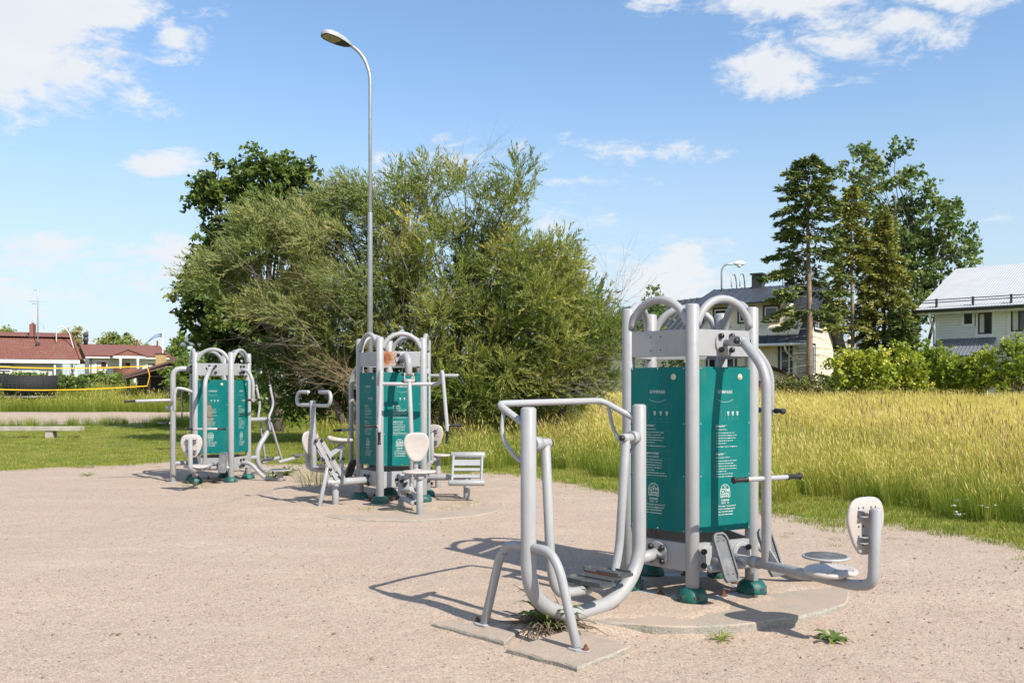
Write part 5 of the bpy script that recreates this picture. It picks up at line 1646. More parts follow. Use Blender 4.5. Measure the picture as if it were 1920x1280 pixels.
# --- pale blue house behind the maple
h = House('blue_house', ((352 - 960) / FPX * 62, 62.0), 0.0, 0.8, 'pale blue boarded house half hidden behind the maple')
h.part('wall', MB().box2((0.6, 0, -0.8), (8.0, 8, 4.1)), 'blue_siding')
m = MB(); slab_poly(m, [(-0.3, -0.7, 3.9), (8.7, -0.7, 3.9), (8.7, 4, 6.2), (-0.3, 4, 6.2)], 0.12); slab_poly(m, [(-0.3, 8.7, 3.9), (8.7, 8.7, 3.9), (8.7, 4, 6.2), (-0.3, 4, 6.2)], 0.12); h.part('roof', m, 'grey_metal_roof')
h.part('gable_wall', MB().prism([(0, 4.1), (8, 4.1), (4, 6.0)], lambda a, c: (0.61, a, c), lambda a, c: (7.99, a, c)), 'blue_siding')
h.window(4.5, 5.8, 1.4, 2.7, mull=1, sash='white_trim'); h.window(1.6, 2.6, 1.4, 2.7, mull=0, sash='white_trim')

# ------------------------------------------------------------------ volleyball net
n0, n1 = Vector((-17.3, 42.0, 0)), Vector((-23.0, 34.8, 0))
nd = (n1 - n0).normalized(); nL = (n1 - n0).length
net = empty('volleyball_net', (n0.x, n0.y, float(ground_z(n0.x, n0.y))), 0, 'volleyball net edged with bright yellow webbing across the sand court', 'net')
def NP(a, z): return nd * a + Vector((0, 0, z))
def top_z(a): return 2.70 - 0.16 * math.sin(math.pi * min(1, a / nL)) - 0.05 * a / nL
def bot_z(a): return 1.76 - 0.17 * math.sin(math.pi * min(1, a / nL)) - 0.05 * a / nL
def webbing(name, fn, a0, a1, wd, n=24):
    m = MB(); Vv, Ff = [], []
    for k in range(n + 1):
        a = a0 + (a1 - a0) * k / n; p = NP(a, fn(a)); s = nd.cross(Vector((0, 0, 1))) * 0.008
        Vv += [p + s + Vector((0, 0, wd / 2)), p + s - Vector((0, 0, wd / 2)), p - s - Vector((0, 0, wd / 2)), p - s + Vector((0, 0, wd / 2))]
    for k in range(n):
        for j in range(4): Ff.append((4 * k + j, 4 * k + (j + 1) % 4, 4 * k + 4 + (j + 1) % 4, 4 * k + 4 + j))
    return m.add(Vv, Ff).build(name, M['yellow_band'], net)
webbing('top_band', top_z, 0, nL, 0.05); webbing('bottom_band', bot_z, 0, nL, 0.045)
for aa, bulge in ((0.0, -0.12), (nL, 0.1)):
    MB().tube([NP(aa, top_z(aa) - 0.03), NP(aa + bulge, (top_z(aa) + bot_z(aa)) / 2), NP(aa, bot_z(aa) + 0.03)], 0.022, 6).build('side_band', M['yellow_band'], net)
ms = MB()
for k in range(1, 58):
    a = nL * k / 58; ms.tube([NP(a, top_z(a)), NP(a, bot_z(a))], 0.0035, 3, cap='open')
for k in range(1, 7):
    f_ = k / 7
    ms.tube([NP(nL * q / 12, top_z(nL * q / 12) * (1 - f_) + bot_z(nL * q / 12) * f_) for q in range(13)], 0.0035, 3, cap='open')
tag(ms.build('netting', M['string'], net), kind='stuff')
MB().tube([NP(-0.12, 2.2), NP(-1.75, 2.28)], 0.008, 5).build('tie_cord', M['string'], net)
for aa, lb in ((-1.8, 'thin grey net pole behind the hoop post'), (nL + 1.6, 'grey net pole beyond the left edge of the net')):
    q = n0 + nd * aa
    pe = empty('net_pole', (q.x, q.y, float(ground_z(q.x, q.y))), 0, lb, 'pole', 'volleyball net poles')
    MB().tube([(0, 0, -0.2), (0, 0, 2.85)], 0.045, 10).build('pole', M['steel'], pe)
    MB().lathe([(0.055, 0), (0.055, 0.05), (0.03, 0.06)], (0, 0, 2.83), seg=10).build('cap', M['black'], pe)
    MB().tube([(0.04, 0, 2.2), (0.11, 0, 2.2)], 0.02, 6).build('winch', M['steel'], pe)

# ------------------------------------------------------------------ trampoline
tr = empty('trampoline', ((56 - 960) / FPX * 69, 69.0, float(ground_z(-37.6, 69))), 0, 'round trampoline with black safety net in front of the tiled bungalow', 'trampoline')
zt_ = CAM_H + (731 - 704) / FPX * 69 - tr.location.z
MB().lathe([(1.72, 0.72), (2.0, zt_), (1.985, zt_), (1.705, 0.72)], seg=40).build('safety_net', M['net_black'], tr)
MB().lathe([(1.98, 0.66), (2.02, 0.70), (1.98, 0.74), (1.94, 0.70)], seg=40).build('ring', M['steel'], tr)
MB().lathe([(1.85, 0.68), (1.85, 0.70), (0.02, 0.70)], seg=30).build('mat', M['black'], tr)
for k in range(8):
    a = R_(45 * k + 12)
    MB().tube([(2.02 * math.cos(a), 2.02 * math.sin(a), -0.2), (2.02 * math.cos(a), 2.02 * math.sin(a), 0.8), (2.14 * math.cos(a), 2.14 * math.sin(a), zt_ * 0.7), (2.02 * math.cos(a), 2.02 * math.sin(a), zt_ + 0.04)], 0.018, 6, bend=0.2).build('net_pole', M['charcoal'], tr)

# ------------------------------------------------------------------ wooden bench
bn = empty('plank_bench', (-16.9, 29.0, float(ground_z(-16.9, 29))), 0, 'low weathered wooden plank bench on the lawn at far left', 'bench')
zt_ = CAM_H - (799.5 - 731) / FPX * 29 - bn.location.z
for k in range(2):
    y0_ = -0.19 + k * 0.2
    MB().box2((-3.2, y0_, zt_ - 0.13 + 0.01 * k), (2.84 - 0.03 * k, y0_ + 0.18, zt_ + 0.004 * k)).build('plank', M['wood_grey'], bn, bevel=0.012)
for xx in (-2.6, -0.45 + 2.25):
    MB().box2((xx - 0.12, -0.15, -0.3), (xx + 0.12, 0.15, zt_ - 0.132)).build('leg', M['wood_grey'], bn, bevel=0.015)

# ------------------------------------------------------------------ street lamps
YL = 17.0
lx = (694 - 960) / FPX * YL
lp = empty('street_lamp', (lx, YL, float(ground_z(lx, YL))), 0, 'tall galvanised street lamp rising behind the middle station', 'street lamp', 'street lamps')
zk = lambda v: CAM_H + (731 - v) / FPX * YL - lp.location.z
xk = lambda u: (u - 694) / FPX * YL
m = MB().tube([(0, 0, -0.3), (0, 0, zk(400)), (0, 0, zk(399))], (0.062, 0.046), 14, cap='flat')
m.build('pole', M['steel'], lp)
m = MB().tube([(0, 0, zk(400)), (0, 0, zk(140)), (xk(684), 0.0, zk(112)), (xk(672), 0, zk(96)), (xk(656), -0.0, zk(84))], 0.034, 14, bend=0.35, nb=10)
m.build('arm', M['steel'], lp)
hd = MB()
_o = Vector(lp.location)
A_, B_ = at(657, 86, YL - 0.02) - _o, at(606, 61, YL - 0.50) - _o
ax_ = (B_ - A_); Lh = ax_.length; ax_.normalize()
sd_ = ax_.cross(Vector((0, 0, 1))).normalized(); up_ = sd_.cross(ax_)
def HP(a, s, n_): return A_ + ax_ * (a * Lh) + sd_ * s + up_ * n_
prof = [(0.0, 0.045, 0.03, 0.02), (0.12, 0.09, 0.06, 0.035), (0.35, 0.145, 0.085, 0.04), (0.62, 0.165, 0.095, 0.04), (0.82, 0.155, 0.09, 0.04), (0.94, 0.12, 0.07, 0.035), (1.0, 0.07, 0.045, 0.03)]
Vv, Ff = [], []
for (a, hw, ht, dn) in prof:
    Vv += [HP(a, -hw, -dn), HP(a, -hw, 0.01), HP(a, -hw * 0.72, ht * 0.75), HP(a, 0, ht), HP(a, hw * 0.72, ht * 0.75), HP(a, hw, 0.01), HP(a, hw, -dn)]
for i in range(len(prof) - 1):
    for j in range(6): Ff.append((7 * i + j, 7 * i + j + 1, 7 * i + 8 + j, 7 * i + 7 + j))
Ff += [tuple(range(7)), tuple(reversed(range(7 * (len(prof) - 1), 7 * len(prof))))]
hd.add(Vv, Ff, True); ho = hd.build('lamp_head', solid('lamp_housing', (0.34, 0.35, 0.36), 0.45, 0, 0.1, 8), lp)
bt = MB(); Vv = []
for (a, hw, ht, dn) in prof: Vv += [HP(a, -hw * 0.97, -dn + 0.004), HP(a, hw * 0.97, -dn + 0.004)]
bt.add(Vv, [(2 * i, 2 * i + 1, 2 * i + 3, 2 * i + 2) for i in range(len(prof) - 1)]); bt.build('underside', M['charcoal'], ho)
bl = MB().add([HP(0.46, -0.12, -0.042), HP(0.46, 0.12, -0.042), HP(0.66, 0.135, -0.043), HP(0.9, 0.11, -0.04), HP(0.96, 0.06, -0.037), HP(0.96, -0.06, -0.037), HP(0.9, -0.11, -0.04), HP(0.66, -0.135, -0.043)], [tuple(range(8))])
bl.build('lens', solid('lamp_lens', (0.30, 0.28, 0.17), 0.15, 0, 0.4, 12), ho)
# far lamp beyond the field
YL2 = 52.0
l2 = empty('street_lamp', ((1353 - 960) / FPX * YL2, YL2, 0.9), 0, 'small far street lamp between the willow and the cream house', 'street lamp', 'street lamps')
z2 = lambda v: CAM_H + (731 - v) / FPX * YL2 - 0.9
x2 = lambda u: (u - 1353) / FPX * YL2
MB().tube([(0, 0, -0.5), (0, 0, z2(560))], (0.09, 0.07), 10, cap='flat').build('pole', M['steel'], l2)
MB().tube([(0, 0, z2(560)), (0, 0, z2(505)), (x2(1360), 0, z2(495)), (x2(1375), 0, z2(495))], 0.055, 10, bend=0.35).build('arm', M['steel'], l2)
MB().lathe([(0.05, 0), (0.10, 0.08), (0.15, 0.3), (0.15, 0.5), (0.08, 0.66), (0.02, 0.70)], (x2(1375), 0, z2(494)), axis=(1, 0, 0.03), seg=14).build('lamp_head', M['white_trim'], l2)
MB().lathe([(0.13, 0), (0.10, 0.10), (0.04, 0.15)], (x2(1386), 0, z2(494.5) - 0.08), axis=(0, 0, -1), seg=12).build('lens', M['curtain'], l2)

# ------------------------------------------------------------------ vegetation helpers
def unit(v):
    return v / np.maximum(np.linalg.norm(v, axis=-1, keepdims=True), 1e-9)


def leaf_mesh(name, base, d, side, L, Wd, mat, tint, curl=0.0):
    """one four-cornered leaf per row: base point, direction, side vector, length, width"""
    n = len(base)
    L = np.broadcast_to(np.asarray(L, float), (n,))[:, None]; Wd = np.broadcast_to(np.asarray(Wd, float), (n,))[:, None]
    nrm = unit(np.cross(d, side))
    mid = base + d * L * 0.48 + nrm * L * curl
    V = np.stack([base, mid + side * Wd / 2, base + d * L, mid - side * Wd / 2], 1).reshape(-1, 3)
    F = np.arange(n * 4).reshape(-1, 4)
    return np_mesh(name, V, F, mat, False, tint)


def in_poly(P_, poly):
    x, y = P_[:, 0], P_[:, 1]
    ins = np.zeros(len(P_), bool)
    n = len(poly)
    j = n - 1
    for i in range(n):
        xi, yi = poly[i]; xj, yj = poly[j]
        c = ((yi > y) != (yj > y)) & (x < (xj - xi) * (y - yi) / (yj - yi + 1e-12) + xi)
        ins ^= c
        j = i
    return ins


def poly_dist(P_, poly):
    d = np.full(len(P_), 1e9)
    n = len(poly)
    for i in range(n):
        a = np.array(poly[i], float); b = np.array(poly[(i + 1) % n], float)
        t = np.clip(((P_ - a) @ (b - a)) / max(((b - a) ** 2).sum(), 1e-9), 0, 1)
        d = np.minimum(d, np.linalg.norm(P_ - (a + t[:, None] * (b - a)), axis=1))
    return d


def crown_clumps(poly_px, Y, depth, n, r0, r1, g, inset=0.75):
    """clump centres filling a crown whose outline (metres, seen from the lawn) is given in photo pixels at distance Y"""
    poly = [((u - 960) / FPX * Y, CAM_H + (HOR - v) / FPX * Y) for u, v in poly_px]
    xs_ = [p[0] for p in poly]; zs_ = [p[1] for p in poly]
    C, Rr = [], []
    tries = 0
    while len(C) < n and tries < 60:
        tries += 1
        Q = np.stack([g.uniform(min(xs_), max(xs_), 400), g.uniform(min(zs_), max(zs_), 400)], 1)
        r = g.uniform(r0, r1, 400)
        dd = poly_dist(Q, poly)
        ok = in_poly(Q, poly) & (dd > r * inset)
        for q, rr, di in zip(Q[ok], r[ok], dd[ok]):
            if len(C) >= n: break
            mx = depth * min(1.0, math.sqrt(di / (depth * 0.9 + 1e-6)))
            y = g.uniform(-1, 1) * mx
            c = np.array([q[0], Y + y, q[1]])
            if C and np.min(np.linalg.norm((np.array(C) - c) * [1, 0.8, 1], axis=1)) < 0.62 * rr: continue
            C.append(c); Rr.append(rr)
    return np.array(C), np.array(Rr)


def limb_tubes(mb, start, ends, r0, g, seg=6, sag=0.15, rend=0.012):
    for e in ends:
        s = np.array(start, float); e = np.array(e, float)
        L = np.linalg.norm(e - s)
        k = 5
        pts = []
        off = g.normal(0, 0.06 * L, 3)
        for i in range(k + 1):
            t = i / k
            p = s + (e - s) * t + off * math.sin(math.pi * t) + np.array([0, 0, sag * L * math.sin(math.pi * t) * 0.6])
            pts.append(tuple(p))
        mb.tube(pts, (r0 * g.uniform(0.7, 1.1), rend), seg, cap='flat')


M['bark_grey'] = solid('grey_bark', (0.10, 0.085, 0.065), 0.9, 0, 0.3, 6, 0.8, 25, dirt=(0.05, 0.04, 0.03), dirt_amt=0.6, dscale=8)
M['bark_spruce'] = solid('spruce_bark', (0.22, 0.165, 0.12), 0.9, 0, 0.3, 7, 0.8, 25, dirt=(0.12, 0.085, 0.06), dirt_amt=0.6, dscale=6)
M['twig'] = solid('dry_twig', (0.235, 0.17, 0.105), 0.85, 0, 0.25, 9)
M['twig_grey'] = solid('grey_twig', (0.19, 0.165, 0.135), 0.85, 0, 0.25, 9)
M['willow'] = leafmat('willow_leaf', [(0.0, (0.127, 0.181, 0.057)), (0.4, (0.251, 0.289, 0.094)), (0.75, (0.384, 0.381, 0.165)), (0.97, (0.570, 0.486, 0.268)), (1.0, (0.800, 0.694, 0.108))], 0.45)
M['willow2'] = leafmat('willow_leaf_green', [(0.0, (0.131, 0.187, 0.040)), (0.4, (0.247, 0.286, 0.069)), (0.8, (0.362, 0.363, 0.101)), (0.97, (0.523, 0.417, 0.172)), (1.0, (0.800, 0.659, 0.069))], 0.45)
M['maple'] = leafmat('maple_leaf', [(0.0, (0.043, 0.079, 0.016)), (0.5, (0.098, 0.149, 0.026)), (0.85, (0.166, 0.210, 0.038)), (1.0, (0.252, 0.246, 0.056))], 0.34, 0.4)
M['oak'] = leafmat('broad_leaf', [(0.0, (0.080, 0.132, 0.036)), (0.5, (0.154, 0.221, 0.068)), (0.9, (0.274, 0.310, 0.117)), (1.0, (0.499, 0.442, 0.182))], 0.40, 0.4)
M['spruce'] = leafmat('spruce_needles', [(0.0, (0.057, 0.101, 0.031)), (0.5, (0.143, 0.189, 0.045)), (0.85, (0.243, 0.253, 0.063)), (1.0, (0.371, 0.304, 0.089))], 0.08, 0.6)
M['spruce_y'] = leafmat('spruce_needles_tawny', [(0.0, (0.117, 0.144, 0.035)), (0.5, (0.278, 0.283, 0.068)), (0.85, (0.411, 0.387, 0.103)), (1.0, (0.588, 0.484, 0.135))], 0.15, 0.6)
M['bush'] = leafmat('bright_shrub_leaf', [(0.0, (0.170, 0.229, 0.031)), (0.4, (0.339, 0.395, 0.049)), (0.8, (0.542, 0.551, 0.082)), (1.0, (0.765, 0.661, 0.166))], 0.45, 0.45)
M['bush_dark'] = leafmat('shrub_leaf', [(0.0, (0.070, 0.127, 0.022)), (0.5, (0.163, 0.242, 0.038)), (1.0, (0.302, 0.359, 0.074))], 0.4, 0.45)
M['bush_mid'] = leafmat('mid_shrub_leaf', [(0.0, (0.121, 0.187, 0.022)), (0.4, (0.242, 0.319, 0.039)), (0.8, (0.374, 0.418, 0.055)), (1.0, (0.506, 0.495, 0.110))], 0.45, 0.45)
M['far_leaf'] = leafmat('far_tree_leaf', [(0.0, (0.126, 0.168, 0.042)), (0.5, (0.266, 0.294, 0.070)), (1.0, (0.420, 0.406, 0.126))], 0.3, 0.5)
M['birch'] = leafmat('birch_leaf', [(0.0, (0.182, 0.168, 0.056)), (0.5, (0.322, 0.280, 0.112)), (1.0, (0.476, 0.392, 0.168))], 0.3, 0.5)
M['weed'] = leafmat('weed_leaf', [(0.0, (0.07, 0.12, 0.03)), (0.5, (0.15, 0.21, 0.05)), (1.0, (0.26, 0.29, 0.09))], 0.3, 0.45)
M['rose'] = leafmat('rose_shrub', [(0.0, (0.060, 0.090, 0.018)), (0.5, (0.150, 0.180, 0.045)), (0.86, (0.255, 0.225, 0.075)), (0.93, (0.420, 0.180, 0.120)), (0.97, (0.675, 0.240, 0.390)), (1.0, (0.750, 0.300, 0.480))], 0.25, 0.5)


def shoots(C, Rr, per_m3, g, length, bias, spread, fill=0.55, leaves=14, leafL=0.11, leafW=0.02, fwd=0.8, jit=0.5, floor=None):
    """leafy shoots spread through ball-shaped clumps; returns the leaf arrays"""
    cnt = np.maximum(6, (per_m3 * Rr ** 2.4)).astype(int)
    idx = np.repeat(np.arange(len(C)), cnt)
    n = len(idx)
    u = unit(g.normal(0, 1, (n, 3)))
    rad = Rr[idx] * (fill + (1 - fill) * g.uniform(0, 1, n) ** 0.6) * g.choice([1, 0.6], n, p=[0.75, 0.25])
    p0 = C[idx] + u * rad[:, None] * np.array([1.1, 1.1, 0.9])
    tone = g.normal(0, 0.17, len(C))[idx] + g.normal(0, 0.12, n)
    d = unit(u * spread + np.asarray(bias, float) + g.normal(0, 0.26, (n, 3)))
    Ls = length * g.uniform(0.6, 1.35, n)
    k = leaves
    t = (np.arange(k) + 0.5) / k
    base = p0[:, None, :] + d[:, None, :] * (t[None, :, None] - 0.35) * Ls[:, None, None]
    base[..., 2] -= (t[None, :] ** 2) * Ls[:, None] * 0.12
    sidev = unit(np.cross(d, g.normal(0, 1, (n, 3))))
    ang = g.uniform(0, 2 * np.pi, (n, k))
    perp2 = np.cross(d, sidev)
    out = sidev[:, None] * np.cos(ang)[..., None] + perp2[:, None] * np.sin(ang)[..., None]
    ld = unit(d[:, None] * fwd + out * (1.0 - 0.35 * fwd) + g.normal(0, 0.18 * jit * 2, (n, k, 3)))
    face = unit(np.array([SUN_DIR.x * 0.55, SUN_DIR.y * 0.55, 0.75])[None, None] + g.normal(0, 0.55, (n, k, 3)))   # leaves turn to the light
    ls = unit(np.cross(ld, face))
    tint = np.clip(0.42 + tone[:, None] + g.normal(0, 0.13, (n, k)), 0, 0.985)
    tint = np.where(g.uniform(0, 1, (n, k)) < 0.003, 1.0, tint)
    LL = leafL * g.uniform(0.6, 1.2, (n, k)); WW = leafW * g.uniform(0.8, 1.3, (n, k))
    arr = [a.reshape(-1, *a.shape[2:]) for a in (base, ld, ls, LL, WW, tint)]
    if floor is not None:
        ok = arr[0][:, 2] > floor
        arr = [a[ok] for a in arr]
    return arr


def make_tree(name, label, cat, poly, Y, depth, nclump, r0, r1, seed, mat, base, trunk_r, bark, group=None,
              dens=60, length=0.4, bias=(0, 0, 0.25), spread=1.0, leaves=12, leafL=0.12, leafW=0.05, fwd=0.6, stems=None, fill=0.5, fork=0.35, limb_every=2, floor=None, inset=0.75, zg=None):
    g = np.random.default_rng(seed)
    C, Rr = crown_clumps(poly, Y, depth, nclump, r0, r1, g, inset)
    bx_, by_ = base
    zg = float(ground_z(bx_, by_)) if zg is None else zg
    root = empty(name, (bx_, by_, zg), 0, label, cat, group)
    off = np.array([bx_, by_, zg])
    arr = shoots(C, Rr, dens, g, length, bias, spread, fill, leaves, leafL, leafW, fwd, floor=floor)
    me = leaf_mesh('crown', arr[0] - off, arr[1], arr[2], arr[3], arr[4], M[mat], arr[5], 0.06)
    link('crown', me, root)
    ztop = C[:, 2].max() - zg
    cen = C.mean(0) - off
    stems = stems or [((0, 0), (cen[0] * 0.6, cen[1] * 0.6), fork)]
    tips = []
    for i, (b, e, fk) in enumerate(stems):
        zf = ztop * fk
        tb = MB().tube([(b[0], b[1], -0.25), (b[0] * 0.7 + e[0] * 0.3 + g.normal(0, .04), b[1] * 0.7 + e[1] * 0.3, zf * 0.45), (e[0], e[1], zf), (e[0] * 1.25 + g.normal(0, .1), e[1] * 1.1, zf + (ztop - zf) * 0.65)], (trunk_r * (1 if i == 0 else 0.7), trunk_r * 0.22), 9, bend=0.5, cap='flat')
        tb.build('trunk', M[bark], root)
        tips.append(np.array([e[0], e[1], zf]))
    lm = MB()
    for j in range(0, len(C), limb_every):
        e = C[j] - off
        q = min(tips, key=lambda t: np.linalg.norm(t - e))
        st0 = q * g.uniform(0.8, 1.0)
        limb_tubes(lm, st0, [e], trunk_r * 0.26, g, 5)
    tag(lm.build('branches', M[bark], root), kind='stuff')
    return root


def twig_fan(parent_off, specs, g, rad=0.010):
    """bare twigs: start, direction, length, forks"""
    mb = MB()
    def grow(p, d, L, r, lev):
        pts = [tuple(p)]
        q = np.array(p, float); dd = np.array(d, float)
        for i in range(5):
            dd = unit(dd + g.normal(0, 0.10, 3) + np.array([0, 0, -0.015]))
            q = q + dd * L / 5
            pts.append(tuple(q))
            if lev > 0 and i >= 1 and g.uniform() < 0.75:
                nd_ = unit(dd + g.normal(0, 0.45, 3))
                grow(q, nd_, L * g.uniform(0.35, 0.65), r * 0.6, lev - 1)
        mb.tube(pts, (r, r * 0.25), 4, cap='open')
    for (p, d, L, lev, r) in specs:
        grow(np.array(p) - parent_off, unit(np.array(d, float)), L, r, lev)
    return mb

# ------------------------------------------------------------------ trees and shrubs
make_tree('maple_tree', 'dark green maple rising behind the left willow', 'tree',
          [(335, 578), (322, 548), (345, 500), (375, 462), (350, 440), (372, 415), (398, 412), (362, 388), (354, 368), (364, 345), (354, 322), (372, 305), (396, 322), (404, 293), (440, 306), (448, 284), (462, 252), (478, 258), (476, 288), (500, 283), (522, 288), (545, 272), (562, 298), (602, 303), (628, 330), (640, 400), (600, 480), (570, 560), (560, 640), (520, 690), (470, 705), (400, 690), (358, 655), (342, 615)],
          33.0, 2.2, 190, 0.22, 0.55, 21, 'maple', (-8.7, 33.0), 0.24, 'bark_grey', dens=140, length=0.45, bias=(-0.05, 0, 0.1), leaves=9, leafL=0.19, leafW=0.17, fwd=0.4, fork=0.30, inset=0.62)
WL = make_tree('willow_tree', 'wind-blown willow leaning left behind the middle station', 'tree',
          [(308, 502), (345, 470), (400, 458), (440, 400), (466, 366), (520, 380), (556, 338), (612, 340), (640, 318), (672, 316), (690, 335), (705, 380), (740, 400), (765, 460), (765, 560), (748, 640), (700, 715), (650, 740), (590, 690), (540, 640), (500, 615), (440, 600), (380, 575), (335, 530)],
          25.0, 2.3, 135, 0.28, 0.62, 22, 'willow', (-4.3, 25.2), 0.16, 'bark_grey', group='willows beyond the lawn', dens=270, length=0.56, bias=(-0.7, -0.1, 0.40), spread=0.7, leaves=16, leafL=0.155, leafW=0.027, fwd=1.15,
          stems=[((0.1, 0), (-1.2, 0.2), 0.4), ((0.3, 0.2), (0.3, 0.3), 0.5), ((-0.1, 0.1), (-2.3, -0.2), 0.38), ((0.4, -0.1), (1.0, -0.3), 0.4)], fill=0.45, inset=0.6)
WT = make_tree('willow_tree', 'tall open-crowned willow right behind the street lamp', 'tree',
          [(700, 420), (706, 350), (715, 305), (735, 292), (752, 312), (772, 306), (790, 288), (815, 310), (838, 296), (852, 276), (872, 296), (890, 340), (905, 345), (925, 322), (945, 330), (962, 300), (985, 315), (1004, 332), (1004, 372), (985, 420), (1000, 470), (985, 560), (960, 640), (900, 690), (820, 720), (760, 700), (722, 640), (704, 540)],
          24.5, 2.0, 120, 0.28, 0.58, 23, 'willow2', (-1.9, 24.8), 0.15, 'bark_grey', group='willows beyond the lawn', dens=250, length=0.54, bias=(-0.15, -0.05, 0.6), spread=0.7, leaves=16, leafL=0.15, leafW=0.027, fwd=1.15,
          stems=[((0.0, 0), (-0.6, 0.1), 0.45), ((0.3, 0.2), (0.5, 0.3), 0.5), ((-0.3, 0.1), (-1.2, -0.2), 0.5), ((0.5, -0.1), (1.3, -0.2), 0.42)], fill=0.4, inset=0.55)
WR = make_tree('willow_tree', 'broad low willow sloping down to the right behind the field', 'tree',
          [(950, 450), (990, 425), (1015, 432), (1040, 455), (1062, 448), (1085, 468), (1120, 505), (1150, 560), (1176, 612), (1170, 680), (1150, 735), (1090, 760), (1000, 785), (900, 795), (830, 790), (800, 740), (830, 690), (880, 640), (930, 560)],
          23.6, 2.2, 135, 0.28, 0.62, 24, 'willow2', (0.6, 24.0), 0.15, 'bark_grey', group='willows beyond the lawn', dens=270, length=0.54, bias=(0.18, -0.1, 0.4), spread=0.85, leaves=16, leafL=0.15, leafW=0.027, fwd=1.15,
          stems=[((0.0, 0), (0.6, 0.1), 0.45), ((-0.3, 0.2), (-0.9, 0.3), 0.5), ((0.3, 0.1), (1.6, -0.2), 0.4)], fill=0.45, inset=0.6)
make_tree('willow_shrub', 'shrub thicket filling the gap under the willows, leaves coloured dark for canopy shade', 'shrub',
          [(470, 650), (520, 610), (560, 600), (640, 640), (700, 600), (760, 640), (840, 620), (900, 650), (960, 640), (1040, 650), (1130, 660), (1160, 740), (1100, 785), (700, 800), (520, 800), (480, 730)],
          27.5, 1.6, 190, 0.4, 0.8, 25, 'maple', (-3.0, 27.5), 0.08, 'bark_grey', dens=90, length=0.45, leaves=10, leafL=0.16, leafW=0.05, fwd=0.8, fork=0.3, limb_every=3)  # darker maple leaf colour imitates the shade below the willow crowns
make_tree('green_shrub', 'leafy green shrub beside the carport at left', 'shrub',
          [(312, 720), (308, 690), (330, 668), (345, 655), (362, 668), (420, 690), (520, 700), (530, 760), (470, 772), (400, 765), (340, 745)], 44.0, 1.8, 60, 0.4, 0.8, 26, 'bush_dark', (-15.0, 44.0), 0.08, 'bark_grey', dens=110, length=0.4, leaves=9, leafL=0.2, leafW=0.12, fork=0.3)

# bare twigs in the willows, one spray each
g = np.random.default_rng(3)
def twigs(root, u, v, Y, specs, mat='twig', r=0.016):
    """sprays of bare twigs inside and below a willow's crown"""
    off = np.array(root.location)
    S = []
    for (du, dv, L, lev) in specs:
        q = at(u + du[0], v + dv[0], Y + g.uniform(-0.3, 0.5)); e = at(u + du[1], v + dv[1], Y + g.uniform(-1.0, 0.3))
        d = np.array(e) - np.array(q)
        S.append((np.array(q), d, np.linalg.norm(d) * L, lev, r * g.uniform(0.6, 1.1)))
    tag(twig_fan(off, S, g).build('bare_twigs', M[mat], root), kind='stuff')


twigs(WL, 690, 745, 23.6, [((g.uniform(-40, 30), g.uniform(-170, -40)), (g.uniform(-60, 10), g.uniform(-130, -20)), g.uniform(0.7, 1.05), 2) for _ in range(22)], 'twig', 0.0095)
twigs(WL, 600, 650, 23.3, [((0, g.uniform(-150, -60)), (0, g.uniform(-110, 30)), 1.1, 2) for _ in range(6)], 'twig_grey', 0.010)
twigs(WL, 660, 560, 23.3, [((g.uniform(-40, 60), g.uniform(-160, -40)), (g.uniform(-60, 60), g.uniform(-150, -40)), 1.0, 1) for _ in range(10)], 'twig', 0.008)
twigs(WR, 1010, 730, 22.6, [((g.uniform(-30, 30), g.uniform(60, 190)), (g.uniform(-60, 20), g.uniform(-110, 30)), 1.0, 2) for _ in range(18)], 'twig_grey', 0.0095)
twigs(WT, 860, 340, 24.3, [((g.uniform(-20, 30), g.uniform(-40, 60)), (0, g.uniform(-90, -50)), 1.0, 2) for _ in range(6)], 'twig_grey', 0.007)
twigs(WR, 1140, 600, 23.4, [((g.uniform(-10, 20), g.uniform(0, 60)), (0, g.uniform(-120, -60)), 1.0, 2) for _ in range(8)], 'twig_grey', 0.006)
twigs(WT, 800, 740, 23.6, [((g.uniform(-60, 60), g.uniform(-60, 80)), (g.uniform(-20, 20), g.uniform(-330, -160)), 0.9, 1) for _ in range(12)], 'twig_grey', 0.012)


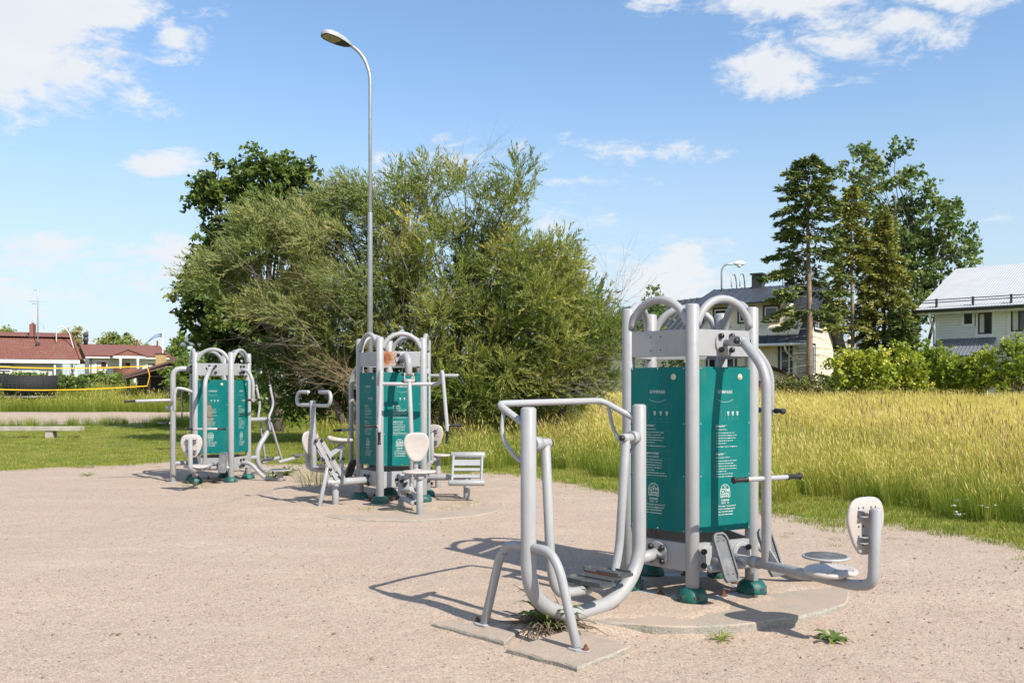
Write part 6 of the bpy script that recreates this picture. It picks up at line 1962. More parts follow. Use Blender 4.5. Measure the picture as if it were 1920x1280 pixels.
def make_spruce(label, u, Y, vtop, vbase, prof, seed, mat, r, gaps=0.25, group='spruces before the cream house', droop=0.22, dead_to=0.35):
    """straight trunk, whorls of drooping boughs with hanging needle sprays; prof = [(height fraction, reach m)]"""
    g = np.random.default_rng(seed)
    b = at(u, vbase, Y)
    zg = min(float(ground_z(b.x, b.y)), b.z)
    H = CAM_H + (HOR - vtop) / FPX * Y - zg
    root = empty('spruce_tree', (b.x, b.y, zg), 0, label, 'tree', group)
    MB().tube([(0, 0, -0.3), (0.06, 0, H * 0.35), (-0.03, 0.02, H * 0.7), (0, 0, H - 0.25)], (r, 0.03), 10, bend=1.0, cap='flat').build('trunk', M['bark_spruce'], root)
    ph = [p[0] for p in prof]; pr = [p[1] for p in prof]
    bo = MB()
    B_, D_, S_, L_, W_, T_ = [], [], [], [], [], []
    z = H * 0.10
    while z < H - 0.15:
        f = z / H
        reach = np.interp(f, ph, pr)
        nb = 7 if f > dead_to else 5
        a0 = g.uniform(0, 6.28)
        for k in range(nb):
            if g.uniform() < gaps: continue
            if math.sin(a0 + 6.283 * k / nb) < -0.35 and f < 0.66 and gaps > 0.1 and g.uniform() < 0.8: continue
            a = a0 + 6.283 * k / nb + g.normal(0, 0.2)
            R2 = reach * g.uniform(0.6, 1.15)
            if R2 < 0.12: continue
            n = 7
            pts = []
            lift = 0.25 if f > 0.85 else g.uniform(-0.1, 0.15)
            for i in range(n + 1):
                t = i / n
                pts.append(np.array([math.cos(a) * R2 * t, math.sin(a) * R2 * t, z + R2 * (lift * t - droop * 2.0 * t * t + 0.28 * droop * 2 * t ** 4)]))
            bo.tube([tuple(p) for p in pts], (0.024 * (1 - 0.6 * f), 0.005), 4, cap='open')
            live = f > dead_to or g.uniform() < 0.16
            if not live:
                continue
            tone = g.normal(0, 0.10)
            m = int(110 * R2) + 18
            t = g.uniform(0.25 if R2 > 0.8 else 0.05, 1.03, m) ** 0.8
            ii = np.clip((t * n).astype(int), 0, n - 1); fr_ = t * n - ii
            PA = np.array(pts)
            pos = PA[ii] * (1 - fr_)[:, None] + PA[np.minimum(ii + 1, n)] * fr_[:, None]
            lat = np.array([-math.sin(a), math.cos(a), 0])
            sgn = g.choice([-1, 1], m)
            wid = 0.16 + 0.30 * R2 * (1 - t) * 0.7
            off = lat[None] * (sgn * g.uniform(0, 1, m) * wid)[:, None]
            pos = pos + off + np.stack([np.zeros(m), np.zeros(m), -np.abs(g.normal(0, 0.07, m)) - 0.12 * np.linalg.norm(off, axis=1)], 1)
            d = unit(np.array([math.cos(a), math.sin(a), -0.2])[None] * 0.8 + lat[None] * sgn[:, None] * 0.6 + g.normal(0, 0.3, (m, 3)))
            B_.append(pos); D_.append(d); S_.append(unit(np.cross(d, g.normal(0, 0.6, (m, 3)) + np.array([SUN_DIR.x * 0.6, SUN_DIR.y * 0.6, 0.9])))); L_.append(0.24 * g.uniform(0.6, 1.3, m)); W_.append(0.085 * g.uniform(0.7, 1.3, m))
            T_.append(np.clip(0.42 + tone + g.normal(0, 0.2, m), 0, 1))
        z += g.uniform(0.20, 0.34)
    tag(bo.build('boughs', M['twig_grey'], root), kind='stuff')
    link('crown', leaf_mesh('crown', np.concatenate(B_), np.concatenate(D_), np.concatenate(S_), np.concatenate(L_), np.concatenate(W_), M[mat], np.concatenate(T_), 0.05), root)
    return root


make_spruce('tallest spruce with bare lower trunk in front of the cream house', 1516, 40.0, 288, 706, [(0, 0.5), (0.16, 1.1), (0.28, 1.6), (0.36, 1.7), (0.55, 2.0), (0.8, 1.45), (0.93, 1.05), (1, 0.1)], 31, 'spruce', 0.19, 0.27, dead_to=0.35, droop=0.12)
make_spruce('slim tawny spruce in the middle of the three', 1597, 43.0, 340, 690, [(0, 0.5), (0.2, 0.9), (0.45, 1.25), (0.7, 1.05), (0.9, 0.55), (1, 0.05)], 32, 'spruce_y', 0.13, 0.2, dead_to=0.36)
make_spruce('dense tawny spruce nearest the white house', 1656, 43.5, 388, 700, [(0, 1.0), (0.25, 1.6), (0.5, 1.35), (0.75, 0.9), (0.92, 0.45), (1, 0.05)], 33, 'spruce_y', 0.15, 0.06, dead_to=0.05, droop=0.28)
make_spruce('young dark green spruce between the trunks by the balcony', 1690, 42.0, 560, 712, [(0, 1.2), (0.4, 1.1), (0.8, 0.5), (1, 0.03)], 34, 'spruce', 0.09, 0.06, dead_to=0.02)
make_spruce('tiny dark spruce far behind the white villa', 238, 120.0, 617, 690, [(0, 1.6), (0.5, 1.3), (0.8, 0.7), (1, 0.05)], 35, 'spruce', 0.15, 0.25, group=None, dead_to=0.02)
make_tree('broadleaf_tree', 'tall airy broadleaf tree behind the spruces', 'tree',
          [(1560, 345), (1552, 306), (1585, 292), (1590, 280), (1622, 268), (1650, 276), (1676, 268), (1703, 270), (1712, 298), (1728, 300), (1750, 322), (1728, 346), (1752, 350), (1775, 352), (1790, 375), (1808, 385), (1815, 425), (1828, 452), (1838, 418), (1862, 436), (1858, 470), (1835, 490), (1815, 508), (1790, 528), (1760, 556), (1742, 600), (1730, 650), (1690, 660), (1650, 560), (1610, 480), (1580, 420)],
          52.0, 2.2, 125, 0.32, 0.62, 41, 'oak', (23.8, 52.0), 0.17, 'bark_grey', dens=95, length=0.42, bias=(0, 0, 0.15), leaves=8, leafL=0.24, leafW=0.19, fwd=0.35, fork=0.35, inset=0.45,
          stems=[((0, 0), (-1.0, 0), 0.45), ((0.1, 0), (1.4, 0.2), 0.4), ((0, 0.1), (-0.2, 0), 0.6)])
make_tree('slender_tree', 'small sparse tree far behind the nearest tower', 'tree', [(1195, 600), (1205, 560), (1215, 528), (1232, 530), (1245, 560), (1252, 600), (1235, 640), (1205, 640)], 60.0, 1.2, 30, 0.35, 0.6, 42, 'oak', (9.6, 60.0), 0.10, 'bark_grey', dens=45, length=0.4, leaves=7, leafL=0.26, leafW=0.14)
for i, (poly, Y, mt, lb, bu) in enumerate([
    ([(1170, 690), (1180, 640), (1215, 610), (1250, 625), (1260, 690), (1230, 735), (1180, 735)], 52, 'bush_dark', 'olive shrub behind the left arch of the nearest tower', 1215),
    ([(1250, 700), (1260, 640), (1290, 630), (1330, 650), (1345, 700), (1320, 735), (1270, 735)], 50, 'bush_dark', 'rounded green shrub seen between the nearest tower posts', 1300),
    ([(1318, 575), (1335, 555), (1360, 560), (1372, 600), (1345, 640), (1320, 620)], 66, 'far_leaf', 'pale treetop beside the far street lamp', 1345),
    ([(1545, 735), (1552, 690), (1560, 665), (1585, 650), (1600, 640), (1618, 662), (1625, 700), (1620, 738)], 38.5, 'bush', 'bright yellow-green shrub leftmost in the hedge row', 1585),
    ([(1608, 738), (1612, 690), (1630, 660), (1655, 645), (1665, 680), (1668, 738)], 38.0, 'bush', 'bright shrub second from the left in the hedge row', 1640),
    ([(1655, 738), (1660, 690), (1680, 655), (1700, 645), (1722, 660), (1735, 700), (1745, 738)], 38.5, 'bush', 'rounded bright shrub below the young dark spruce', 1700),
    ([(1715, 720), (1712, 670), (1722, 640), (1750, 636), (1768, 650), (1770, 690), (1752, 732)], 40.5, 'bush_mid', 'taller olive shrub at the corner of the white house', 1742),
    ([(1765, 735), (1762, 690), (1780, 660), (1800, 652), (1812, 690), (1812, 735)], 38.5, 'bush_mid', 'mixed green shrub left of the porch roof', 1788),
    ([(1800, 738), (1805, 690), (1825, 665), (1850, 648), (1868, 660), (1875, 700), (1870, 738)], 37.5, 'bush', 'bright shrub in front of the porch of the white house', 1838),
    ([(1862, 738), (1868, 690), (1885, 640), (1905, 618), (1935, 612), (1960, 650), (1960, 738)], 36.5, 'bush_mid', 'big green shrub cut by the right edge of the view', 1910)]):
    p = at(bu, 731, Y)
    far = Y > 48
    make_tree('shrub', lb, 'shrub', poly, float(Y), 1.3 if far else 1.0, 34 if not far else 30, 0.25, 0.5, 50 + i, mt, (p.x, float(Y)), 0.05, 'bark_grey', group='shrubs along the far edge of the field', dens=150 if not far else 60, length=0.32, leaves=8, leafL=0.15, leafW=0.11, fwd=0.4, fork=0.3, limb_every=2, fill=0.4, inset=0.5)
make_tree('rose_bush', 'low rose bush with pink blooms in front of the garden shed', 'shrub', [(1446, 738), (1452, 716), (1470, 704), (1500, 706), (1535, 702), (1560, 712), (1560, 738)], 38.0, 0.7, 46, 0.18, 0.34, 71, 'rose', (13.0, 38.0), 0.03, 'twig', dens=200, length=0.25, leaves=8, leafL=0.10, leafW=0.07, fork=0.3, fill=0.4, inset=0.5)
for i, (poly, Y, mt, lb, bu) in enumerate([
    ([(100, 712), (112, 706), (150, 708), (170, 712), (160, 722), (110, 722)], 73, 'bush_dark', 'dark hedge shrub by the bungalow corner post', 135),
    ([(160, 716), (165, 707), (195, 700), (212, 709), (212, 722), (170, 722)], 79, 'bush_dark', 'rounded hedge shrub below the left villa window', 188),
    ([(205, 719), (212, 708), (228, 703), (245, 713), (240, 724), (212, 724)], 78, 'bush_dark', 'hedge shrub below the curved balcony', 225),
    ([(-20, 720), (-10, 706), (20, 704), (60, 703), (105, 709), (105, 722), (20, 722)], 72.5, 'bush_dark', 'long hedge shrub behind the trampoline', 40),
    ([(112, 640), (118, 622), (135, 612), (150, 618), (160, 640), (150, 665), (120, 665)], 98, 'birch', 'pale birch crown between the bungalow and the villa', 138),
    ([(178, 645), (185, 632), (205, 624), (228, 628), (250, 634), (275, 642), (270, 660), (190, 660)], 105, 'far_leaf', 'sunlit round treetop behind the villa roof', 222),
    ([(-15, 628), (0, 614), (18, 616), (28, 626), (20, 645), (-15, 645)], 100, 'far_leaf', 'treetop above the bungalow roof at the left edge', 5),
    ([(318, 665), (322, 645), (335, 625), (348, 622), (352, 660), (345, 690), (322, 690)], 92, 'bush_dark', 'far tree beside the flagpole', 335)]):
    p = at(bu, 731, Y)
    make_tree('far_tree' if Y > 90 else 'hedge_shrub', lb, 'tree' if Y > 90 else 'shrub', poly, float(Y), 1.6, 30, 0.35, 0.8, 80 + i, mt, (p.x, float(Y)), 0.1, 'bark_grey', group='trees and shrubs round the far houses', dens=45, length=0.45, leaves=7, leafL=0.30, leafW=0.2, fwd=0.4, fork=0.35, limb_every=3, fill=0.4, inset=0.5)


# ------------------------------------------------------------------ grass
M['grass'] = leafmat('grass_blade', [(0.0, (0.083, 0.149, 0.019)), (0.35, (0.198, 0.264, 0.036)), (0.6, (0.418, 0.407, 0.084)), (0.8, (0.748, 0.627, 0.192)), (1.0, (0.820, 0.704, 0.336))], 0.48, 0.6, 0.25)
M['lawn'] = leafmat('lawn_blade', [(0.0, (0.083, 0.147, 0.018)), (0.5, (0.212, 0.273, 0.037)), (0.85, (0.354, 0.367, 0.075)), (1.0, (0.543, 0.420, 0.175))], 0.42, 0.6, 0.25)
M['stalks'] = leafmat('seed_stalk', [(0.0, (0.20, 0.17, 0.06)), (0.7, (0.36, 0.27, 0.12)), (1.0, (0.42, 0.27, 0.15))], 0.3, 0.7, 0.2)
M['yarrow'] = leafmat('white_flower', [(0.0, (0.06, 0.10, 0.02)), (0.49, (0.09, 0.14, 0.03)), (0.5, (0.72, 0.71, 0.66)), (1.0, (0.8, 0.79, 0.75))], 0.2, 0.6)


def tuft(seed, n, h0, h1, spread, wd, lean, t0, t1, heads=0.0, mat='grass', wind=(-0.12, 0.0)):
    g = np.random.default_rng(seed)
    Vs, Fs, Ts = [], [], []
    for i in range(n):
        a = g.uniform(0, 6.283); rr = spread * math.sqrt(g.uniform())
        b = np.array([math.cos(a) * rr, math.sin(a) * rr, -0.02])
        h = g.uniform(h0, h1)
        d = np.array([math.cos(a), math.sin(a), 0]) * g.uniform(0, lean) + np.array([g.normal(0, 0.1) + wind[0] * 2, g.normal(0, 0.1) + wind[1], 0]) * lean
        w_ = wd * g.uniform(0.6, 1.4)
        s = unit(np.array([g.normal(), g.normal(), 0.0])) * w_ / 2
        hd = g.uniform() < heads
        tt = np.clip(g.normal((t0 + t1) / 2, (t1 - t0) / 3), 0, 1)
        k = len(Vs)
        P1 = b + d * h * 0.30 + np.array([0, 0, h * 0.5]); P2 = b + d * h * 0.62 + np.array([0, 0, h * 0.82]); P3 = b + d * h * 1.05 + np.array([0, 0, h])
        Vs += [b - s, b + s, P1 + s * 0.85, P1 - s * 0.85, P2 + s * 0.55, P2 - s * 0.55, P3, P3 + s * 0.1]
        Fs += [(k, k + 1, k + 2, k + 3), (k + 3, k + 2, k + 4, k + 5), (k + 5, k + 4, k + 7, k + 6)]
        Ts += [tt, tt, min(1, tt + 0.05)]
        if hd:
            dirv = unit(P3 - P2)
            for q in range(2):
                sv = unit(np.cross(dirv, g.normal(0, 1, 3))) * g.uniform(0.004, 0.009)
                k = len(Vs)
                L = g.uniform(0.07, 0.15)
                Vs += [P3 - dirv * L * 0.2, P3 + dirv * L * 0.3 + sv, P3 + dirv * L, P3 + dirv * L * 0.3 - sv]
                Fs += [(k, k + 1, k + 2, k + 3)]; Ts += [min(1, tt + 0.18 + g.uniform(0, 0.2))]
    return np_mesh('tuft', np.array(Vs), np.array(Fs), M[mat], False, np.array(Ts))


def scatter(name, protos, pts, rot, scl, idx, kind='stuff'):
    """one object of instanced tufts (geometry nodes)"""
    pc = bpy.data.collections.new(name + '_kinds')
    for i, me in enumerate(protos):
        o = bpy.data.objects.new('%s_kind_%02d' % (name, i), me)
        pc.objects.link(o)
    me = bpy.data.meshes.new(name)
    me.from_pydata([tuple(p) for p in pts], [], [])
    for nm, ty, arr, key in (('rot', 'FLOAT_VECTOR', rot, 'vector'), ('scl', 'FLOAT', scl, 'value'), ('idx', 'INT', idx, 'value')):
        a = me.attributes.new(nm, ty, 'POINT')
        a.data.foreach_set(key, np.ascontiguousarray(arr, dtype=np.int32 if ty == 'INT' else np.float32).ravel())
    ng = bpy.data.node_groups.new(name, 'GeometryNodeTree')
    ng.interface.new_socket('Geometry', in_out='INPUT', socket_type='NodeSocketGeometry')
    ng.interface.new_socket('Geometry', in_out='OUTPUT', socket_type='NodeSocketGeometry')
    N, Lk = ng.nodes, ng.links
    gi, go = N.new('NodeGroupInput'), N.new('NodeGroupOutput')
    ci = N.new('GeometryNodeCollectionInfo'); ci.inputs['Collection'].default_value = pc
    ci.inputs['Separate Children'].default_value = True; ci.inputs['Reset Children'].default_value = True
    ip = N.new('GeometryNodeInstanceOnPoints'); ip.inputs['Pick Instance'].default_value = True
    def attr(nm, ty):
        n_ = N.new('GeometryNodeInputNamedAttribute'); n_.data_type = ty; n_.inputs['Name'].default_value = nm
        return n_.outputs['Attribute']
    Lk.new(gi.outputs[0], ip.inputs['Points']); Lk.new(ci.outputs[0], ip.inputs['Instance'])
    Lk.new(attr('idx', 'INT'), ip.inputs['Instance Index']); Lk.new(attr('rot', 'FLOAT_VECTOR'), ip.inputs['Rotation']); Lk.new(attr('scl', 'FLOAT'), ip.inputs['Scale'])
    Lk.new(ip.outputs[0], go.inputs[0])
    o = link(name, me)
    mod = o.modifiers.new('instances', 'NODES'); mod.node_group = ng
    return tag(o, kind=kind)


def spread_pts(x0, x1, y0, y1, dens, g):
    n = g.poisson(dens * (x1 - x0) * (y1 - y0))
    return np.stack([g.uniform(x0, x1, n), g.uniform(y0, y1, n)], 1)


def in_view(p, margin=2.5):
    return np.abs(p[:, 0]) < p[:, 1] * 0.578 + margin


def vnoise(x, y, s, seed=0):
    r = np.random.default_rng(seed).uniform(0, 6.28, 8)
    return (np.sin(x * s + r[0]) * np.sin(y * s * 0.9 + r[1]) + 0.6 * np.sin(x * s * 2.3 + y * s * 0.7 + r[2]) + 0.5 * np.sin(y * s * 1.9 - x * s * 1.1 + r[3])) / 2.1


g = np.random.default_rng(12)
P_ = np.concatenate([spread_pts(-6, 12, 5, 16, 36, g), spread_pts(-6, 20, 16, 27, 18, g), spread_pts(-6, 34, 27, 47, 9, g)])
d_edge = edge_dist(P_[:, 0], P_[:, 1])
strip = np.where(P_[:, 0] > 0.5, 1.45, 0.9) + 0.2 * vnoise(P_[:, 0], P_[:, 1], 1.1, 4)
ok = (d_edge > strip) & in_view(P_) & (P_[:, 0] > -4.7 + 0.5 * vnoise(P_[:, 1], P_[:, 1], 0.8, 2) - 0.09 * np.clip(P_[:, 1] - 20, 0, 9))
ok &= ~((P_[:, 1] > 36.3) & (P_[:, 0] > 20))
P_ = P_[ok]; d_edge = d_edge[ok]
z = ground_z(P_[:, 0], P_[:, 1])
n = len(P_)
# 0-2 green, 3-5 mixed, 6-8 straw
dry = 0.15 + 0.85 * sstep(2.0, 13.0, d_edge) + 0.25 * vnoise(P_[:, 0], P_[:, 1], 0.45, 9) + g.normal(0, 0.22, n)
dry -= 0.35 * sstep(0.5, -3.0, P_[:, 0])
cls = np.clip((dry * 3).astype(int), 0, 2)
idx = cls * 3 + g.integers(0, 3, n)
scl = g.uniform(0.65, 1.1, n) * np.where(d_edge < 4, 0.5 + 0.125 * d_edge, 1.0) * np.where(P_[:, 1] > 27, 1.12, 1.0)
scl *= 1 + 0.13 * vnoise(P_[:, 0], P_[:, 1], 0.8, 5)
rot = np.stack([g.normal(0, 0.05, n), g.normal(0, 0.05, n), g.uniform(-0.9, 0.9, n)], 1)
protos = [tuft(100 + i, 84, 0.25, 0.68, 0.22, 0.0055, 0.38, 0.10, 0.48, 0.12) for i in range(3)]
protos += [tuft(110 + i, 80, 0.35, 0.82, 0.23, 0.0054, 0.34, 0.32, 0.72, 0.30) for i in range(3)]
protos += [tuft(120 + i, 78, 0.45, 0.92, 0.24, 0.0052, 0.32, 0.50, 0.92, 0.50) for i in range(3)]
# a scattering of tall brown seed stalks and laid-over patches
laid = np.clip(vnoise(P_[:, 0], P_[:, 1], 0.7, 15) - 0.35, 0, 1)
rot[:, 1] -= laid * 0.9; rot[:, 0] += laid * 0.5
stalk = g.uniform(0, 1, n) < 0.02 + 0.06 * np.clip(vnoise(P_[:, 0], P_[:, 1], 0.3, 21), 0, 1)
idx = np.where(stalk, 9 + g.integers(0, 2, n), idx); scl = np.where(stalk, scl * 1.12, scl)
scatter('tall_grass', protos + [tuft(130 + i, 16, 0.75, 1.15, 0.24, 0.0045, 0.22, 0.72, 0.95, 0.95, 'stalks') for i in range(2)], np.column_stack([P_, z]), rot, scl, idx)
print('tall grass', n)

# mown strip, lawn and scattered sprigs
L1 = np.concatenate([spread_pts(-6, 9, 5, 18, 90, g), spread_pts(-17, -4, 16, 24, 40, g), spread_pts(-26, -4, 24, 37, 16, g)])
de = edge_dist(L1[:, 0], L1[:, 1])
ragged = -0.05 + 0.30 * vnoise(L1[:, 0], L1[:, 1], 2.2, 6) + np.abs(g.normal(0, 0.28, len(L1)))
ok = (de > ragged) & in_view(L1) & ((de < 2.3) | (L1[:, 0] < -4.0)) & (L1[:, 1] < court_near(np.minimum(L1[:, 0], -15.6)) - 1.2)
L1 = L1[ok]; de = de[ok]
n = len(L1)
lp_ = [tuft(200 + i, 46, 0.03, 0.075, 0.15, 0.0060, 0.9, 0.25, 0.95, 0, 'lawn') for i in range(4)]
lp_ += [tuft(210 + i, 40, 0.04, 0.10, 0.14, 0.0065, 0.7, 0.15, 0.8, 0, 'lawn') for i in range(3)]
lp_ += [tuft(220 + i, 40, 0.03, 0.07, 0.15, 0.0060, 0.9, 0.75, 1.0, 0, 'lawn') for i in range(2)]
idx = np.where((de < 0.55) & (g.uniform(0, 1, n) < 0.6), 4 + g.integers(0, 3, n), g.integers(0, 4, n))
dryl = 0.10 + 0.40 * np.clip(vnoise(L1[:, 0], L1[:, 1], 0.8, 31) + 0.3 * vnoise(L1[:, 0], L1[:, 1], 3.1, 32), 0, 1)
idx = np.where(g.uniform(0, 1, n) < dryl, 7 + g.integers(0, 2, n), idx)
scatter('mown_grass', lp_, np.column_stack([L1, ground_z(L1[:, 0], L1[:, 1])]), np.stack([np.zeros(n), np.zeros(n), g.uniform(0, 6.28, n)], 1), g.uniform(0.7, 1.3, n) * np.where(L1[:, 1] > 24, 1.25, 1.0), idx)
print('lawn', n)

# taller weeds by the sand court and rough grass beyond it
P2 = np.concatenate([spread_pts(-26, -14, 33, 44, 9, g), spread_pts(-48, -12, 60, 79, 4.5, g), spread_pts(-20, -4, 36, 52, 5, g)])
cn, cf = court_near(np.minimum(P2[:, 0], -15.6)), court_far(np.minimum(P2[:, 0], -15.6))
inside = (P2[:, 0] < -15.6) & (P2[:, 1] > cn - 0.1) & (P2[:, 1] < cf)
near_ok = (P2[:, 1] < 50) & (P2[:, 1] > cn - 1.7 + 0.5 * vnoise(P2[:, 0], P2[:, 1], 0.9, 7))
ok = in_view(P2) & ~inside & (near_ok | (P2[:, 1] > 58) | ((P2[:, 0] > -15.6) & (P2[:, 1] > 37)))
P2 = P2[ok]
n = len(P2)
far = P2[:, 1] > 58
idx = np.where(g.uniform(0, 1, n) < np.where(far, 0.10, 0.05), 3, 0) + g.integers(0, 3, n)
scl = np.where(far, g.uniform(1.1, 1.7, n), g.uniform(0.35, 0.75, n))
scatter('rough_grass', protos[:6], np.column_stack([P2, ground_z(P2[:, 0], P2[:, 1])]), np.stack([np.zeros(n), np.zeros(n), g.uniform(-1, 1, n)], 1), scl, idx)

# sprigs of grass in the gravel near its edge and round the slabs
S_ = np.concatenate([spread_pts(-14, 6, 4.6, 20, 7.0, g)])
de = -edge_dist(S_[:, 0], S_[:, 1])
ok = (de > 0) & (g.uniform(0, 1, len(S_)) < 1.3 * np.exp(-de / 0.6) + 0.02)
S_ = S_[ok]; n = len(S_)
scatter('grass_sprigs', lp_[4:7], np.column_stack([S_, ground_z(S_[:, 0], S_[:, 1])]), np.stack([np.zeros(n), np.zeros(n), g.uniform(0, 6.28, n)], 1), g.uniform(0.2, 0.75, n) * (0.45 + 0.55 * np.exp(-de[ok] / 1.2)), g.integers(0, 3, n))


def yarrow(seed):
    g = np.random.default_rng(seed)
    Vs, Fs, Ts = [], [], []
    for s in range(3):
        b = np.array([g.normal(0, 0.05), g.normal(0, 0.05), 0]); tip = b + np.array([g.normal(0, 0.06), g.normal(0, 0.06), g.uniform(0.3, 0.5)])
        k = len(Vs); Vs += [b - [0.003, 0, 0], b + [0.003, 0, 0], tip + [0.002, 0, 0], tip - [0.002, 0, 0]]; Fs.append((k, k + 1, k + 2, k + 3)); Ts.append(0.2)
        for q in range(14):
            c = tip + np.array([g.normal(0, 0.018), g.normal(0, 0.018), g.normal(0, 0.005)]); r = 0.008
            k = len(Vs); Vs += [c + [r, 0, 0.002], c + [0, r, 0], c + [-r, 0, 0.002], c + [0, -r, 0.004]]; Fs.append((k, k + 1, k + 2, k + 3)); Ts.append(0.8)
    return np_mesh('yarrow', np.array(Vs), np.array(Fs), M['yarrow'], False, np.array(Ts))


F_ = np.concatenate([np.array([gp(1025, 972)[:2], gp(1706, 995), gp(1790, 985), gp(1795, 1000), gp(1800, 1012), gp(1845, 1000), gp(1900, 985), gp(1915, 995), gp(1830, 1030)]) + 0.0,
                     spread_pts(-2.5, 3.0, 17, 21, 1.1, g), spread_pts(-22, -14.5, 35.5, 38.6, 4.0, g), spread_pts(-30, -18, 66, 70, 0.3, g)])
F_ = F_[F_[:, 1] > gravel_edge(F_[:, 0]) + 0.3]
n = len(F_)
scatter('white_flowers', [yarrow(i) for i in range(3)], np.column_stack([F_, ground_z(F_[:, 0], F_[:, 1])]), np.stack([np.zeros(n), np.zeros(n), g.uniform(0, 6.28, n)], 1), np.where(F_[:, 1] > 30, 0.8, 0.62) * g.uniform(0.7, 1.2, n), g.integers(0, 3, n))

# ------------------------------------------------------------------ loose stones in the gravel
M['stone'] = leafmat('loose_stone', [(0.0, (0.10, 0.095, 0.09)), (0.25, (0.20, 0.155, 0.13)), (0.6, (0.29, 0.215, 0.17)), (0.9, (0.36, 0.29, 0.24)), (1.0, (0.46, 0.42, 0.37))], 0.0, 0.85, 0.3)
ico = []
for s in range(5):
    bm = bmesh.new(); bmesh.ops.create_icosphere(bm, subdivisions=1, radius=1.0)
    gg = np.random.default_rng(s)
    for v in bm.verts: v.co = Vector((v.co.x * gg.uniform(.75, 1.2), v.co.y * gg.uniform(.7, 1.1), v.co.z * gg.uniform(.5, .75)))
    V = np.array([v.co[:] for v in bm.verts]); F = np.array([[v.index for v in f.verts] for f in bm.faces]); bm.free()
    for q in range(3):
        ico.append(np_mesh('stone', V, F, M['stone'], False, np.full(len(F), np.clip((0.22, 0.5, 0.82)[q] + gg.uniform(-.05, .1), 0, 1))))
Q = np.concatenate([spread_pts(-4, 4.6, 4.2, 8, 330, g), spread_pts(-7, 5, 8, 14, 70, g)])
ok = (Q[:, 1] < gravel_edge(Q[:, 0]) - 0.1) & in_view(Q, 0.8) & (np.hypot(Q[:, 0] - 1.14, Q[:, 1] - 7.45) > 1.6)
Q = Q[ok]; n = len(Q)
sz = np.exp(g.normal(math.log(0.0043), 0.45, n)); sz = np.clip(sz, 0.002, 0.022)
scatter('loose_stones', ico, np.column_stack([Q, ground_z(Q[:, 0], Q[:, 1]) + 0.006 + sz * 0.15]), np.stack([g.normal(0, .3, n), g.normal(0, .3, n), g.uniform(0, 6.28, n)], 1), sz, g.choice(15, n))
print('stones', n)


# ------------------------------------------------------------------ weeds
def broad_leaf(g, b, a, L, wd, rise, n=7):
    """toothed strap leaf arching from b outwards at angle a"""
    Vv, Ff = [], []
    d = np.array([math.cos(a), math.sin(a), 0]); s = np.array([-math.sin(a), math.cos(a), 0])
    tw = g.normal(0, 0.3)
    for i in range(n + 1):
        t = i / n
        c = np.array(b) + d * L * t + np.array([0, 0, L * (rise * t - (rise * 0.55 + 0.25) * t * t)])
        w_ = wd * math.sin(math.pi * min(1, t * 0.86 + 0.1)) * (1.0 if i % 2 else 0.62)
        up = np.array([0, 0, 0.25 * w_])
        Vv += [c - s * w_ / 2 + up * (1 + tw), c, c + s * w_ / 2 + up * (1 - tw)]
    for i in range(n):
        k = 3 * i
        Ff += [(k, k + 1, k + 4, k + 3), (k + 1, k + 2, k + 5, k + 4)]
    return Vv, Ff


def weed(label, u, v, n, L, wd, rise, seed, mat='weed', z=None, dead=0, stalks=0, cat='weed', group='weeds in the gravel'):
    g = np.random.default_rng(seed)
    p = gp(u, v, -0.05)
    zz = float(ground_z(*p)) if z is None else z
    root = empty('weed', (p[0], p[1], zz), 0, label, cat, group)
    for i in range(n):
        a = 6.283 * i / n + g.normal(0, 0.35)
        Vv, Ff = broad_leaf(g, (0.008 * math.cos(a), 0.008 * math.sin(a), 0.0), a, L * g.uniform(0.55, 1.15), wd * g.uniform(0.7, 1.2), rise * g.uniform(0.5, 1.4))
        me = np_mesh('leaf', np.array(Vv), np.array(Ff), M[mat], True, np.full(len(Ff), np.clip(g.normal(0.45, 0.2), 0, 1)))
        link('leaf', me, root)
    mb = MB()
    for i in range(dead):
        a = g.uniform(0, 6.283); L2 = L * g.uniform(0.7, 1.9)
        x0, y0_ = g.normal(0, 0.06), g.normal(0, 0.05)
        mb.tube([(x0, y0_, 0.02), (x0 + math.cos(a) * L2 * .4, y0_ + math.sin(a) * L2 * .3, 0.05 + g.uniform(0, .06)), (x0 + math.cos(a) * L2 * .8, y0_ + math.sin(a) * L2 * .5, 0.02 + g.uniform(0, .05)), (x0 + math.cos(a) * L2, y0_ + math.sin(a) * L2 * .7, 0.012)], (0.006, 0.002), 4, cap='open')
    if dead: tag(mb.build('withered_stems', M['deadleaf'], root), kind='stuff')
    for i in range(stalks):
        x0 = g.normal(0, 0.05); h_ = g.uniform(0.2, 0.34)
        MB().tube([(x0, 0, 0), (x0 + g.normal(0, .03), 0.01, h_ * .6), (x0 + g.normal(0, .06), 0.02, h_)], (0.004, 0.0025), 5).build('stalk', M['stalk'], root)
    return root


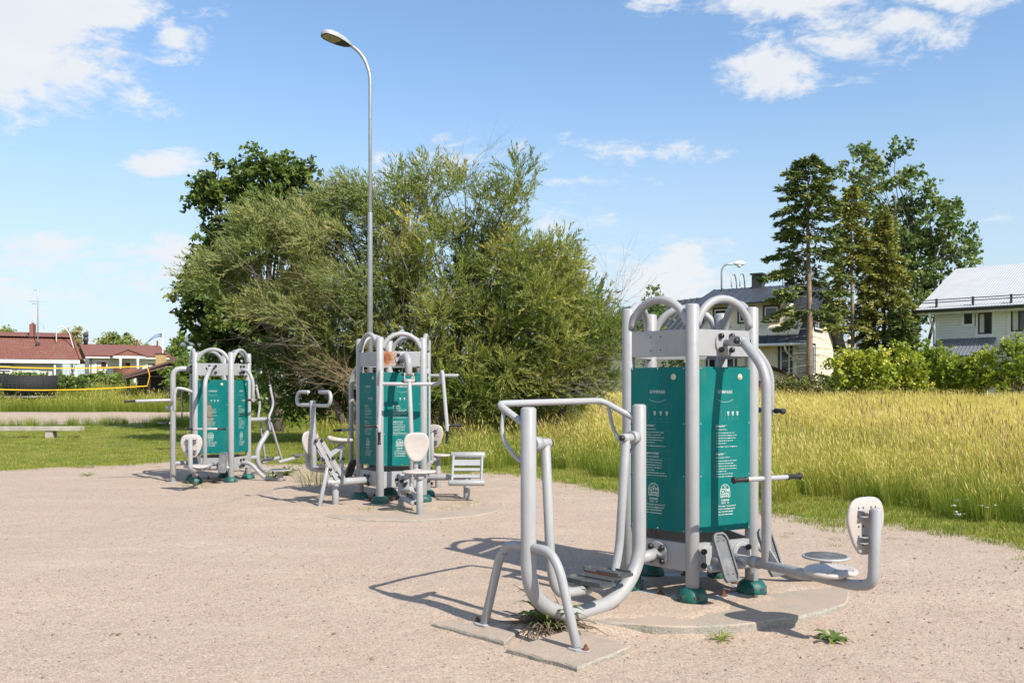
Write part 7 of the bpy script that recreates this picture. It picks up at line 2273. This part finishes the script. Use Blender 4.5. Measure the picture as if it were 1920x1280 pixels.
M['deadleaf'] = solid('withered_leaf', (0.13, 0.095, 0.065), 0.9, 0, 0.3, 20)
M['stalk'] = solid('green_stalk', (0.10, 0.14, 0.035), 0.7, 0, 0.2, 20)
weed('big half-withered weed growing under the U frame of the air walker', 1030, 1180, 26, 0.25, 0.05, 1.9, 1, dead=90, stalks=7)
weed('dandelion rosette on the gravel right of the round slab', 1562, 1196, 15, 0.13, 0.050, 0.9, 2)
weed('tiny leafy seedling on the open gravel at left', 215, 1190, 7, 0.05, 0.014, 0.9, 8)
weed('sparse weed seedlings left of the farthest station', 165, 897, 9, 0.16, 0.03, 0.8, 9)
weed('small grassy sprig at the front rim of the round slab', 1352, 1193, 34, 0.10, 0.009, 1.2, 3, 'lawn')
weed('leafy weed beside the twist disc of the farthest station', 536, 898, 16, 0.22, 0.06, 1.6, 4, stalks=2)
weed('small leafy weed at the foot of the twist disc support', 512, 905, 10, 0.20, 0.05, 1.5, 5)
weed('low sprig on the slab rim below the twist disc of the nearest station', 1572, 1106, 14, 0.07, 0.012, 1.0, 6, 'lawn')
tg = np.random.default_rng(77)
for i, (u, v, s, lb) in enumerate([(600, 918, 0.62, 'bushy tuft of tall grass left of the riding saddle'), (592, 905, 0.45, 'shorter grass tuft behind the bushy one by the saddle'), (700, 965, 0.22, 'low grass tuft at the front of the middle slab'), (762, 967, 0.20, 'tiny grass tuft right of the low one on the middle slab'), (845, 962, 0.2, 'thin grass patch on the right rim of the middle slab'), (885, 955, 0.22, 'thin grass patch farthest right on the middle slab'), (365, 912, 0.25, 'sparse dry tuft before the farthest station'), (375, 915, 0.22, 'second dry tuft beside the slab of the farthest station'), (1115, 918, 0.3, 'flat green patch on the gravel behind the air walker'), (1140, 920, 0.28, 'right half of the flat green patch behind the air walker')]):
    p = gp(u, v, 0.0)
    e = tag(link('grass_tuft', tuft(300 + i, 80 if i < 2 else 50, 0.25, 0.75, 0.24 if i > 1 else 0.30, 0.0065, 0.6, 0.1 if i < 2 else 0.2, 0.6, 0.1 if i < 2 else 0, 'grass', (0, 0)), None, (p[0], p[1], max(float(ground_z(*p)), 0.055 if i in (2, 3, 4, 5) else -1))), lb, 'grass tuft', 'grass tufts on the gravel')
    e.scale = (1.0 if i < 2 else s * 3.2, (1.0 if i < 2 else s * 3), s * 0.45 if i > 1 else s)
